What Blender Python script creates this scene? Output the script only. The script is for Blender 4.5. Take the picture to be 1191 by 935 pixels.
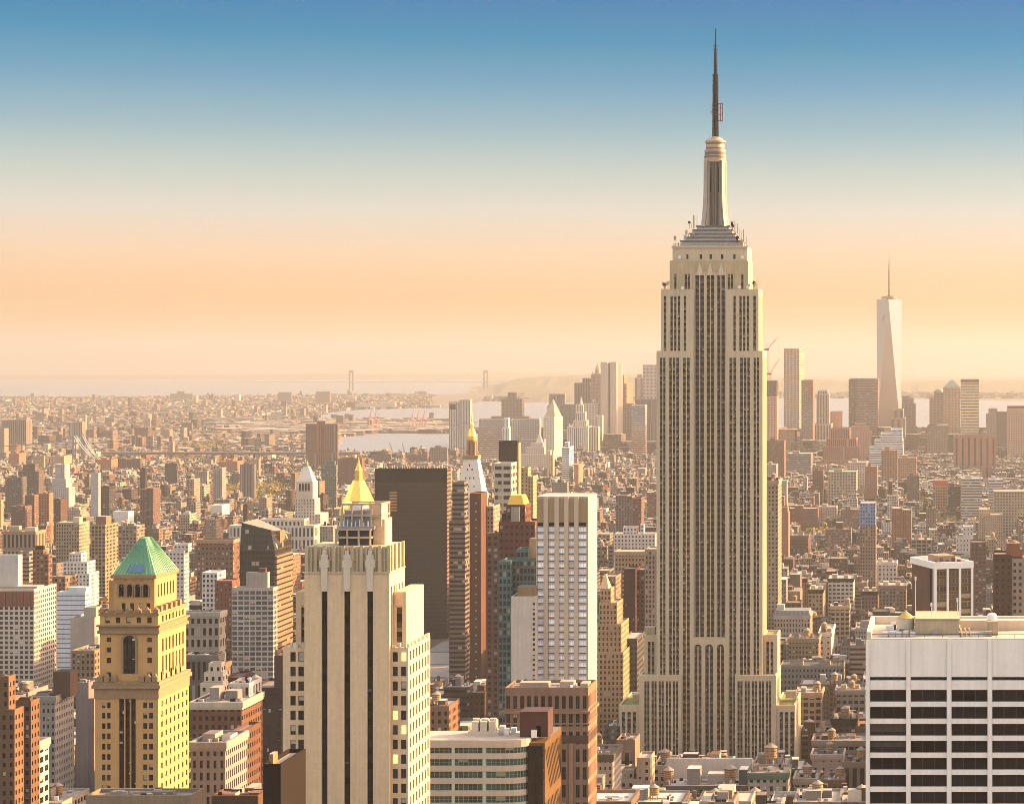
import bpy, math, random
import numpy as np
from math import radians, sin, cos, pi, floor
from mathutils import Vector

# ------------------------------------------------------------------ camera, sky, sun, exposure
for _o in list(bpy.data.objects):
    bpy.data.objects.remove(_o)
SC = bpy.context.scene
COL = SC.collection
F, CX, CY, EYE = 2680.0, 1095.0, 412.0, 259.0      # focal length and axis in photo pixels, eye height in metres
RE = 6.371e6                                       # earth radius: the ground really curves away
cam = bpy.data.cameras.new('camera')
cam_ob = bpy.data.objects.new('camera', cam)
COL.objects.link(cam_ob)
cam_ob.location = (0, 0, EYE)
cam_ob.rotation_euler = (radians(90), 0, 0)
cam.sensor_width = 36
cam.lens = 36 * F / 1191
cam.shift_x = (595.5 - CX) / 1191
cam.shift_y = -(467.5 - CY) / 1191
cam.clip_start = 1
cam.clip_end = 150000
SC.camera = cam_ob

SUN_EL, SUN_AZ = 18.5, 66.0                        # azimuth counted from the view axis (+Y) towards +X
sun = bpy.data.lights.new('sun', 'SUN')
sun.energy = 5.0
sun.angle = radians(0.5)
sun.color = (1.0, 0.55, 0.21)
sun_ob = bpy.data.objects.new('sun', sun)
COL.objects.link(sun_ob)
sd = Vector((sin(radians(SUN_AZ)) * cos(radians(SUN_EL)), cos(radians(SUN_AZ)) * cos(radians(SUN_EL)), sin(radians(SUN_EL))))
sun_ob.rotation_euler = sd.to_track_quat('Z', 'Y').to_euler()
sun_ob.location = (500, 0, 900)

W = bpy.data.worlds.new('World')
SC.world = W
W.use_nodes = True
nt = W.node_tree
nt.nodes.clear()
def wn(t, **k):
    n = nt.nodes.new(t)
    for a, b in k.items():
        setattr(n, a, b)
    return n
out = wn('ShaderNodeOutputWorld')
bg = wn('ShaderNodeBackground')
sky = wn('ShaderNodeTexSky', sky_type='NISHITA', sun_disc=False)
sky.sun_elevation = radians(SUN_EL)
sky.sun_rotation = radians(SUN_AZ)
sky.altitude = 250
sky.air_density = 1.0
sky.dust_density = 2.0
tc = wn('ShaderNodeTexCoord')
sep = wn('ShaderNodeSeparateXYZ')
nt.links.new(tc.outputs['Generated'], sep.inputs[0])
mr = wn('ShaderNodeMapRange')
mr.inputs['From Min'].default_value = -0.02
mr.inputs['From Max'].default_value = 0.18
nt.links.new(sep.outputs['Z'], mr.inputs['Value'])
ramp = wn('ShaderNodeValToRGB')
nt.links.new(mr.outputs[0], ramp.inputs[0])
def lin(c):
    return tuple(((v / 255 + 0.055) / 1.055) ** 2.4 if v > 10 else v / 255 / 12.92 for v in c)
SKY_K = 1.97                                         # world strength 0.15 and exposure taken out of the display values
stops = [(-0.02, (0.9588, 0.54, 0.24)), (0.0231, (0.9588, 0.54, 0.23)), (0.0418, (0.9808, 0.6671, 0.4371)), (0.0603, (0.7679, 0.7255, 0.6276)), (0.0789, (0.517, 0.628, 0.5983)), (0.0973, (0.2679, 0.4766, 0.5733)), (0.1156, (0.1069, 0.358, 0.5507)), (0.1339, (0.001, 0.2692, 0.4949)), (0.1519, (0.0005, 0.1939, 0.4694)), (0.18, (0.0005, 0.14, 0.36))]
el = ramp.color_ramp.elements
while len(el) < len(stops):
    el.new(0.5)
for e, (z, c) in zip(el, stops):
    e.position = (z + 0.02) / 0.2
    e.color = tuple(v * SKY_K for v in c) + (1,)
# above the frame the ramp hands over to a sky brightened as fill light
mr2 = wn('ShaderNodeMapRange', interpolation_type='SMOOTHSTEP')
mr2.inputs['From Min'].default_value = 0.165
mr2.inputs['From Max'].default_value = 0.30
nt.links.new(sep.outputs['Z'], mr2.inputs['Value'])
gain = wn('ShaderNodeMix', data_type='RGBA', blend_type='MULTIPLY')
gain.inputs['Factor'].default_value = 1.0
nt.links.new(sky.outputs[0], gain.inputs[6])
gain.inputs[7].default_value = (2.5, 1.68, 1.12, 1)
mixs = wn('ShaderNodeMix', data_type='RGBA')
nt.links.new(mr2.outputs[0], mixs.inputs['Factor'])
# the low sky is brighter round the sun
dp = wn('ShaderNodeVectorMath', operation='DOT_PRODUCT')
nt.links.new(tc.outputs['Generated'], dp.inputs[0])
dp.inputs[1].default_value = tuple(sd)
mx = wn('ShaderNodeMath', operation='MAXIMUM')
nt.links.new(dp.outputs['Value'], mx.inputs[0])
mx.inputs[1].default_value = 0.0
pw = wn('ShaderNodeMath', operation='POWER')
nt.links.new(mx.outputs[0], pw.inputs[0])
pw.inputs[1].default_value = 6.0
ml = wn('ShaderNodeMath', operation='MULTIPLY_ADD')
nt.links.new(pw.outputs[0], ml.inputs[0])
ml.inputs[1].default_value = 7.0
ml.inputs[2].default_value = 1.0
glow = wn('ShaderNodeMix', data_type='RGBA', blend_type='MULTIPLY')
glow.inputs['Factor'].default_value = 1.0
nt.links.new(ramp.outputs[0], glow.inputs[6])
nt.links.new(ml.outputs[0], glow.inputs[7])
nt.links.new(glow.outputs[2], mixs.inputs[6])
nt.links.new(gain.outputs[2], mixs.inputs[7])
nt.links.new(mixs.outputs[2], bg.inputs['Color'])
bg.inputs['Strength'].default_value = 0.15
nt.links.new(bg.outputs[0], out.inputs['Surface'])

SC.view_settings.view_transform = 'Standard'
SC.view_settings.look = 'None'
SC.view_settings.exposure = 1.75
SC.view_settings.gamma = 1
SC.render.engine = 'CYCLES'
cy = SC.cycles
cy.max_bounces = 4
cy.diffuse_bounces = 1
cy.glossy_bounces = 2
cy.transmission_bounces = 2
cy.volume_bounces = 0
cy.caustics_reflective = False
cy.caustics_refractive = False
cy.use_denoising = True
cy.filter_width = 0.85
cy.use_adaptive_sampling = True
cy.adaptive_threshold = 0.02

rnd = random.Random(7)

# ------------------------------------------------------------------ helpers
def X(px, Y):
    return (px - CX) * Y / F
def Z(py, Y):
    return EYE - (py - CY) * Y / F
def gz(Y, Xv=0.0):
    return -(Y * Y + Xv * Xv) / (2 * RE)
def pxx(Xv, Y):
    return CX + Xv * F / Y
def pyy(Zv, Y):
    return CY + (EYE - Zv) * F / Y
def dist_of(py):
    """distance at which the curved ground meets the sight line of row py"""
    k = (py - CY) / F
    # k = (EYE + d*d/2R)/d  ->  d*d/2R - k d + EYE = 0
    a = 1 / (2 * RE)
    q = k * k - 4 * a * EYE
    return (k - math.sqrt(max(q, 0))) / (2 * a)

MATS = {}
def nodes_of(name):
    m = bpy.data.materials.new(name)
    m.use_nodes = True
    t = m.node_tree
    b = t.nodes['Principled BSDF']
    return m, t, b
def L(t, a, b):
    t.links.new(a, b)
def mathn(t, op, a, b=None, c=None):
    n = t.nodes.new('ShaderNodeMath')
    n.operation = op
    for i, v in enumerate((a, b, c)):
        if v is None:
            continue
        if isinstance(v, (int, float)):
            n.inputs[i].default_value = v
        else:
            L(t, v, n.inputs[i])
    return n.outputs[0]
def mixc(t, f, a, b, blend='MIX'):
    n = t.nodes.new('ShaderNodeMix')
    n.data_type = 'RGBA'
    n.blend_type = blend
    for i, v in ((0, f), (6, a), (7, b)):
        if isinstance(v, (int, float)):
            n.inputs[i].default_value = v
        elif isinstance(v, tuple):
            n.inputs[i].default_value = v + ((1,) if len(v) == 3 else ())
        else:
            L(t, v, n.inputs[i])
    return n.outputs[2]
def grime(t, col, amount=0.25, scale=0.12, streak=0.15):
    """uneven tone and vertical weather streaks multiplied onto a colour"""
    g = t.nodes.new('ShaderNodeNewGeometry')
    n1 = t.nodes.new('ShaderNodeTexNoise')
    n1.inputs['Scale'].default_value = scale
    n1.inputs['Detail'].default_value = 6
    n1.inputs['Roughness'].default_value = 0.65
    L(t, g.outputs['Position'], n1.inputs['Vector'])
    mp = t.nodes.new('ShaderNodeMapping')
    mp.inputs['Scale'].default_value = (1.3, 1.3, 0.05)
    L(t, g.outputs['Position'], mp.inputs['Vector'])
    n2 = t.nodes.new('ShaderNodeTexNoise')
    n2.inputs['Scale'].default_value = 0.9
    n2.inputs['Detail'].default_value = 3
    L(t, mp.outputs[0], n2.inputs['Vector'])
    a = mathn(t, 'MULTIPLY_ADD', n1.outputs[0], amount * 2, 1 - amount)
    b = mathn(t, 'MULTIPLY_ADD', n2.outputs[0], streak * 2, 1 - streak)
    n3 = t.nodes.new('ShaderNodeTexNoise')
    n3.inputs['Scale'].default_value = 1.1
    n3.inputs['Detail'].default_value = 4
    n3.inputs['Roughness'].default_value = 0.75
    L(t, g.outputs['Position'], n3.inputs['Vector'])
    f = mathn(t, 'MULTIPLY', mathn(t, 'MULTIPLY', a, b), mathn(t, 'MULTIPLY_ADD', n3.outputs[0], amount * 1.2, 1 - amount * 0.6))
    cc = t.nodes.new('ShaderNodeCombineColor')
    for i in range(3):
        L(t, f, cc.inputs[i])
    return mixc(t, 1.0, col, cc.outputs[0], 'MULTIPLY')
def mat(name, col, rough=0.85, metal=0.0, amount=0.22, scale=0.12, streak=0.12, spec=0.4, emit=None):
    if name in MATS:
        return MATS[name]
    m, t, b = nodes_of(name)
    r = t.nodes.new('ShaderNodeRGB')
    r.outputs[0].default_value = tuple(col) + (1,)
    L(t, grime(t, r.outputs[0], amount, scale, streak), b.inputs['Base Color'])
    b.inputs['Roughness'].default_value = rough
    b.inputs['Metallic'].default_value = metal
    b.inputs['Specular IOR Level'].default_value = spec
    if emit:
        b.inputs['Emission Color'].default_value = emit[:3] + (1,)
        b.inputs['Emission Strength'].default_value = emit[3]
    MATS[name] = m
    return m
def attr(t, name):
    n = t.nodes.new('ShaderNodeAttribute')
    n.attribute_name = name
    return n
def city_wall_material():
    """wall colour and window grid read from face attributes: col = wall colour, wa = pitch u, pitch v, window share u, share v; wb = glass tone, seed, pale share"""
    m, t, b = nodes_of('city_wall')
    col = attr(t, 'col').outputs['Color']
    wa = attr(t, 'wa')
    wb = attr(t, 'wb')
    sa = t.nodes.new('ShaderNodeSeparateColor')
    L(t, wa.outputs['Color'], sa.inputs[0])
    sb = t.nodes.new('ShaderNodeSeparateColor')
    L(t, wb.outputs['Color'], sb.inputs[0])
    uv = t.nodes.new('ShaderNodeUVMap')
    uv.uv_map = 'uv'
    su = t.nodes.new('ShaderNodeSeparateXYZ')
    L(t, uv.outputs[0], su.inputs[0])
    cu = mathn(t, 'DIVIDE', su.outputs['X'], sa.outputs[0])
    cv = mathn(t, 'DIVIDE', su.outputs['Y'], sa.outputs[1])
    fu = mathn(t, 'FRACT', cu)
    fv = mathn(t, 'FRACT', cv)
    iu = mathn(t, 'FLOOR', mathn(t, 'DIVIDE', su.outputs['X'], mathn(t, 'MINIMUM', sa.outputs[0], 3.1)))
    iv = mathn(t, 'FLOOR', cv)
    hu = mathn(t, 'MULTIPLY', sa.outputs[2], 0.5)
    hv = mathn(t, 'MULTIPLY', wa.outputs['Alpha'], 0.5)
    mu = mathn(t, 'LESS_THAN', mathn(t, 'ABSOLUTE', mathn(t, 'SUBTRACT', fu, 0.5)), hu)
    mv = mathn(t, 'LESS_THAN', mathn(t, 'ABSOLUTE', mathn(t, 'SUBTRACT', fv, 0.5)), hv)
    mask = mathn(t, 'MULTIPLY', mu, mv)
    cx = t.nodes.new('ShaderNodeCombineXYZ')
    L(t, iu, cx.inputs[0]); L(t, iv, cx.inputs[1]); L(t, sb.outputs[1], cx.inputs[2])
    wn_ = t.nodes.new('ShaderNodeTexWhiteNoise')
    wn_.noise_dimensions = '3D'
    L(t, cx.outputs[0], wn_.inputs[0])
    pale = mathn(t, 'LESS_THAN', wn_.outputs['Value'], mathn(t, 'MULTIPLY', sb.outputs[2], 0.6))
    glass = t.nodes.new('ShaderNodeCombineColor')
    gt = mathn(t, 'MULTIPLY', sb.outputs[0], 0.5)
    L(t, gt, glass.inputs[0]); L(t, gt, glass.inputs[1]); L(t, mathn(t, 'MULTIPLY', gt, 1.12), glass.inputs[2])
    gcol = mixc(t, pale, glass.outputs[0], (0.27, 0.245, 0.21))
    gm = t.nodes.new('ShaderNodeGamma')
    gm.inputs[1].default_value = 1.5
    hs = t.nodes.new('ShaderNodeHueSaturation')
    hs.inputs['Saturation'].default_value = 0.78
    L(t, col, hs.inputs['Color'])
    L(t, hs.outputs[0], gm.inputs[0])
    wall = grime(t, gm.outputs[0], 0.32, 0.09, 0.22)
    # a sill line under each row and a slightly darker floor joint
    sill = mathn(t, 'LESS_THAN', fv, 0.09)
    has = mathn(t, 'GREATER_THAN', sa.outputs[2], 0.01)
    wall = mixc(t, mathn(t, 'MULTIPLY', mathn(t, 'MULTIPLY', sill, has), 0.22), wall, (0.05, 0.045, 0.04))
    L(t, mixc(t, mask, wall, gcol), b.inputs['Base Color'])
    L(t, mathn(t, 'MULTIPLY_ADD', mask, -0.65, 0.88), b.inputs['Roughness'])
    b.inputs['Specular IOR Level'].default_value = 0.15
    bp = t.nodes.new('ShaderNodeBump')
    bp.inputs['Strength'].default_value = 0.6
    bp.inputs['Distance'].default_value = 0.3
    L(t, mathn(t, 'SUBTRACT', 1.0, mask), bp.inputs['Height'])
    L(t, bp.outputs[0], b.inputs['Normal'])
    return m
def city_roof_material():
    m, t, b = nodes_of('city_roof')
    hs = t.nodes.new('ShaderNodeHueSaturation')
    hs.inputs['Value'].default_value = 0.66
    L(t, attr(t, 'col').outputs['Color'], hs.inputs['Color'])
    L(t, grime(t, hs.outputs[0], 0.42, 0.18, 0.0), b.inputs['Base Color'])
    b.inputs['Roughness'].default_value = 0.9
    return m
def pane_material(name, tone=(0.008, 0.008, 0.010), pale=0.14, blind=(0.5, 0.47, 0.42), rough=0.12, metal=0.0):
    """glass whose darkness and drawn blinds differ from window to window"""
    if name in MATS:
        return MATS[name]
    m, t, b = nodes_of(name)
    oi = t.nodes.new('ShaderNodeObjectInfo')
    uv = t.nodes.new('ShaderNodeUVMap')
    uv.uv_map = 'uv'
    s = t.nodes.new('ShaderNodeSeparateXYZ')
    L(t, uv.outputs[0], s.inputs[0])
    cx = t.nodes.new('ShaderNodeCombineXYZ')
    L(t, mathn(t, 'FLOOR', mathn(t, 'DIVIDE', s.outputs['X'], 100.0)), cx.inputs[0])
    L(t, oi.outputs['Random'], cx.inputs[1])
    w = t.nodes.new('ShaderNodeTexWhiteNoise')
    L(t, cx.outputs[0], w.inputs[0])
    rv = w.outputs['Value']
    sc = t.nodes.new('ShaderNodeSeparateColor')
    L(t, w.outputs['Color'], sc.inputs[0])
    drop = mathn(t, 'GREATER_THAN', s.outputs['Y'], mathn(t, 'MULTIPLY', sc.outputs[1], 1.2))
    isp = mathn(t, 'LESS_THAN', rv, pale)
    f = mathn(t, 'MULTIPLY', drop, isp)
    dark = mixc(t, sc.outputs[2], tone, tuple(v * 2.6 for v in tone))
    L(t, mixc(t, f, dark, blind), b.inputs['Base Color'])
    b.inputs['Roughness'].default_value = rough
    b.inputs['Metallic'].default_value = metal
    b.inputs['Specular IOR Level'].default_value = 0.15
    MATS[name] = m
    return m
def strip_material(name, glass, spandrel, sv, fh, pale=0.2, metal=0.3, hi=(0.55, 0.53, 0.5)):
    """a tall window bay: panes and metal spandrels alternate up the strip, uv in metres"""
    m, t, b = nodes_of(name)
    oi = t.nodes.new('ShaderNodeObjectInfo')
    uv = t.nodes.new('ShaderNodeUVMap')
    uv.uv_map = 'uv'
    s = t.nodes.new('ShaderNodeSeparateXYZ')
    L(t, uv.outputs[0], s.inputs[0])
    cv = mathn(t, 'DIVIDE', s.outputs['Y'], sv)
    fv = mathn(t, 'FRACT', cv)
    mask = mathn(t, 'LESS_THAN', fv, fh)
    cx = t.nodes.new('ShaderNodeCombineXYZ')
    L(t, mathn(t, 'FLOOR', cv), cx.inputs[0])
    L(t, mathn(t, 'MULTIPLY', oi.outputs['Random'], 917.0), cx.inputs[1])
    L(t, mathn(t, 'FLOOR', s.outputs['X']), cx.inputs[2])
    w = t.nodes.new('ShaderNodeTexWhiteNoise')
    L(t, cx.outputs[0], w.inputs[0])
    sc = t.nodes.new('ShaderNodeSeparateColor')
    L(t, w.outputs['Color'], sc.inputs[0])
    dark = mixc(t, sc.outputs[1], glass, tuple(v * 3 for v in glass))
    half = mathn(t, 'GREATER_THAN', fv, mathn(t, 'MULTIPLY_ADD', sc.outputs[2], fh * 0.5, fh * 0.45))
    g = mixc(t, mathn(t, 'MULTIPLY', mathn(t, 'LESS_THAN', w.outputs['Value'], pale), half), dark, hi)
    L(t, mixc(t, mask, spandrel, g), b.inputs['Base Color'])
    L(t, mathn(t, 'MULTIPLY_ADD', mask, -0.3, 0.45), b.inputs['Roughness'])
    b.inputs['Specular IOR Level'].default_value = 0.15
    L(t, mathn(t, 'MULTIPLY', mathn(t, 'SUBTRACT', 1.0, mask), metal), b.inputs['Metallic'])
    return m

WALL = city_wall_material()
ROOF = city_roof_material()
GLASS = pane_material('window_glass')
FRAME = mat('window_frame_paint', (0.06, 0.05, 0.042), 0.7)
NOWIN = (1.0, 1.0, 0.0, 0.0)
NOWB = (0.03, 0.0, 0.0, 0.0)

class MB:
    """collects quads with uv, colour and window attributes; build() links them as one mesh object"""
    def __init__(s):
        s.v, s.f, s.uv, s.col, s.wa, s.wb, s.mi = [], [], [], [], [], [], []
    def face(s, pts, uv=None, col=(0.4, 0.4, 0.4), wa=NOWIN, wb=NOWB, mi=0):
        n = len(s.v)
        s.v += [tuple(p) for p in pts]
        s.f.append(tuple(range(n, n + len(pts))))
        s.uv += uv if uv else [(0.0, 0.0)] * len(pts)
        s.col.append(tuple(col[:3]) + (1,))
        s.wa.append(wa)
        s.wb.append(wb)
        s.mi.append(mi)
    def vface(s, p, ud, w, z0, z1, col, win=None, wb=NOWB, mi=0, top0=None):
        """upright face from point p along unit ud, width w; windows are fitted to the width; rows hang from the top"""
        wa = NOWIN
        if win and (win[2] >= 1 or w > win[0] * 0.8):
            n = max(1, round(w / win[0]))
            wa = (w / n, win[1], win[2], win[3])
        zt = z1 if top0 is None else top0
        off = 400.0 * (win[1] if win else 1) 
        v0, v1 = off - (zt - z0), off - (zt - z1)
        q = (p[0] + ud[0] * w, p[1] + ud[1] * w)
        s.face([(p[0], p[1], z0), (q[0], q[1], z0), (q[0], q[1], z1), (p[0], p[1], z1)], [(0, v0), (w, v0), (w, v1), (0, v1)], col, wa, wb, mi)
    def box(s, x0, x1, y0, y1, z0, z1, col=(0.4, 0.4, 0.4), win=None, wb=NOWB, mi=0, skip='', top=True, tmi=None, tcol=None, bottom=False):
        if 'f' not in skip: s.vface((x0, y0), (1, 0), x1 - x0, z0, z1, col, win, wb, mi)
        if 'w' not in skip: s.vface((x1, y0), (0, 1), y1 - y0, z0, z1, col, win, wb, mi)
        if 'b' not in skip: s.vface((x1, y1), (-1, 0), x1 - x0, z0, z1, col, win, wb, mi)
        if 'e' not in skip: s.vface((x0, y1), (0, -1), y1 - y0, z0, z1, col, win, wb, mi)
        if top: s.face([(x0, y0, z1), (x1, y0, z1), (x1, y1, z1), (x0, y1, z1)], None, tcol or col, mi=mi if tmi is None else tmi)
        if bottom: s.face([(x0, y1, z0), (x1, y1, z0), (x1, y0, z0), (x0, y0, z0)], None, col, mi=mi)
    def loft(s, rings, col=(0.4, 0.4, 0.4), mi=0, cap=True):
        """rings: lists of equal numbers of points, bottom to top, counter-clockwise from above"""
        for a, b in zip(rings, rings[1:]):
            n = len(a)
            for i in range(n):
                j = (i + 1) % n
                s.face([a[i], a[j], b[j], b[i]], [(i, a[i][2]), (i + 1, a[j][2]), (i + 1, b[j][2]), (i, b[i][2])], col, mi=mi)
        if cap:
            s.face(rings[-1], None, col, mi=mi)
    def lathe(s, cx_, cy_, prof, n=16, col=(0.4, 0.4, 0.4), mi=0, rot=0.0):
        s.loft([[(cx_ + r * cos(rot + 2 * pi * i / n), cy_ + r * sin(rot + 2 * pi * i / n), z) for i in range(n)] for r, z in prof], col, mi)
    def bar(s, a, b, r, col=(0.4, 0.4, 0.4), mi=0, n=4):
        a, b = Vector(a), Vector(b)
        d = (b - a).normalized()
        u = d.cross(Vector((0, 0, 1)))
        if u.length < 1e-4: u = Vector((1, 0, 0))
        u.normalize()
        w = u.cross(d)
        ring = lambda p: [tuple(p + u * r * cos(2 * pi * (i + .5) / n) - w * r * sin(2 * pi * (i + .5) / n)) for i in range(n)]
        ra, rb = ring(a), ring(b)
        for i in range(n):
            j = (i + 1) % n
            s.face([ra[i], ra[j], rb[j], rb[i]], None, col, mi=mi)
        s.face(rb, None, col, mi=mi)
        s.face(ra[::-1], None, col, mi=mi)
    def mesh(s, name, mats, off=(0, 0, 0)):
        me = bpy.data.meshes.new(name)
        v = np.array(s.v, dtype=np.float64).reshape(-1, 3) - np.array(off)
        me.from_pydata(v.tolist(), [], s.f)
        ul = me.uv_layers.new(name='uv')
        ul.data.foreach_set('uv', np.array(s.uv, dtype=np.float32).ravel())
        for nm, dat in (('col', s.col), ('wa', s.wa), ('wb', s.wb)):
            a = me.attributes.new(nm, 'FLOAT_COLOR', 'FACE')
            a.data.foreach_set('color', np.array(dat, dtype=np.float32).ravel())
        for m in mats:
            me.materials.append(m)
        if len(mats) > 1:
            me.polygons.foreach_set('material_index', np.array(s.mi, dtype=np.int32))
        me.update()
        return me
    def build(s, name, mats, parent=None, loc=None):
        if not s.f:
            return None
        if not isinstance(mats, (list, tuple)):
            mats = [mats]
        off = tuple(parent_world(parent)) if parent else (loc or (0, 0, 0))
        o = bpy.data.objects.new(name, s.mesh(name, mats, off))
        COL.objects.link(o)
        if parent:
            o.parent = parent
        else:
            o.location = off
        return o
def parent_world(o):
    v = Vector((0, 0, 0))
    while o is not None:
        v += o.location
        o = o.parent
    return v
def tag(o, label=None, cat=None, group=None, kind=None):
    for k, v in (('label', label), ('category', cat), ('group', group), ('kind', kind)):
        if v:
            o[k] = v
    return o
def thing(name, label, cat, loc, group=None, rotz=0.0):
    o = bpy.data.objects.new(name, None)
    COL.objects.link(o)
    o.empty_display_size = 1
    o.location = loc
    o.rotation_euler = (0, 0, rotz)
    return tag(o, label, cat, group)
def structure(o, kind='structure'):
    o['kind'] = kind
    return o

# ------------------------------------------------------------------ window walls with real reveals
def merge_gaps(iv, a, b):
    out, p = [], a
    for s, e in iv:
        if s > p + 1e-6: out.append((p, s))
        p = e
    if b > p + 1e-6: out.append((p, b))
    return out
def grid_wall(mb, p, ud, w, z0, z1, cols, rows, depth=0.35, col=(0.4, 0.4, 0.4), mi=0, keep=None):
    """upright wall from p along ud with rectangular openings (cols: u intervals, rows: z intervals); returns the openings"""
    nx, ny = ud[1], -ud[0]                    # outward normal
    def P(u, z, d=0.0):
        return (p[0] + ud[0] * u - nx * d, p[1] + ud[1] * u - ny * d, z)
    def q(u0, u1, a, b):
        mb.face([P(u0, a), P(u1, a), P(u1, b), P(u0, b)], [(u0, a), (u1, a), (u1, b), (u0, b)], col, mi=mi)
    holes = []
    for a, b in merge_gaps(rows, z0, z1):
        q(0, w, a, b)
    for ri, (a, b) in enumerate(rows):
        cs = [(c, ci) for ci, c in enumerate(cols) if keep is None or keep(ci, ri)]
        for u0, u1 in merge_gaps([c for c, _ in cs], 0, w):
            q(u0, u1, a, b)
        for (u0, u1), ci in cs:
            d = depth
            mb.face([P(u0, a, d), P(u0, a), P(u0, b), P(u0, b, d)], None, col, mi=mi)
            mb.face([P(u1, a), P(u1, a, d), P(u1, b, d), P(u1, b)], None, col, mi=mi)
            mb.face([P(u0, a), P(u0, a, d), P(u1, a, d), P(u1, a)], None, col, mi=mi)
            mb.face([P(u0, b, d), P(u0, b), P(u1, b), P(u1, b, d)], None, col, mi=mi)
            holes.append((P(u0, a, d - 0.03), u1 - u0, b - a, ud, ci, ri))
    return holes
PANES = {}
def pane_mesh(w, h, mats, style='sash', key=''):
    """one window: glass with a frame round it and a meeting rail, standing on its lower left corner, facing -Y"""
    k = (max(round(w, 1), .1), max(round(h, 1), .1), style, key)
    if k in PANES:
        return PANES[k]
    mb = MB()
    pane_faces(mb, (0, 0, 0), k[0], k[1], (1, 0), style, 0.0)
    PANES[k] = mb.mesh('window', mats)
    return PANES[k]
def pane_faces(mb, o, w, h, ud, style, uoff):
    nx, ny = ud[1], -ud[0]
    def P(u, z, d):
        return (o[0] + ud[0] * u + nx * d, o[1] + ud[1] * u + ny * d, o[2] + z)
    mb.face([P(0, 0, 0), P(w, 0, 0), P(w, h, 0), P(0, h, 0)], [(uoff + 1, 0), (uoff + 99, 0), (uoff + 99, 1), (uoff + 1, 1)], mi=0)
    f = min(0.09, w * 0.06)
    def fr(u0, u1, a, b):
        mb.face([P(u0, a, .06), P(u1, a, .06), P(u1, b, .06), P(u0, b, .06)], None, mi=1)
    if style != 'plain':
        fr(0, f, 0, h); fr(w - f, w, 0, h); fr(f, w - f, 0, f); fr(f, w - f, h - f, h)
    if style == 'sash':
        fr(f, w - f, h * .5 - f * .4, h * .5 + f * .4)
    if style == 'pair':
        fr(w * .5 - f, w * .5 + f, f, h - f); fr(f, w * .5 - f, h * .5 - f * .4, h * .5 + f * .4); fr(w * .5 + f, w - f, h * .5 - f * .4, h * .5 + f * .4)
    if style == 'triple':
        for k in (1 / 3, 2 / 3): fr(w * k - f, w * k + f, f, h - f)
WCOUNT = {}
def put_windows(root, holes, mats=None, style='sash', key='', limit=100, name='window'):
    """each opening gets its own window object up to the limit for that thing; what is past it goes into one further part"""
    mats = mats or [GLASS, FRAME]
    base = parent_world(root)
    rest = MB()
    for i, (o, w, h, ud, ci, ri) in enumerate(holes):
        n = WCOUNT.get(root.name, 0)
        if n < limit:
            WCOUNT[root.name] = n + 1
            ob = bpy.data.objects.new(name, pane_mesh(w, h, mats, style, key))
            COL.objects.link(ob)
            ob.parent = root
            ob.location = Vector(o) - base
            ob.rotation_euler = (0, 0, math.atan2(ud[1], ud[0]))
            ob.scale = (w / max(round(w, 1), .1), 1, h / max(round(h, 1), .1))
        else:
            pane_faces(rest, o, w, h, ud, style, 100.0 * i)
    if rest.f:
        structure(rest.build(name, mats, root), 'stuff')

# ------------------------------------------------------------------ specials keep their part of the picture free: (x0, x1, lowest row to be seen, distance)
RESERVE = []          # (px0, px1, pytop, pybot, Y)
FOOT = []             # footprints (x0, x1, y0, y1)
LANDMARKS = []        # (short name, px centre, py centre, px0, px1, pytop, pybot, Y)
def reserve(px0, px1, yt, yb, Y, D, short=None):
    RESERVE.append((px0, px1, yt, yb, Y))
    x0, x1 = X(px0, Y), X(px1, Y)
    FOOT.append((min(x0, x1) - 1, max(x0, x1) + 1, Y - 2, Y + D + 1))
    if short:
        LANDMARKS.append((short, (px0 + px1) / 2, (yt + yb) / 2, px0, px1, yt, yb, Y))

LIME = mat('limestone', (0.49, 0.405, 0.275), 0.85, amount=0.2, scale=0.08, streak=0.22)
LIME_DARK = mat('weathered_limestone', (0.42, 0.335, 0.205), 0.9, amount=0.25, scale=0.12, streak=0.35)
STEEL = mat('weathered_steel', (0.34, 0.295, 0.265), 0.5, 0.3, amount=0.3, scale=0.5, streak=0.35)
BASE_DARK = mat('mast_shade_dark_steel', (0.13, 0.12, 0.115), 0.6, 0.2)  # on the mast ledges this dark tone paints the overhang shade
BASE_STEEL = mat('mast_base_steel', (0.40, 0.38, 0.36), 0.55, 0.2, amount=0.2, streak=0.25)
DARK_STEEL = mat('dark_painted_steel', (0.008, 0.0075, 0.009), 0.7, 0.0, spec=.05)
GOLD = mat('gold_leaf', (0.92, 0.62, 0.12), 0.32, 0.85, amount=0.1)
GREEN_ROOF = mat('moss_roof', (0.17, 0.19, 0.045), 0.95, amount=0.4, scale=0.3)
ROOF_GREY = mat('roof_felt_grey', (0.26, 0.235, 0.22), 0.95, amount=0.35, scale=0.2)
ROOF_PALE = mat('roof_gravel_pale', (0.36, 0.325, 0.295), 0.95, amount=0.3, scale=0.2)
ROOF_DARK = mat('roof_tar_dark', (0.07, 0.065, 0.065), 0.95, amount=0.35, scale=0.2)
TANK_WOOD = mat('weathered_tank_wood', (0.34, 0.22, 0.12), 0.85, streak=0.3)
COPPER = mat('green_copper', (0.14, 0.34, 0.18), 0.6, amount=0.2, scale=0.3, streak=0.25)
WHITE_PAINT = mat('white_paint', (0.72, 0.70, 0.66), 0.7, amount=0.12)
RED_PAINT = mat('red_lead_paint', (0.42, 0.07, 0.04), 0.6)
ORANGE_PAINT = mat('orange_crane_paint', (0.55, 0.2, 0.06), 0.6)
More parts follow.
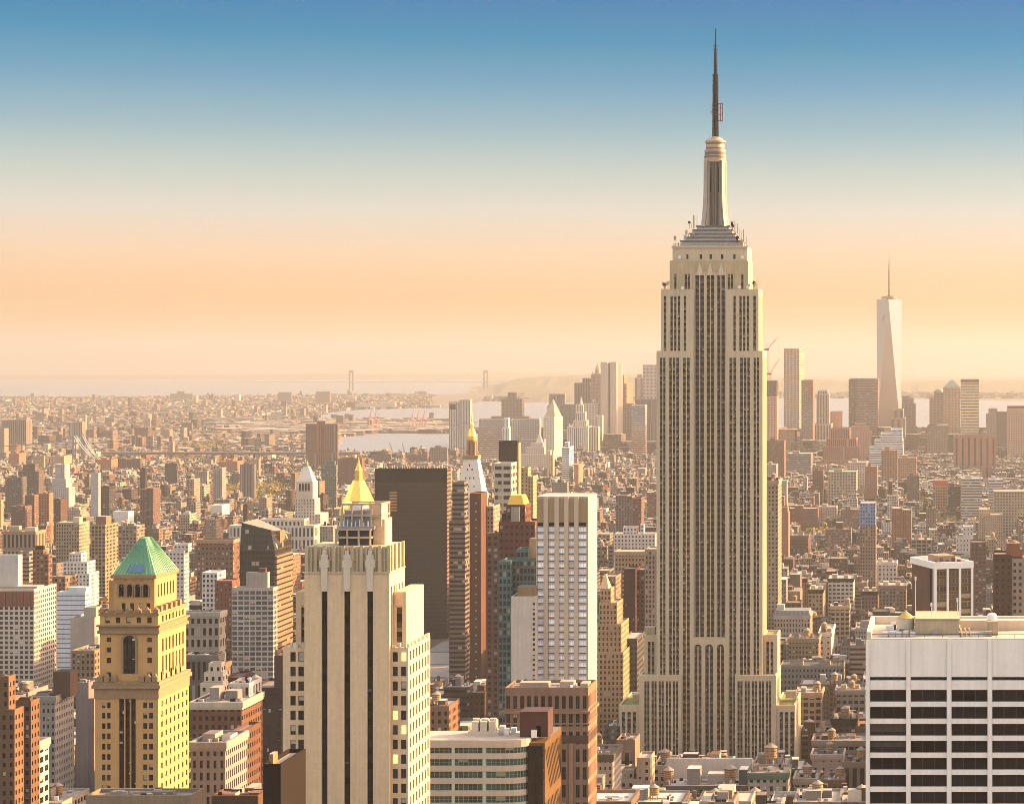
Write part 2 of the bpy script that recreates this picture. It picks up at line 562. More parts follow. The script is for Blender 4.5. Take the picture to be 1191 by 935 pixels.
ESB_BAY = strip_material('window_bay', (0.015, 0.014, 0.016), (0.115, 0.10, 0.08), 3.75, 0.58, pale=0.34, hi=(.30, .28, .245))
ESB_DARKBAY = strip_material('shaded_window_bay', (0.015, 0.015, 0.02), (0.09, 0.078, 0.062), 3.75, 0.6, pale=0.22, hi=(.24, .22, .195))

def strip_obj(root, mt, hole, name='window_bay'):
    o, w, h, ud, _c, _r = hole
    mb = MB()
    nx, ny = ud[1], -ud[0]
    q = (o[0] + ud[0] * w, o[1] + ud[1] * w)
    mb.face([o, (q[0], q[1], o[2]), (q[0], q[1], o[2] + h), (o[0], o[1], o[2] + h)], [(0, o[2] + 400), (w, o[2] + 400), (w, o[2] + h + 400), (0, o[2] + h + 400)])
    return mb.build(name, mt, root)

def px_iv(cols, x0, Y):
    return [(X(a, Y) - x0, X(b, Y) - x0) for a, b in cols]
def mirror(cols, c):
    return sorted((2 * c - b, 2 * c - a) for a, b in cols)

# ------------------------------------------------------------------ the setback tower with the mast
def setback_tower():
    Y = 1295.0
    c = 825.25
    root = thing('setback_skyscraper', 'tallest limestone setback skyscraper with a steel mast and dark antenna on top', 'skyscraper', (X(c, Y), Y, gz(Y)))
    def tier(name, a, b, yt, yb, dy, D, strips, bay=ESB_BAY, top_gap=3.0, bot_gap=0.0, roof=LIME_DARK, west=None, mt=LIME, rise=0.9):
        Yp = Y + dy
        x0, x1 = X(a, Y), X(b, Y)
        z1 = Z(yt, Y)
        z0 = Z(yb, Y) if yb else gz(Y)
        mb = MB()
        cols = px_iv(strips, x0, Y)
        cols = [(u, v) for u, v in cols]
        h = grid_wall(mb, (x0, Yp), (1, 0), x1 - x0, z0, z1, cols, [(z0 + bot_gap, z1 - top_gap)] if cols else [], 0.8) if cols else None
        if not cols:
            mb.vface((x0, Yp), (1, 0), x1 - x0, z0, z1, (.5, .5, .5))
        hw = []
        if west:
            n, sw = west
            pit = D / n
            wc = [(pit * (i + .5) - sw / 2, pit * (i + .5) + sw / 2) for i in range(n)]
            hw = grid_wall(mb, (x1, Yp), (0, 1), D, z0, z1, wc, [(z0 + bot_gap, z1 - top_gap)], 0.8)
            he = grid_wall(mb, (x0, Yp + D), (0, -1), D, z0, z1, wc, [(z0 + bot_gap, z1 - top_gap)], 0.8)
            hw = hw + he
        mb.box(x0, x1, Yp, Yp + D, z0, z1, skip='f' + ('we' if west else ''), top=False)
        # parapet
        mb.box(x0, x1, Yp, Yp + .8, z1, z1 + rise)
        mb.box(x0, x1, Yp + D - .8, Yp + D, z1, z1 + rise)
        mb.box(x1 - .8, x1, Yp + .8, Yp + D - .8, z1, z1 + rise)
        mb.box(x0, x0 + .8, Yp + .8, Yp + D - .8, z1, z1 + rise)
        o = mb.build(name, mt, root)
        rb = MB()
        rb.box(x0 + .8, x1 - .8, Yp + .8, Yp + D - .8, z1 - .5, z1 + .02)
        r = rb.build('roof', roof, root)
        for hh in (h or []) + hw:
            strip_obj(root, bay, hh)
        return o
    LF = [(767.6, 770.4), (771.3, 774), (778.3, 781.4), (782.4, 785.4), (786.4, 789.8), (794.2, 797.6), (798.7, 802.2)]
    CF = [(808, 812.2), (813.6, 818), (821.2, 825), (826.2, 830), (833.5, 837.2), (838.4, 842.4)]
    RF = mirror(LF, c)
    LU = [(771.6, 774.6), (779.4, 782.2), (783.8, 786.5), (788, 790.8), (795, 797.8)]
    # main shaft: two flanks stand before the recessed centre
    tier('shaft_wall', 763.5, 806.6, 410, None, 0, 30, LF, west=(7, 2.2))
    tier('shaft_wall', 843.9, 887, 410, None, 0, 30, RF, west=(7, 2.2))
    tier('shoulder_wall', 768.4, 806.6, 338, 410.0, 1.2, 28, LU, west=(6, 2.2))
    tier('shoulder_wall', 843.9, 882.1, 338, 410.0, 1.2, 28, mirror(LU, c), west=(6, 2.2))
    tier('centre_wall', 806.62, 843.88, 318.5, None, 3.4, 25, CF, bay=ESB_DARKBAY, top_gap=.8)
    # crown below the observation deck
    SIDE = [(783.4, 786), (795.6, 798.2), (799, 801.6)]
    crown = MB()
    Yc = Y + 3.4
    xa, xb = X(778, Y), X(869.5, Y)
    h = grid_wall(crown, (xa, Yc), (1, 0), X(806.62, Y) - xa, Z(338, Y), Z(303, Y), px_iv(SIDE, xa, Y), [(Z(336, Y), Z(318.5, Y))], .7)
    xr = X(843.88, Y)
    h += grid_wall(crown, (xr, Yc), (1, 0), xb - xr, Z(338, Y), Z(303, Y), px_iv(mirror(SIDE, c - 1.5), xr, Y), [(Z(336, Y), Z(318.5, Y))], .7)
    crown.box(X(806.62, Y), xr, Yc, Yc + 30, Z(318.5, Y) + .9, Z(303, Y), top=False, skip='web')
    crown.box(xa, xb, Yc, Yc + 33, Z(338, Y), Z(303, Y), skip='f')
    crown.build('crown_wall', LIME_DARK, root)
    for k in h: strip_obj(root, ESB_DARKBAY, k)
    up = MB()
    Yu = Yc + 1.5
    xa, xb = X(781, Y), X(868, Y)
    cols = [(797.2, 799.6), (812.6, 815.6), (824.2, 827.2), (837.4, 840.4), (852, 854.6)]
    h = grid_wall(up, (xa, Yu), (1, 0), xb - xa, Z(303, Y), Z(286.5, Y), px_iv(cols, xa, Y), [(Z(301, Y), Z(295.5, Y))], .6)
    up.box(xa, xb, Yu, Yu + 31, Z(303, Y), Z(286.5, Y), skip='f')
    up.box(xa - .5, xb + .5, Yu - .5, Yu + .1, Z(288, Y), Z(285.6, Y))
    up.build('deck_wall', LIME, root)
    put_windows(root, h, style='plain', key='g')
    for pc in (811.2 + 2, 825.2, 838.2):       # pale winged ornaments over the three centre bays
        o = MB()
        xm = X(pc, Y)
        for w_, a, b in ((2.1, 320, 315.5), (1.6, 315.5, 312), (.95, 312, 309), (.4, 309, 306.5)):
            o.box(xm - w_ / 2 * 1.4, xm + w_ / 2 * 1.4, Yc - .5 - w_ * .1, Yc + .3, Z(a, Y), Z(b, Y))
        o.build('ornament', mat('pale_ornament', (.58, .5, .36), .7), root)
    # deck fence and the stepped steel base of the mast
    f = MB()
    for k in range(42):
        xx = xa + (xb - xa) * (k + .5) / 42
        f.box(xx - .12, xx + .12, Yu + 1.0, Yu + 1.2, Z(286.5, Y), Z(283, Y))
    f.box(xa + .6, xb - .6, Yu + .95, Yu + 1.25, Z(283, Y), Z(282.4, Y))
    f.build('deck_fence', STEEL, root)
    st = MB()
    ym = Yu + 14.0
    Ym = ym
    prev = 286.5
    for k, (a, b, yy) in enumerate(((791.5, 864, 279), (797, 858, 274.5), (801, 853.5, 270), (804, 850, 265.5), (808, 846, 261))):
        hw = (X(b, Y) - X(a, Y)) / 2
        xm = X(826.5, Y)
        st.box(xm - hw, xm + hw, Ym - hw * .62, Ym + hw * .62, Z(prev, Y), Z(yy, Y))
        lg = MB(); lg.box(xm - hw - .5, xm + hw + .5, Ym - hw * .62 - .6, Ym + hw * .62 + .6, Z(yy, Y) - .75, Z(yy, Y) + .05, bottom=True); lg.build('ledge', BASE_DARK, root)  # ledge coloured dark to hold the shade of the step's overhang
        prev = yy
    st.build('mast_base', BASE_STEEL, root)
    xm = X(828, Y)
    s = Y / F
    m = MB()
    # fluted mast with four buttress wings that flare to the base
    R = 9.2 * s
    for k in range(4):
        a = pi / 4 + k * pi / 2
        ca, sa = cos(a), sin(a)
        def wing(r, hw_, z):
            return (xm + ca * r - sa * hw_, Ym + sa * r + ca * hw_, z)
        prof = ((20.1, 262), (18.2, 252), (16.6, 238), (15.7, 222), (15.4, 184))
        for (r0, y0), (r1, y1) in zip(prof, prof[1:]):
            t_ = 1.2
            p = [wing(0, -t_, Z(y0, Y)), wing(r0 * s, -t_, Z(y0, Y)), wing(r0 * s, t_, Z(y0, Y)), wing(0, t_, Z(y0, Y))]
            q = [wing(0, -t_, Z(y1, Y)), wing(r1 * s, -t_, Z(y1, Y)), wing(r1 * s, t_, Z(y1, Y)), wing(0, t_, Z(y1, Y))]
            m.loft([p, q])
    m.lathe(xm, Ym, [(R, Z(262, Y)), (R, Z(183, Y))], 24)
    m.build('mast', STEEL, root)
    for k in range(4):                                  # ribs and dark slots down the buttress wings
        a = pi / 4 + k * pi / 2
        ca, sa = cos(a), sin(a)
        for (r0, y0), (r1, y1) in zip(prof, prof[1:]):
            for o_ in (-1.25, 1.25):
                q = MB()
                f = lambda r, z, e: (xm + ca * r * s * e - sa * o_, Ym + sa * r * s * e + ca * o_, z)
                q.bar(f(r0, Z(y0, Y), .86), f(r1, Z(y1, Y), .86), .16); q.build('wing_rib', BASE_DARK, root)
    for k in range(12):
        a = k * pi / 6
        q = MB(); q.box(xm + (R + .02) * cos(a) - .35, xm + (R + .02) * cos(a) + .35, Ym + (R + .02) * sin(a) - .35, Ym + (R + .02) * sin(a) + .35, Z(222, Y), Z(192, Y)); q.build('mast_window', DARK_STEEL, root)
    for y0, y1, rr_ in ((177.6, 174.2, 12.35), (170.6, 168.6, 10.95), (165, 163.4, 10.9), (180.4, 178.8, 13.3)):
        q = MB(); q.lathe(xm, Ym, [(rr_ * s - .5, Z(y0, Y)), (rr_ * s, Z(y0, Y)), (rr_ * s, Z(y1, Y)), (rr_ * s - .5, Z(y1, Y))], 28); q.build('crown_window_band', BASE_DARK, root)  # dark bands standing for the grooves between the crown rings
    g = MB()
    for k in (-1, 0, 1):
        g.box(xm + k * 1.5 - .45, xm + k * 1.5 + .45, Ym - R - .5, Ym - R + 1.2, Z(260, Y), Z(186, Y))
    for k in (-1, 0, 1):
        g.box(xm + R - 1.2, xm + R + .5, Ym + k * 1.5 - .45, Ym + k * 1.5 + .45, Z(260, Y), Z(186, Y))
    g.build('mast_glazing', mat('mast_dark_glass', (.07, .055, .045), .3, .3), root)
    cr = MB()
    pr = [(12.6, 186), (12.6, 181), (13.2, 180.8), (13.2, 178.2), (12.2, 178), (12.2, 173.4), (13.0, 173.2), (13.0, 171.6), (10.8, 171.2), (10.8, 163), (12.2, 162.6), (12.2, 160.6), (9.6, 160), (8.0, 157.6), (3.6, 155.6)]
    cr.lathe(xm, Ym, [(r * s, Z(y, Y)) for r, y in pr], 28)
    cr.build('mast_crown', mat('mast_crown_metal', (.42, .31, .22), .5, .4), root)
    a = MB()
    xt = X(828.3, Y)
    def lattice(w0, w1, ya, yb, n):
        z0, z1 = Z(ya, Y), Z(yb, Y)
        for i in range(n):
            za, zb = z0 + (z1 - z0) * i / n, z0 + (z1 - z0) * (i + 1) / n
            ra, rb_ = (w0 + (w1 - w0) * i / n) * s / 2, (w0 + (w1 - w0) * (i + 1) / n) * s / 2
            for (sx, sy) in ((-1, -1), (1, -1), (1, 1), (-1, 1)):
                a.bar((xt + sx * ra, Ym + sy * ra, za), (xt + sx * rb_, Ym + sy * rb_, zb), .24)
            a.bar((xt - ra, Ym - ra, za), (xt + rb_, Ym - rb_, zb), .12)
            a.bar((xt + ra, Ym - ra, za), (xt - rb_, Ym - rb_, zb), .12)
            a.bar((xt + ra, Ym - ra, za), (xt + rb_, Ym + rb_, zb), .12)
            a.bar((xt - ra, Ym - ra, za), (xt - rb_, Ym + rb_, zb), .12)
    lattice(6.0, 5.4, 156, 112, 9)
    lattice(5.4, 4.6, 112, 82, 7)
    a.lathe(xt, Ym, [(1.0, Z(156, Y)), (.95, Z(82, Y)), (.85, Z(70, Y)), (.65, Z(55, Y)), (.42, Z(46, Y)), (.2, Z(28, Y))], 10)
    for yy in (83, 90, 96, 101, 118, 124, 137, 146):
        a.lathe(xt, Ym, [(.6, Z(yy + .5, Y)), (4.1 * s, Z(yy + .5, Y)), (4.1 * s, Z(yy - .3, Y)), (.6, Z(yy - .3, Y))], 12)
    for yy in range(48, 82, 5):
        a.bar((xt - 1.4, Ym, Z(yy, Y)), (xt + 1.4, Ym, Z(yy, Y)), .22)
        a.bar((xt, Ym - 1.4, Z(yy + 2, Y)), (xt, Ym + 1.4, Z(yy + 2, Y)), .22)
    a.build('antenna', DARK_STEEL, root)
    sa_ = MB()
    xs = X(834.5, Y)
    for dx in (0, 1.2):
        sa_.bar((xs + dx, Ym - 1, Z(138, Y)), (xs + dx, Ym - 1, Z(116, Y)), .3)
    for yy in (137, 130, 122, 117):
        sa_.bar((xt, Ym - 1, Z(yy, Y)), (xs + 1.4, Ym - 1, Z(yy, Y)), .25)
    for yy in (121, 126, 128): sa_.bar((xt - 3.2, Ym - 1, Z(yy, Y)), (xt, Ym - 1, Z(yy, Y)), .25)
    sa_.build('side_antenna', mat('dull_red_steel', (.14, .05, .045), .55, .2), root)
    # small aerials, dishes and floodlights on the setbacks
    rr = random.Random(3)
    for (a0, b0, yy, dy, n) in ((791.5, 812, 279, 10, 7), (845, 865, 279, 10, 8), (783, 797, 286, 6, 5), (856, 870, 286, 6, 4), (769.5, 778, 337, 2, 5), (870, 882, 337, 2, 9), (797, 808, 262, 16, 5), (845, 856, 268, 16, 6)):
        for k in range(n):
            px = a0 + (b0 - a0) * (k + rr.random() * .6) / n
            o = MB()
            xq, zq, yq = X(px, Y), Z(yy, Y), Y + dy + rr.uniform(0, 3)
            hh = rr.uniform(2, 7)
            o.bar((xq, yq, zq - 1), (xq, yq, zq + hh), .16)
            if rr.random() < .6:
                o.box(xq - .7, xq + .7, yq - .3, yq + .3, zq + hh * .55, zq + hh * .9, bottom=True)
            o.build('roof_aerial', rr.choice([DARK_STEEL, STEEL, LIME_DARK]), root)
    for px, yy, dy in ((789.5, 299, 4.2), (863, 299, 4.2), (794, 335, -.2), (860, 334, -.2), (870, 334, 0)):
        o = MB()
        xq, zq, yq = X(px, Y), Z(yy, Y), Y + dy
        n = 12
        o.loft([[(xq + r * cos(2 * pi * i / n), yq - d, zq + r * sin(2 * pi * i / n)) for i in range(n)] for r, d in ((.3, .1), (.9, .35), (.95, .6), (.05, .5))])
        o.build('dish', WHITE_PAINT, root)
    # lower masses
    arch = MB()
    xa, xb, Ya = X(803, Y), X(847.5, Y), Y - .6
    cs = [(807.8, 816), (820.4, 829.6), (834, 842.2)]
    h = grid_wall(arch, (xa, Ya), (1, 0), xb - xa, gz(Y), Z(741.5, Y), px_iv(cs, xa, Y), [(gz(Y), Z(749, Y))], 1.2)
    arch.box(xa, xb, Ya, Ya + 6, gz(Y), Z(741.5, Y), skip='f')
    arch.build('centre_pavilion_wall', LIME, root)
    for k in h:
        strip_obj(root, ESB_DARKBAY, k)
        o, w_, h_, _u, _c, _r = k
        mu = MB(); mu.box(o[0] + w_ / 2 - .28, o[0] + w_ / 2 + .28, Ya + .1, Ya + 1.15, o[2], o[2] + h_ - 1.2); mu.build('mullion', LIME, root)
        tym = MB()                                   # pale arched head of the bay
        pts = [(o[0] + w_ / 2 - w_ / 2 * cos(pi * i / 10), Ya + .15, o[2] + h_ - w_ * .5 + w_ * .5 * sin(pi * i / 10)) for i in range(11)]
        tl, trr = (o[0], Ya + .15, o[2] + h_), (o[0] + w_, Ya + .15, o[2] + h_)
        for i in range(10):
            t_ = tl if i < 5 else trr
            tym.face([pts[i], pts[i + 1], t_][::-1])
        tym.face([pts[5], trr, tl])
        tym.build('arch_head', LIME, root)
    LB = [v for i in range(5) for v in ((751.0 + 8.3 * i, 753.6 + 8.3 * i), (754.3 + 8.3 * i, 756.9 + 8.3 * i))]
    tier('base_wall', 745, 793.6, 785, None, -6, 40, LB, top_gap=2.5, west=(5, 2.2))
    tier('base_wall', 855.8, 903.5, 785, None, -6, 40, mirror(LB, c - .8), top_gap=2.5, west=(5, 2.2))
    tier('wing_wall', 748, 763.4, 741, None, 5, 22, [(752, 755.3), (756.6, 759.8)], roof=GREEN_ROOF, west=(3, 2))
    tier('wing_wall', 887.1, 903.6, 741, None, 5, 22, [(890.5, 893.8), (895.4, 898.6)], roof=GREEN_ROOF, west=(3, 2))
    OL = [(724.5, 728.6), (731, 735), (737.2, 741)]
    tier('outer_wing_wall', 721.2, 745, 820, None, -5, 50, OL, roof=GREEN_ROOF, west=(8, 2))
    tier('outer_wing_wall', 903.6, 925.5, 820, None, -5, 50, mirror(OL, c - 1), roof=GREEN_ROOF, west=(8, 2))
    for px, yy in ((738, 820), (918, 816), (752, 741)):
        o = MB()
        o.box(X(px, Y) - 3, X(px, Y) + 3, Y + 14, Y + 20, Z(yy, Y), Z(yy, Y) + 4)
        o.build('bulkhead', LIME_DARK, root)
    reserve(721, 931, 28, 892, Y - 8, 60, 'mast skyscraper')
setback_tower()

# ------------------------------------------------------------------ the pale brick tower with three dark stripes
def striped_tower():
    Y = 600.0
    BR = mat('pale_buff_brick', (0.60, 0.445, 0.275), 0.9, amount=0.22, scale=0.5, streak=0.18)
    TER = mat('crown_terracotta', (0.44, 0.355, 0.23), 0.9, amount=0.2, scale=0.3, streak=0.3)
    ORN = mat('white_terracotta', (0.54, 0.47, 0.37), 0.75, amount=0.15)
    root = thing('striped_tower', 'pale brick art deco tower with three black vertical stripes and pinnacled crown', 'tower', (X(405, Y), Y, gz(Y)))
    g = gz(Y)
    x0, x1 = X(354, Y), X(453, Y)
    mb = MB()
    st = [(374, 380.8), (400.2, 407.4), (427, 433.8)]
    h = grid_wall(mb, (x0, Y), (1, 0), x1 - x0, g, Z(666, Y), px_iv(st, x0, Y), [(g, Z(682, Y))], .7)
    mb.box(x0, x1, Y, Y + 17, g, Z(666, Y), skip='fw')
    wc = [(1.6 + 3.0 * i, 2.9 + 3.0 * i) for i in range(5)]
    hw = grid_wall(mb, (x1, Y), (0, 1), 17, g, Z(666, Y), wc, [(g, Z(683, Y))], .5)
    mb.build('shaft_wall', BR, root)
    bay = strip_material('black_stripe', (0.008, 0.008, 0.009), (0.014, 0.012, 0.012), 3.8, 0.5, pale=0.06, metal=0.0, hi=(.09, .09, .1))
    for k in h: strip_obj(root, bay, k, 'dark_stripe')
    for k in hw: strip_obj(root, ESB_BAY, k, 'side_window_bay')
    for k in h:
        o, w_, h_, *_ = k
        q = MB()
        xm, zt = o[0] + w_ / 2, o[2] + h_
        for a, b, hw_ in ((-1.2, 2.2, .8), (2.2, 5.0, .85), (5.0, 6.9, 1.2), (6.9, 8.3, .85), (8.3, 9.3, .45)):
            q.box(xm - hw_, xm + hw_, Y - .35 - hw_ * .12, Y + .6, zt + a, zt + b, bottom=True)
        q.build('ornament', ORN, root)
    # ribbed crown
    cr = MB()
    c0, c1 = X(356, Y), X(452, Y)
    cr.box(c0, c1, Y + .8, Y + 16.4, Z(666, Y), Z(636, Y))
    cr.box(x0 - .15, x1 + .15, Y - .2, Y + 17.2, Z(667, Y), Z(664.6, Y))
    for k in range(10):
        xx = c0 + (c1 - c0) * k / 9
        cr.box(xx - .42, xx + .42, Y + .25, Y + .8, Z(664.6, Y), Z(634.5, Y))
        if k < 9:
            x2 = xx + (c1 - c0) / 18
            cr.box(x2 - .2, x2 + .2, Y + .55, Y + .8, Z(664.6, Y), Z(638, Y))
    for k in range(4):
        yy = Y + 2.2 + k * 4.2
        cr.box(c1, c1 + .6, yy - .4, yy + .4, Z(664.6, Y), Z(634.5, Y))
    cr.box(c0, c1, Y + .5, Y + .8, Z(652, Y), Z(650.6, Y))
    cr.build('crown', TER, root)
    # shoulders with windows
    def shoulder(a, b, yt, dy, D, cols, ytop_win, roofmt=BR, wcols=None, wstyle='sash'):
        Yp = Y + dy
        xa, xb = X(a, Y), X(b, Y)
        m = MB()
        rows = []
        k = 0
        while True:
            zt = Z(ytop_win, Y) - 3.81 * k
            if zt < Z(960, Y): break
            rows.append((zt - 2.5, zt)); k += 1
        rows = rows[::-1]
        hh = grid_wall(m, (xa, Yp), (1, 0), xb - xa, g, Z(yt, Y), px_iv(cols, xa, Y), rows, .45)
        hw_ = []
        if wcols:
            hw_ = grid_wall(m, (xb, Yp), (0, 1), D, g, Z(yt, Y), wcols, rows, .45)
        m.box(xa, xb, Yp, Yp + D, g, Z(yt, Y), skip='f' + ('w' if wcols else ''))
        m.build('shoulder_wall', BR, root)
        p = MB()                                       # notched parapet
        n = max(3, round((xb - xa) / 1.4))
        for i in range(n):
            xx = xa + (xb - xa) * (i + .5) / n
            p.box(xx - .28, xx + .28, Yp - .1, Yp + .5, Z(yt, Y), Z(yt, Y) + .8 + .5 * (i % 2))
        for i in range(round(D / 1.6)):
            p.box(xb - .5, xb + .1, Yp + .8 + i * 1.6, Yp + 1.3 + i * 1.6, Z(yt, Y), Z(yt, Y) + .9)
        p.build('parapet', ORN, root)
        return sorted(hh + hw_, key=lambda q: -q[0][2])
    H = []
    H += shoulder(327, 353.9, 754, 1.5, 24, [(335.7, 342), (345, 351.5)], 759)
    H += shoulder(453.1, 473, 754, 1.5, 26, [(455, 461), (464.6, 471)], 759, wcols=[(2.2 + 3.4 * i, 3.9 + 3.4 * i) for i in range(7)])
    H.sort(key=lambda q: (q[3][1], -q[0][2]))
    put_windows(root, H, mats=[pane_material('office_glass', (.02, .02, .024), .3, (.45, .42, .36)), FRAME], key='of')
    lit = mat('lit_office_window', (.5, .35, .1), .5, emit=(1.0, .62, .2, .55))
    n = 0
    for o in root.children:
        if o.name.startswith('window') and o.rotation_euler.z < .1 and o.location.x > 0 and 'kind' not in o:
            n += 1
            if n in (2, 9, 12, 15):
                m2 = o.data.copy(); m2.materials[0] = lit; o.data = m2
    # upper shoulders, each with one tall slot
    for a, b, s0, s1, D in ((339, 353.9, 345.4, 352.4, 15), (453.1, 468.5, 457, 463.6, 20)):
        m = MB()
        xa, xb = X(a, Y), X(b, Y)
        hh = grid_wall(m, (xa, Y + 4), (1, 0), xb - xa, Z(756, Y), Z(690, Y), px_iv([(s0, s1)], xa, Y), [(Z(749, Y), Z(708, Y))], .5)
        m.box(xa, xb, Y + 4, Y + 4 + D, Z(756, Y), Z(690, Y), skip='f')
        m.box(X(s0, Y) - .3, X(s1, Y) + .3, Y + 3.7, Y + 4.2, Z(706, Y), Z(690.5, Y))
        m.build('upper_shoulder_wall', BR, root)
        for k in hh: strip_obj(root, ESB_DARKBAY, k, 'tall_window')
    # mechanical penthouse behind the crown: steel frame, tank box and screens
    pf = MB()
    Yp = Y + 4
    def px_frame(a, b, ya, yb, n, D, d0=0):
        za, zb = Z(ya, Y), Z(yb, Y)
        for i in range(n + 1):
            xx = X(a, Y) + (X(b, Y) - X(a, Y)) * i / n
            for yy in (Yp + d0, Yp + d0 + D):
                pf.box(xx - .22, xx + .22, yy - .22, yy + .22, za, zb)
        for zz in (zb, (za + zb) / 2):
            for yy in (Yp + d0, Yp + d0 + D):
                pf.box(X(a, Y) - .25, X(b, Y) + .25, yy - .27, yy + .27, zz - .25, zz + .25, bottom=True)
            for xx in (X(a, Y), X(b, Y)):
                pf.box(xx - .3, xx + .3, Yp + d0, Yp + d0 + D, zz - .25, zz + .22, bottom=True)
    px_frame(386, 426, 636, 617, 3, 8)
    px_frame(392, 437, 614, 588, 4, 9, 1.5)
    pf.build('penthouse_frame', mat('pale_steel_frame', (.36, .29, .21), .6), root)
    b1 = MB(); b1.box(X(388, Y), X(425, Y), Yp + 1, Yp + 8, Z(636, Y), Z(618, Y)); b1.build('penthouse_room', ROOF_DARK, root)
    b2 = MB(); b2.box(X(394, Y), X(424, Y), Yp + 2.2, Yp + 10, Z(613, Y), Z(595, Y)); b2.box(X(389, Y), X(430, Y), Yp + .6, Yp + 11, Z(617, Y), Z(613.5, Y), bottom=True)
    b2.build('cooling_tower', mat('blue_grey_cladding', (.24, .25, .28), .6), root)
    b3 = MB(); b3.box(X(426.5, Y), X(440, Y), Yp + 3, Yp + 11, Z(636, Y), Z(606, Y)); b3.box(X(424, Y), X(436, Y), Yp + 3.5, Yp + 10, Z(606, Y), Z(590, Y)); b3.build('stair_house', BR, root)
    for i in range(9):
        o = MB(); xx = X(389 + i * 4.8, Y); o.bar((xx, Yp + .8, Z(613.5, Y)), (xx, Yp + .8, Z(609 - (i % 3) * 1.5, Y)), .12); o.build('railing_post', WHITE_PAINT, root)
    vt = MB(); vt.lathe(X(408, Y), Yp + 6, [(1.9, Z(595, Y)), (1.9, Z(590, Y)), (.3, Z(587.6, Y))], 14); vt.build('vent_hood', WHITE_PAINT, root)
    reserve(327, 500, 586, 935, Y, 30, 'three-striped brick tower')
striped_tower()

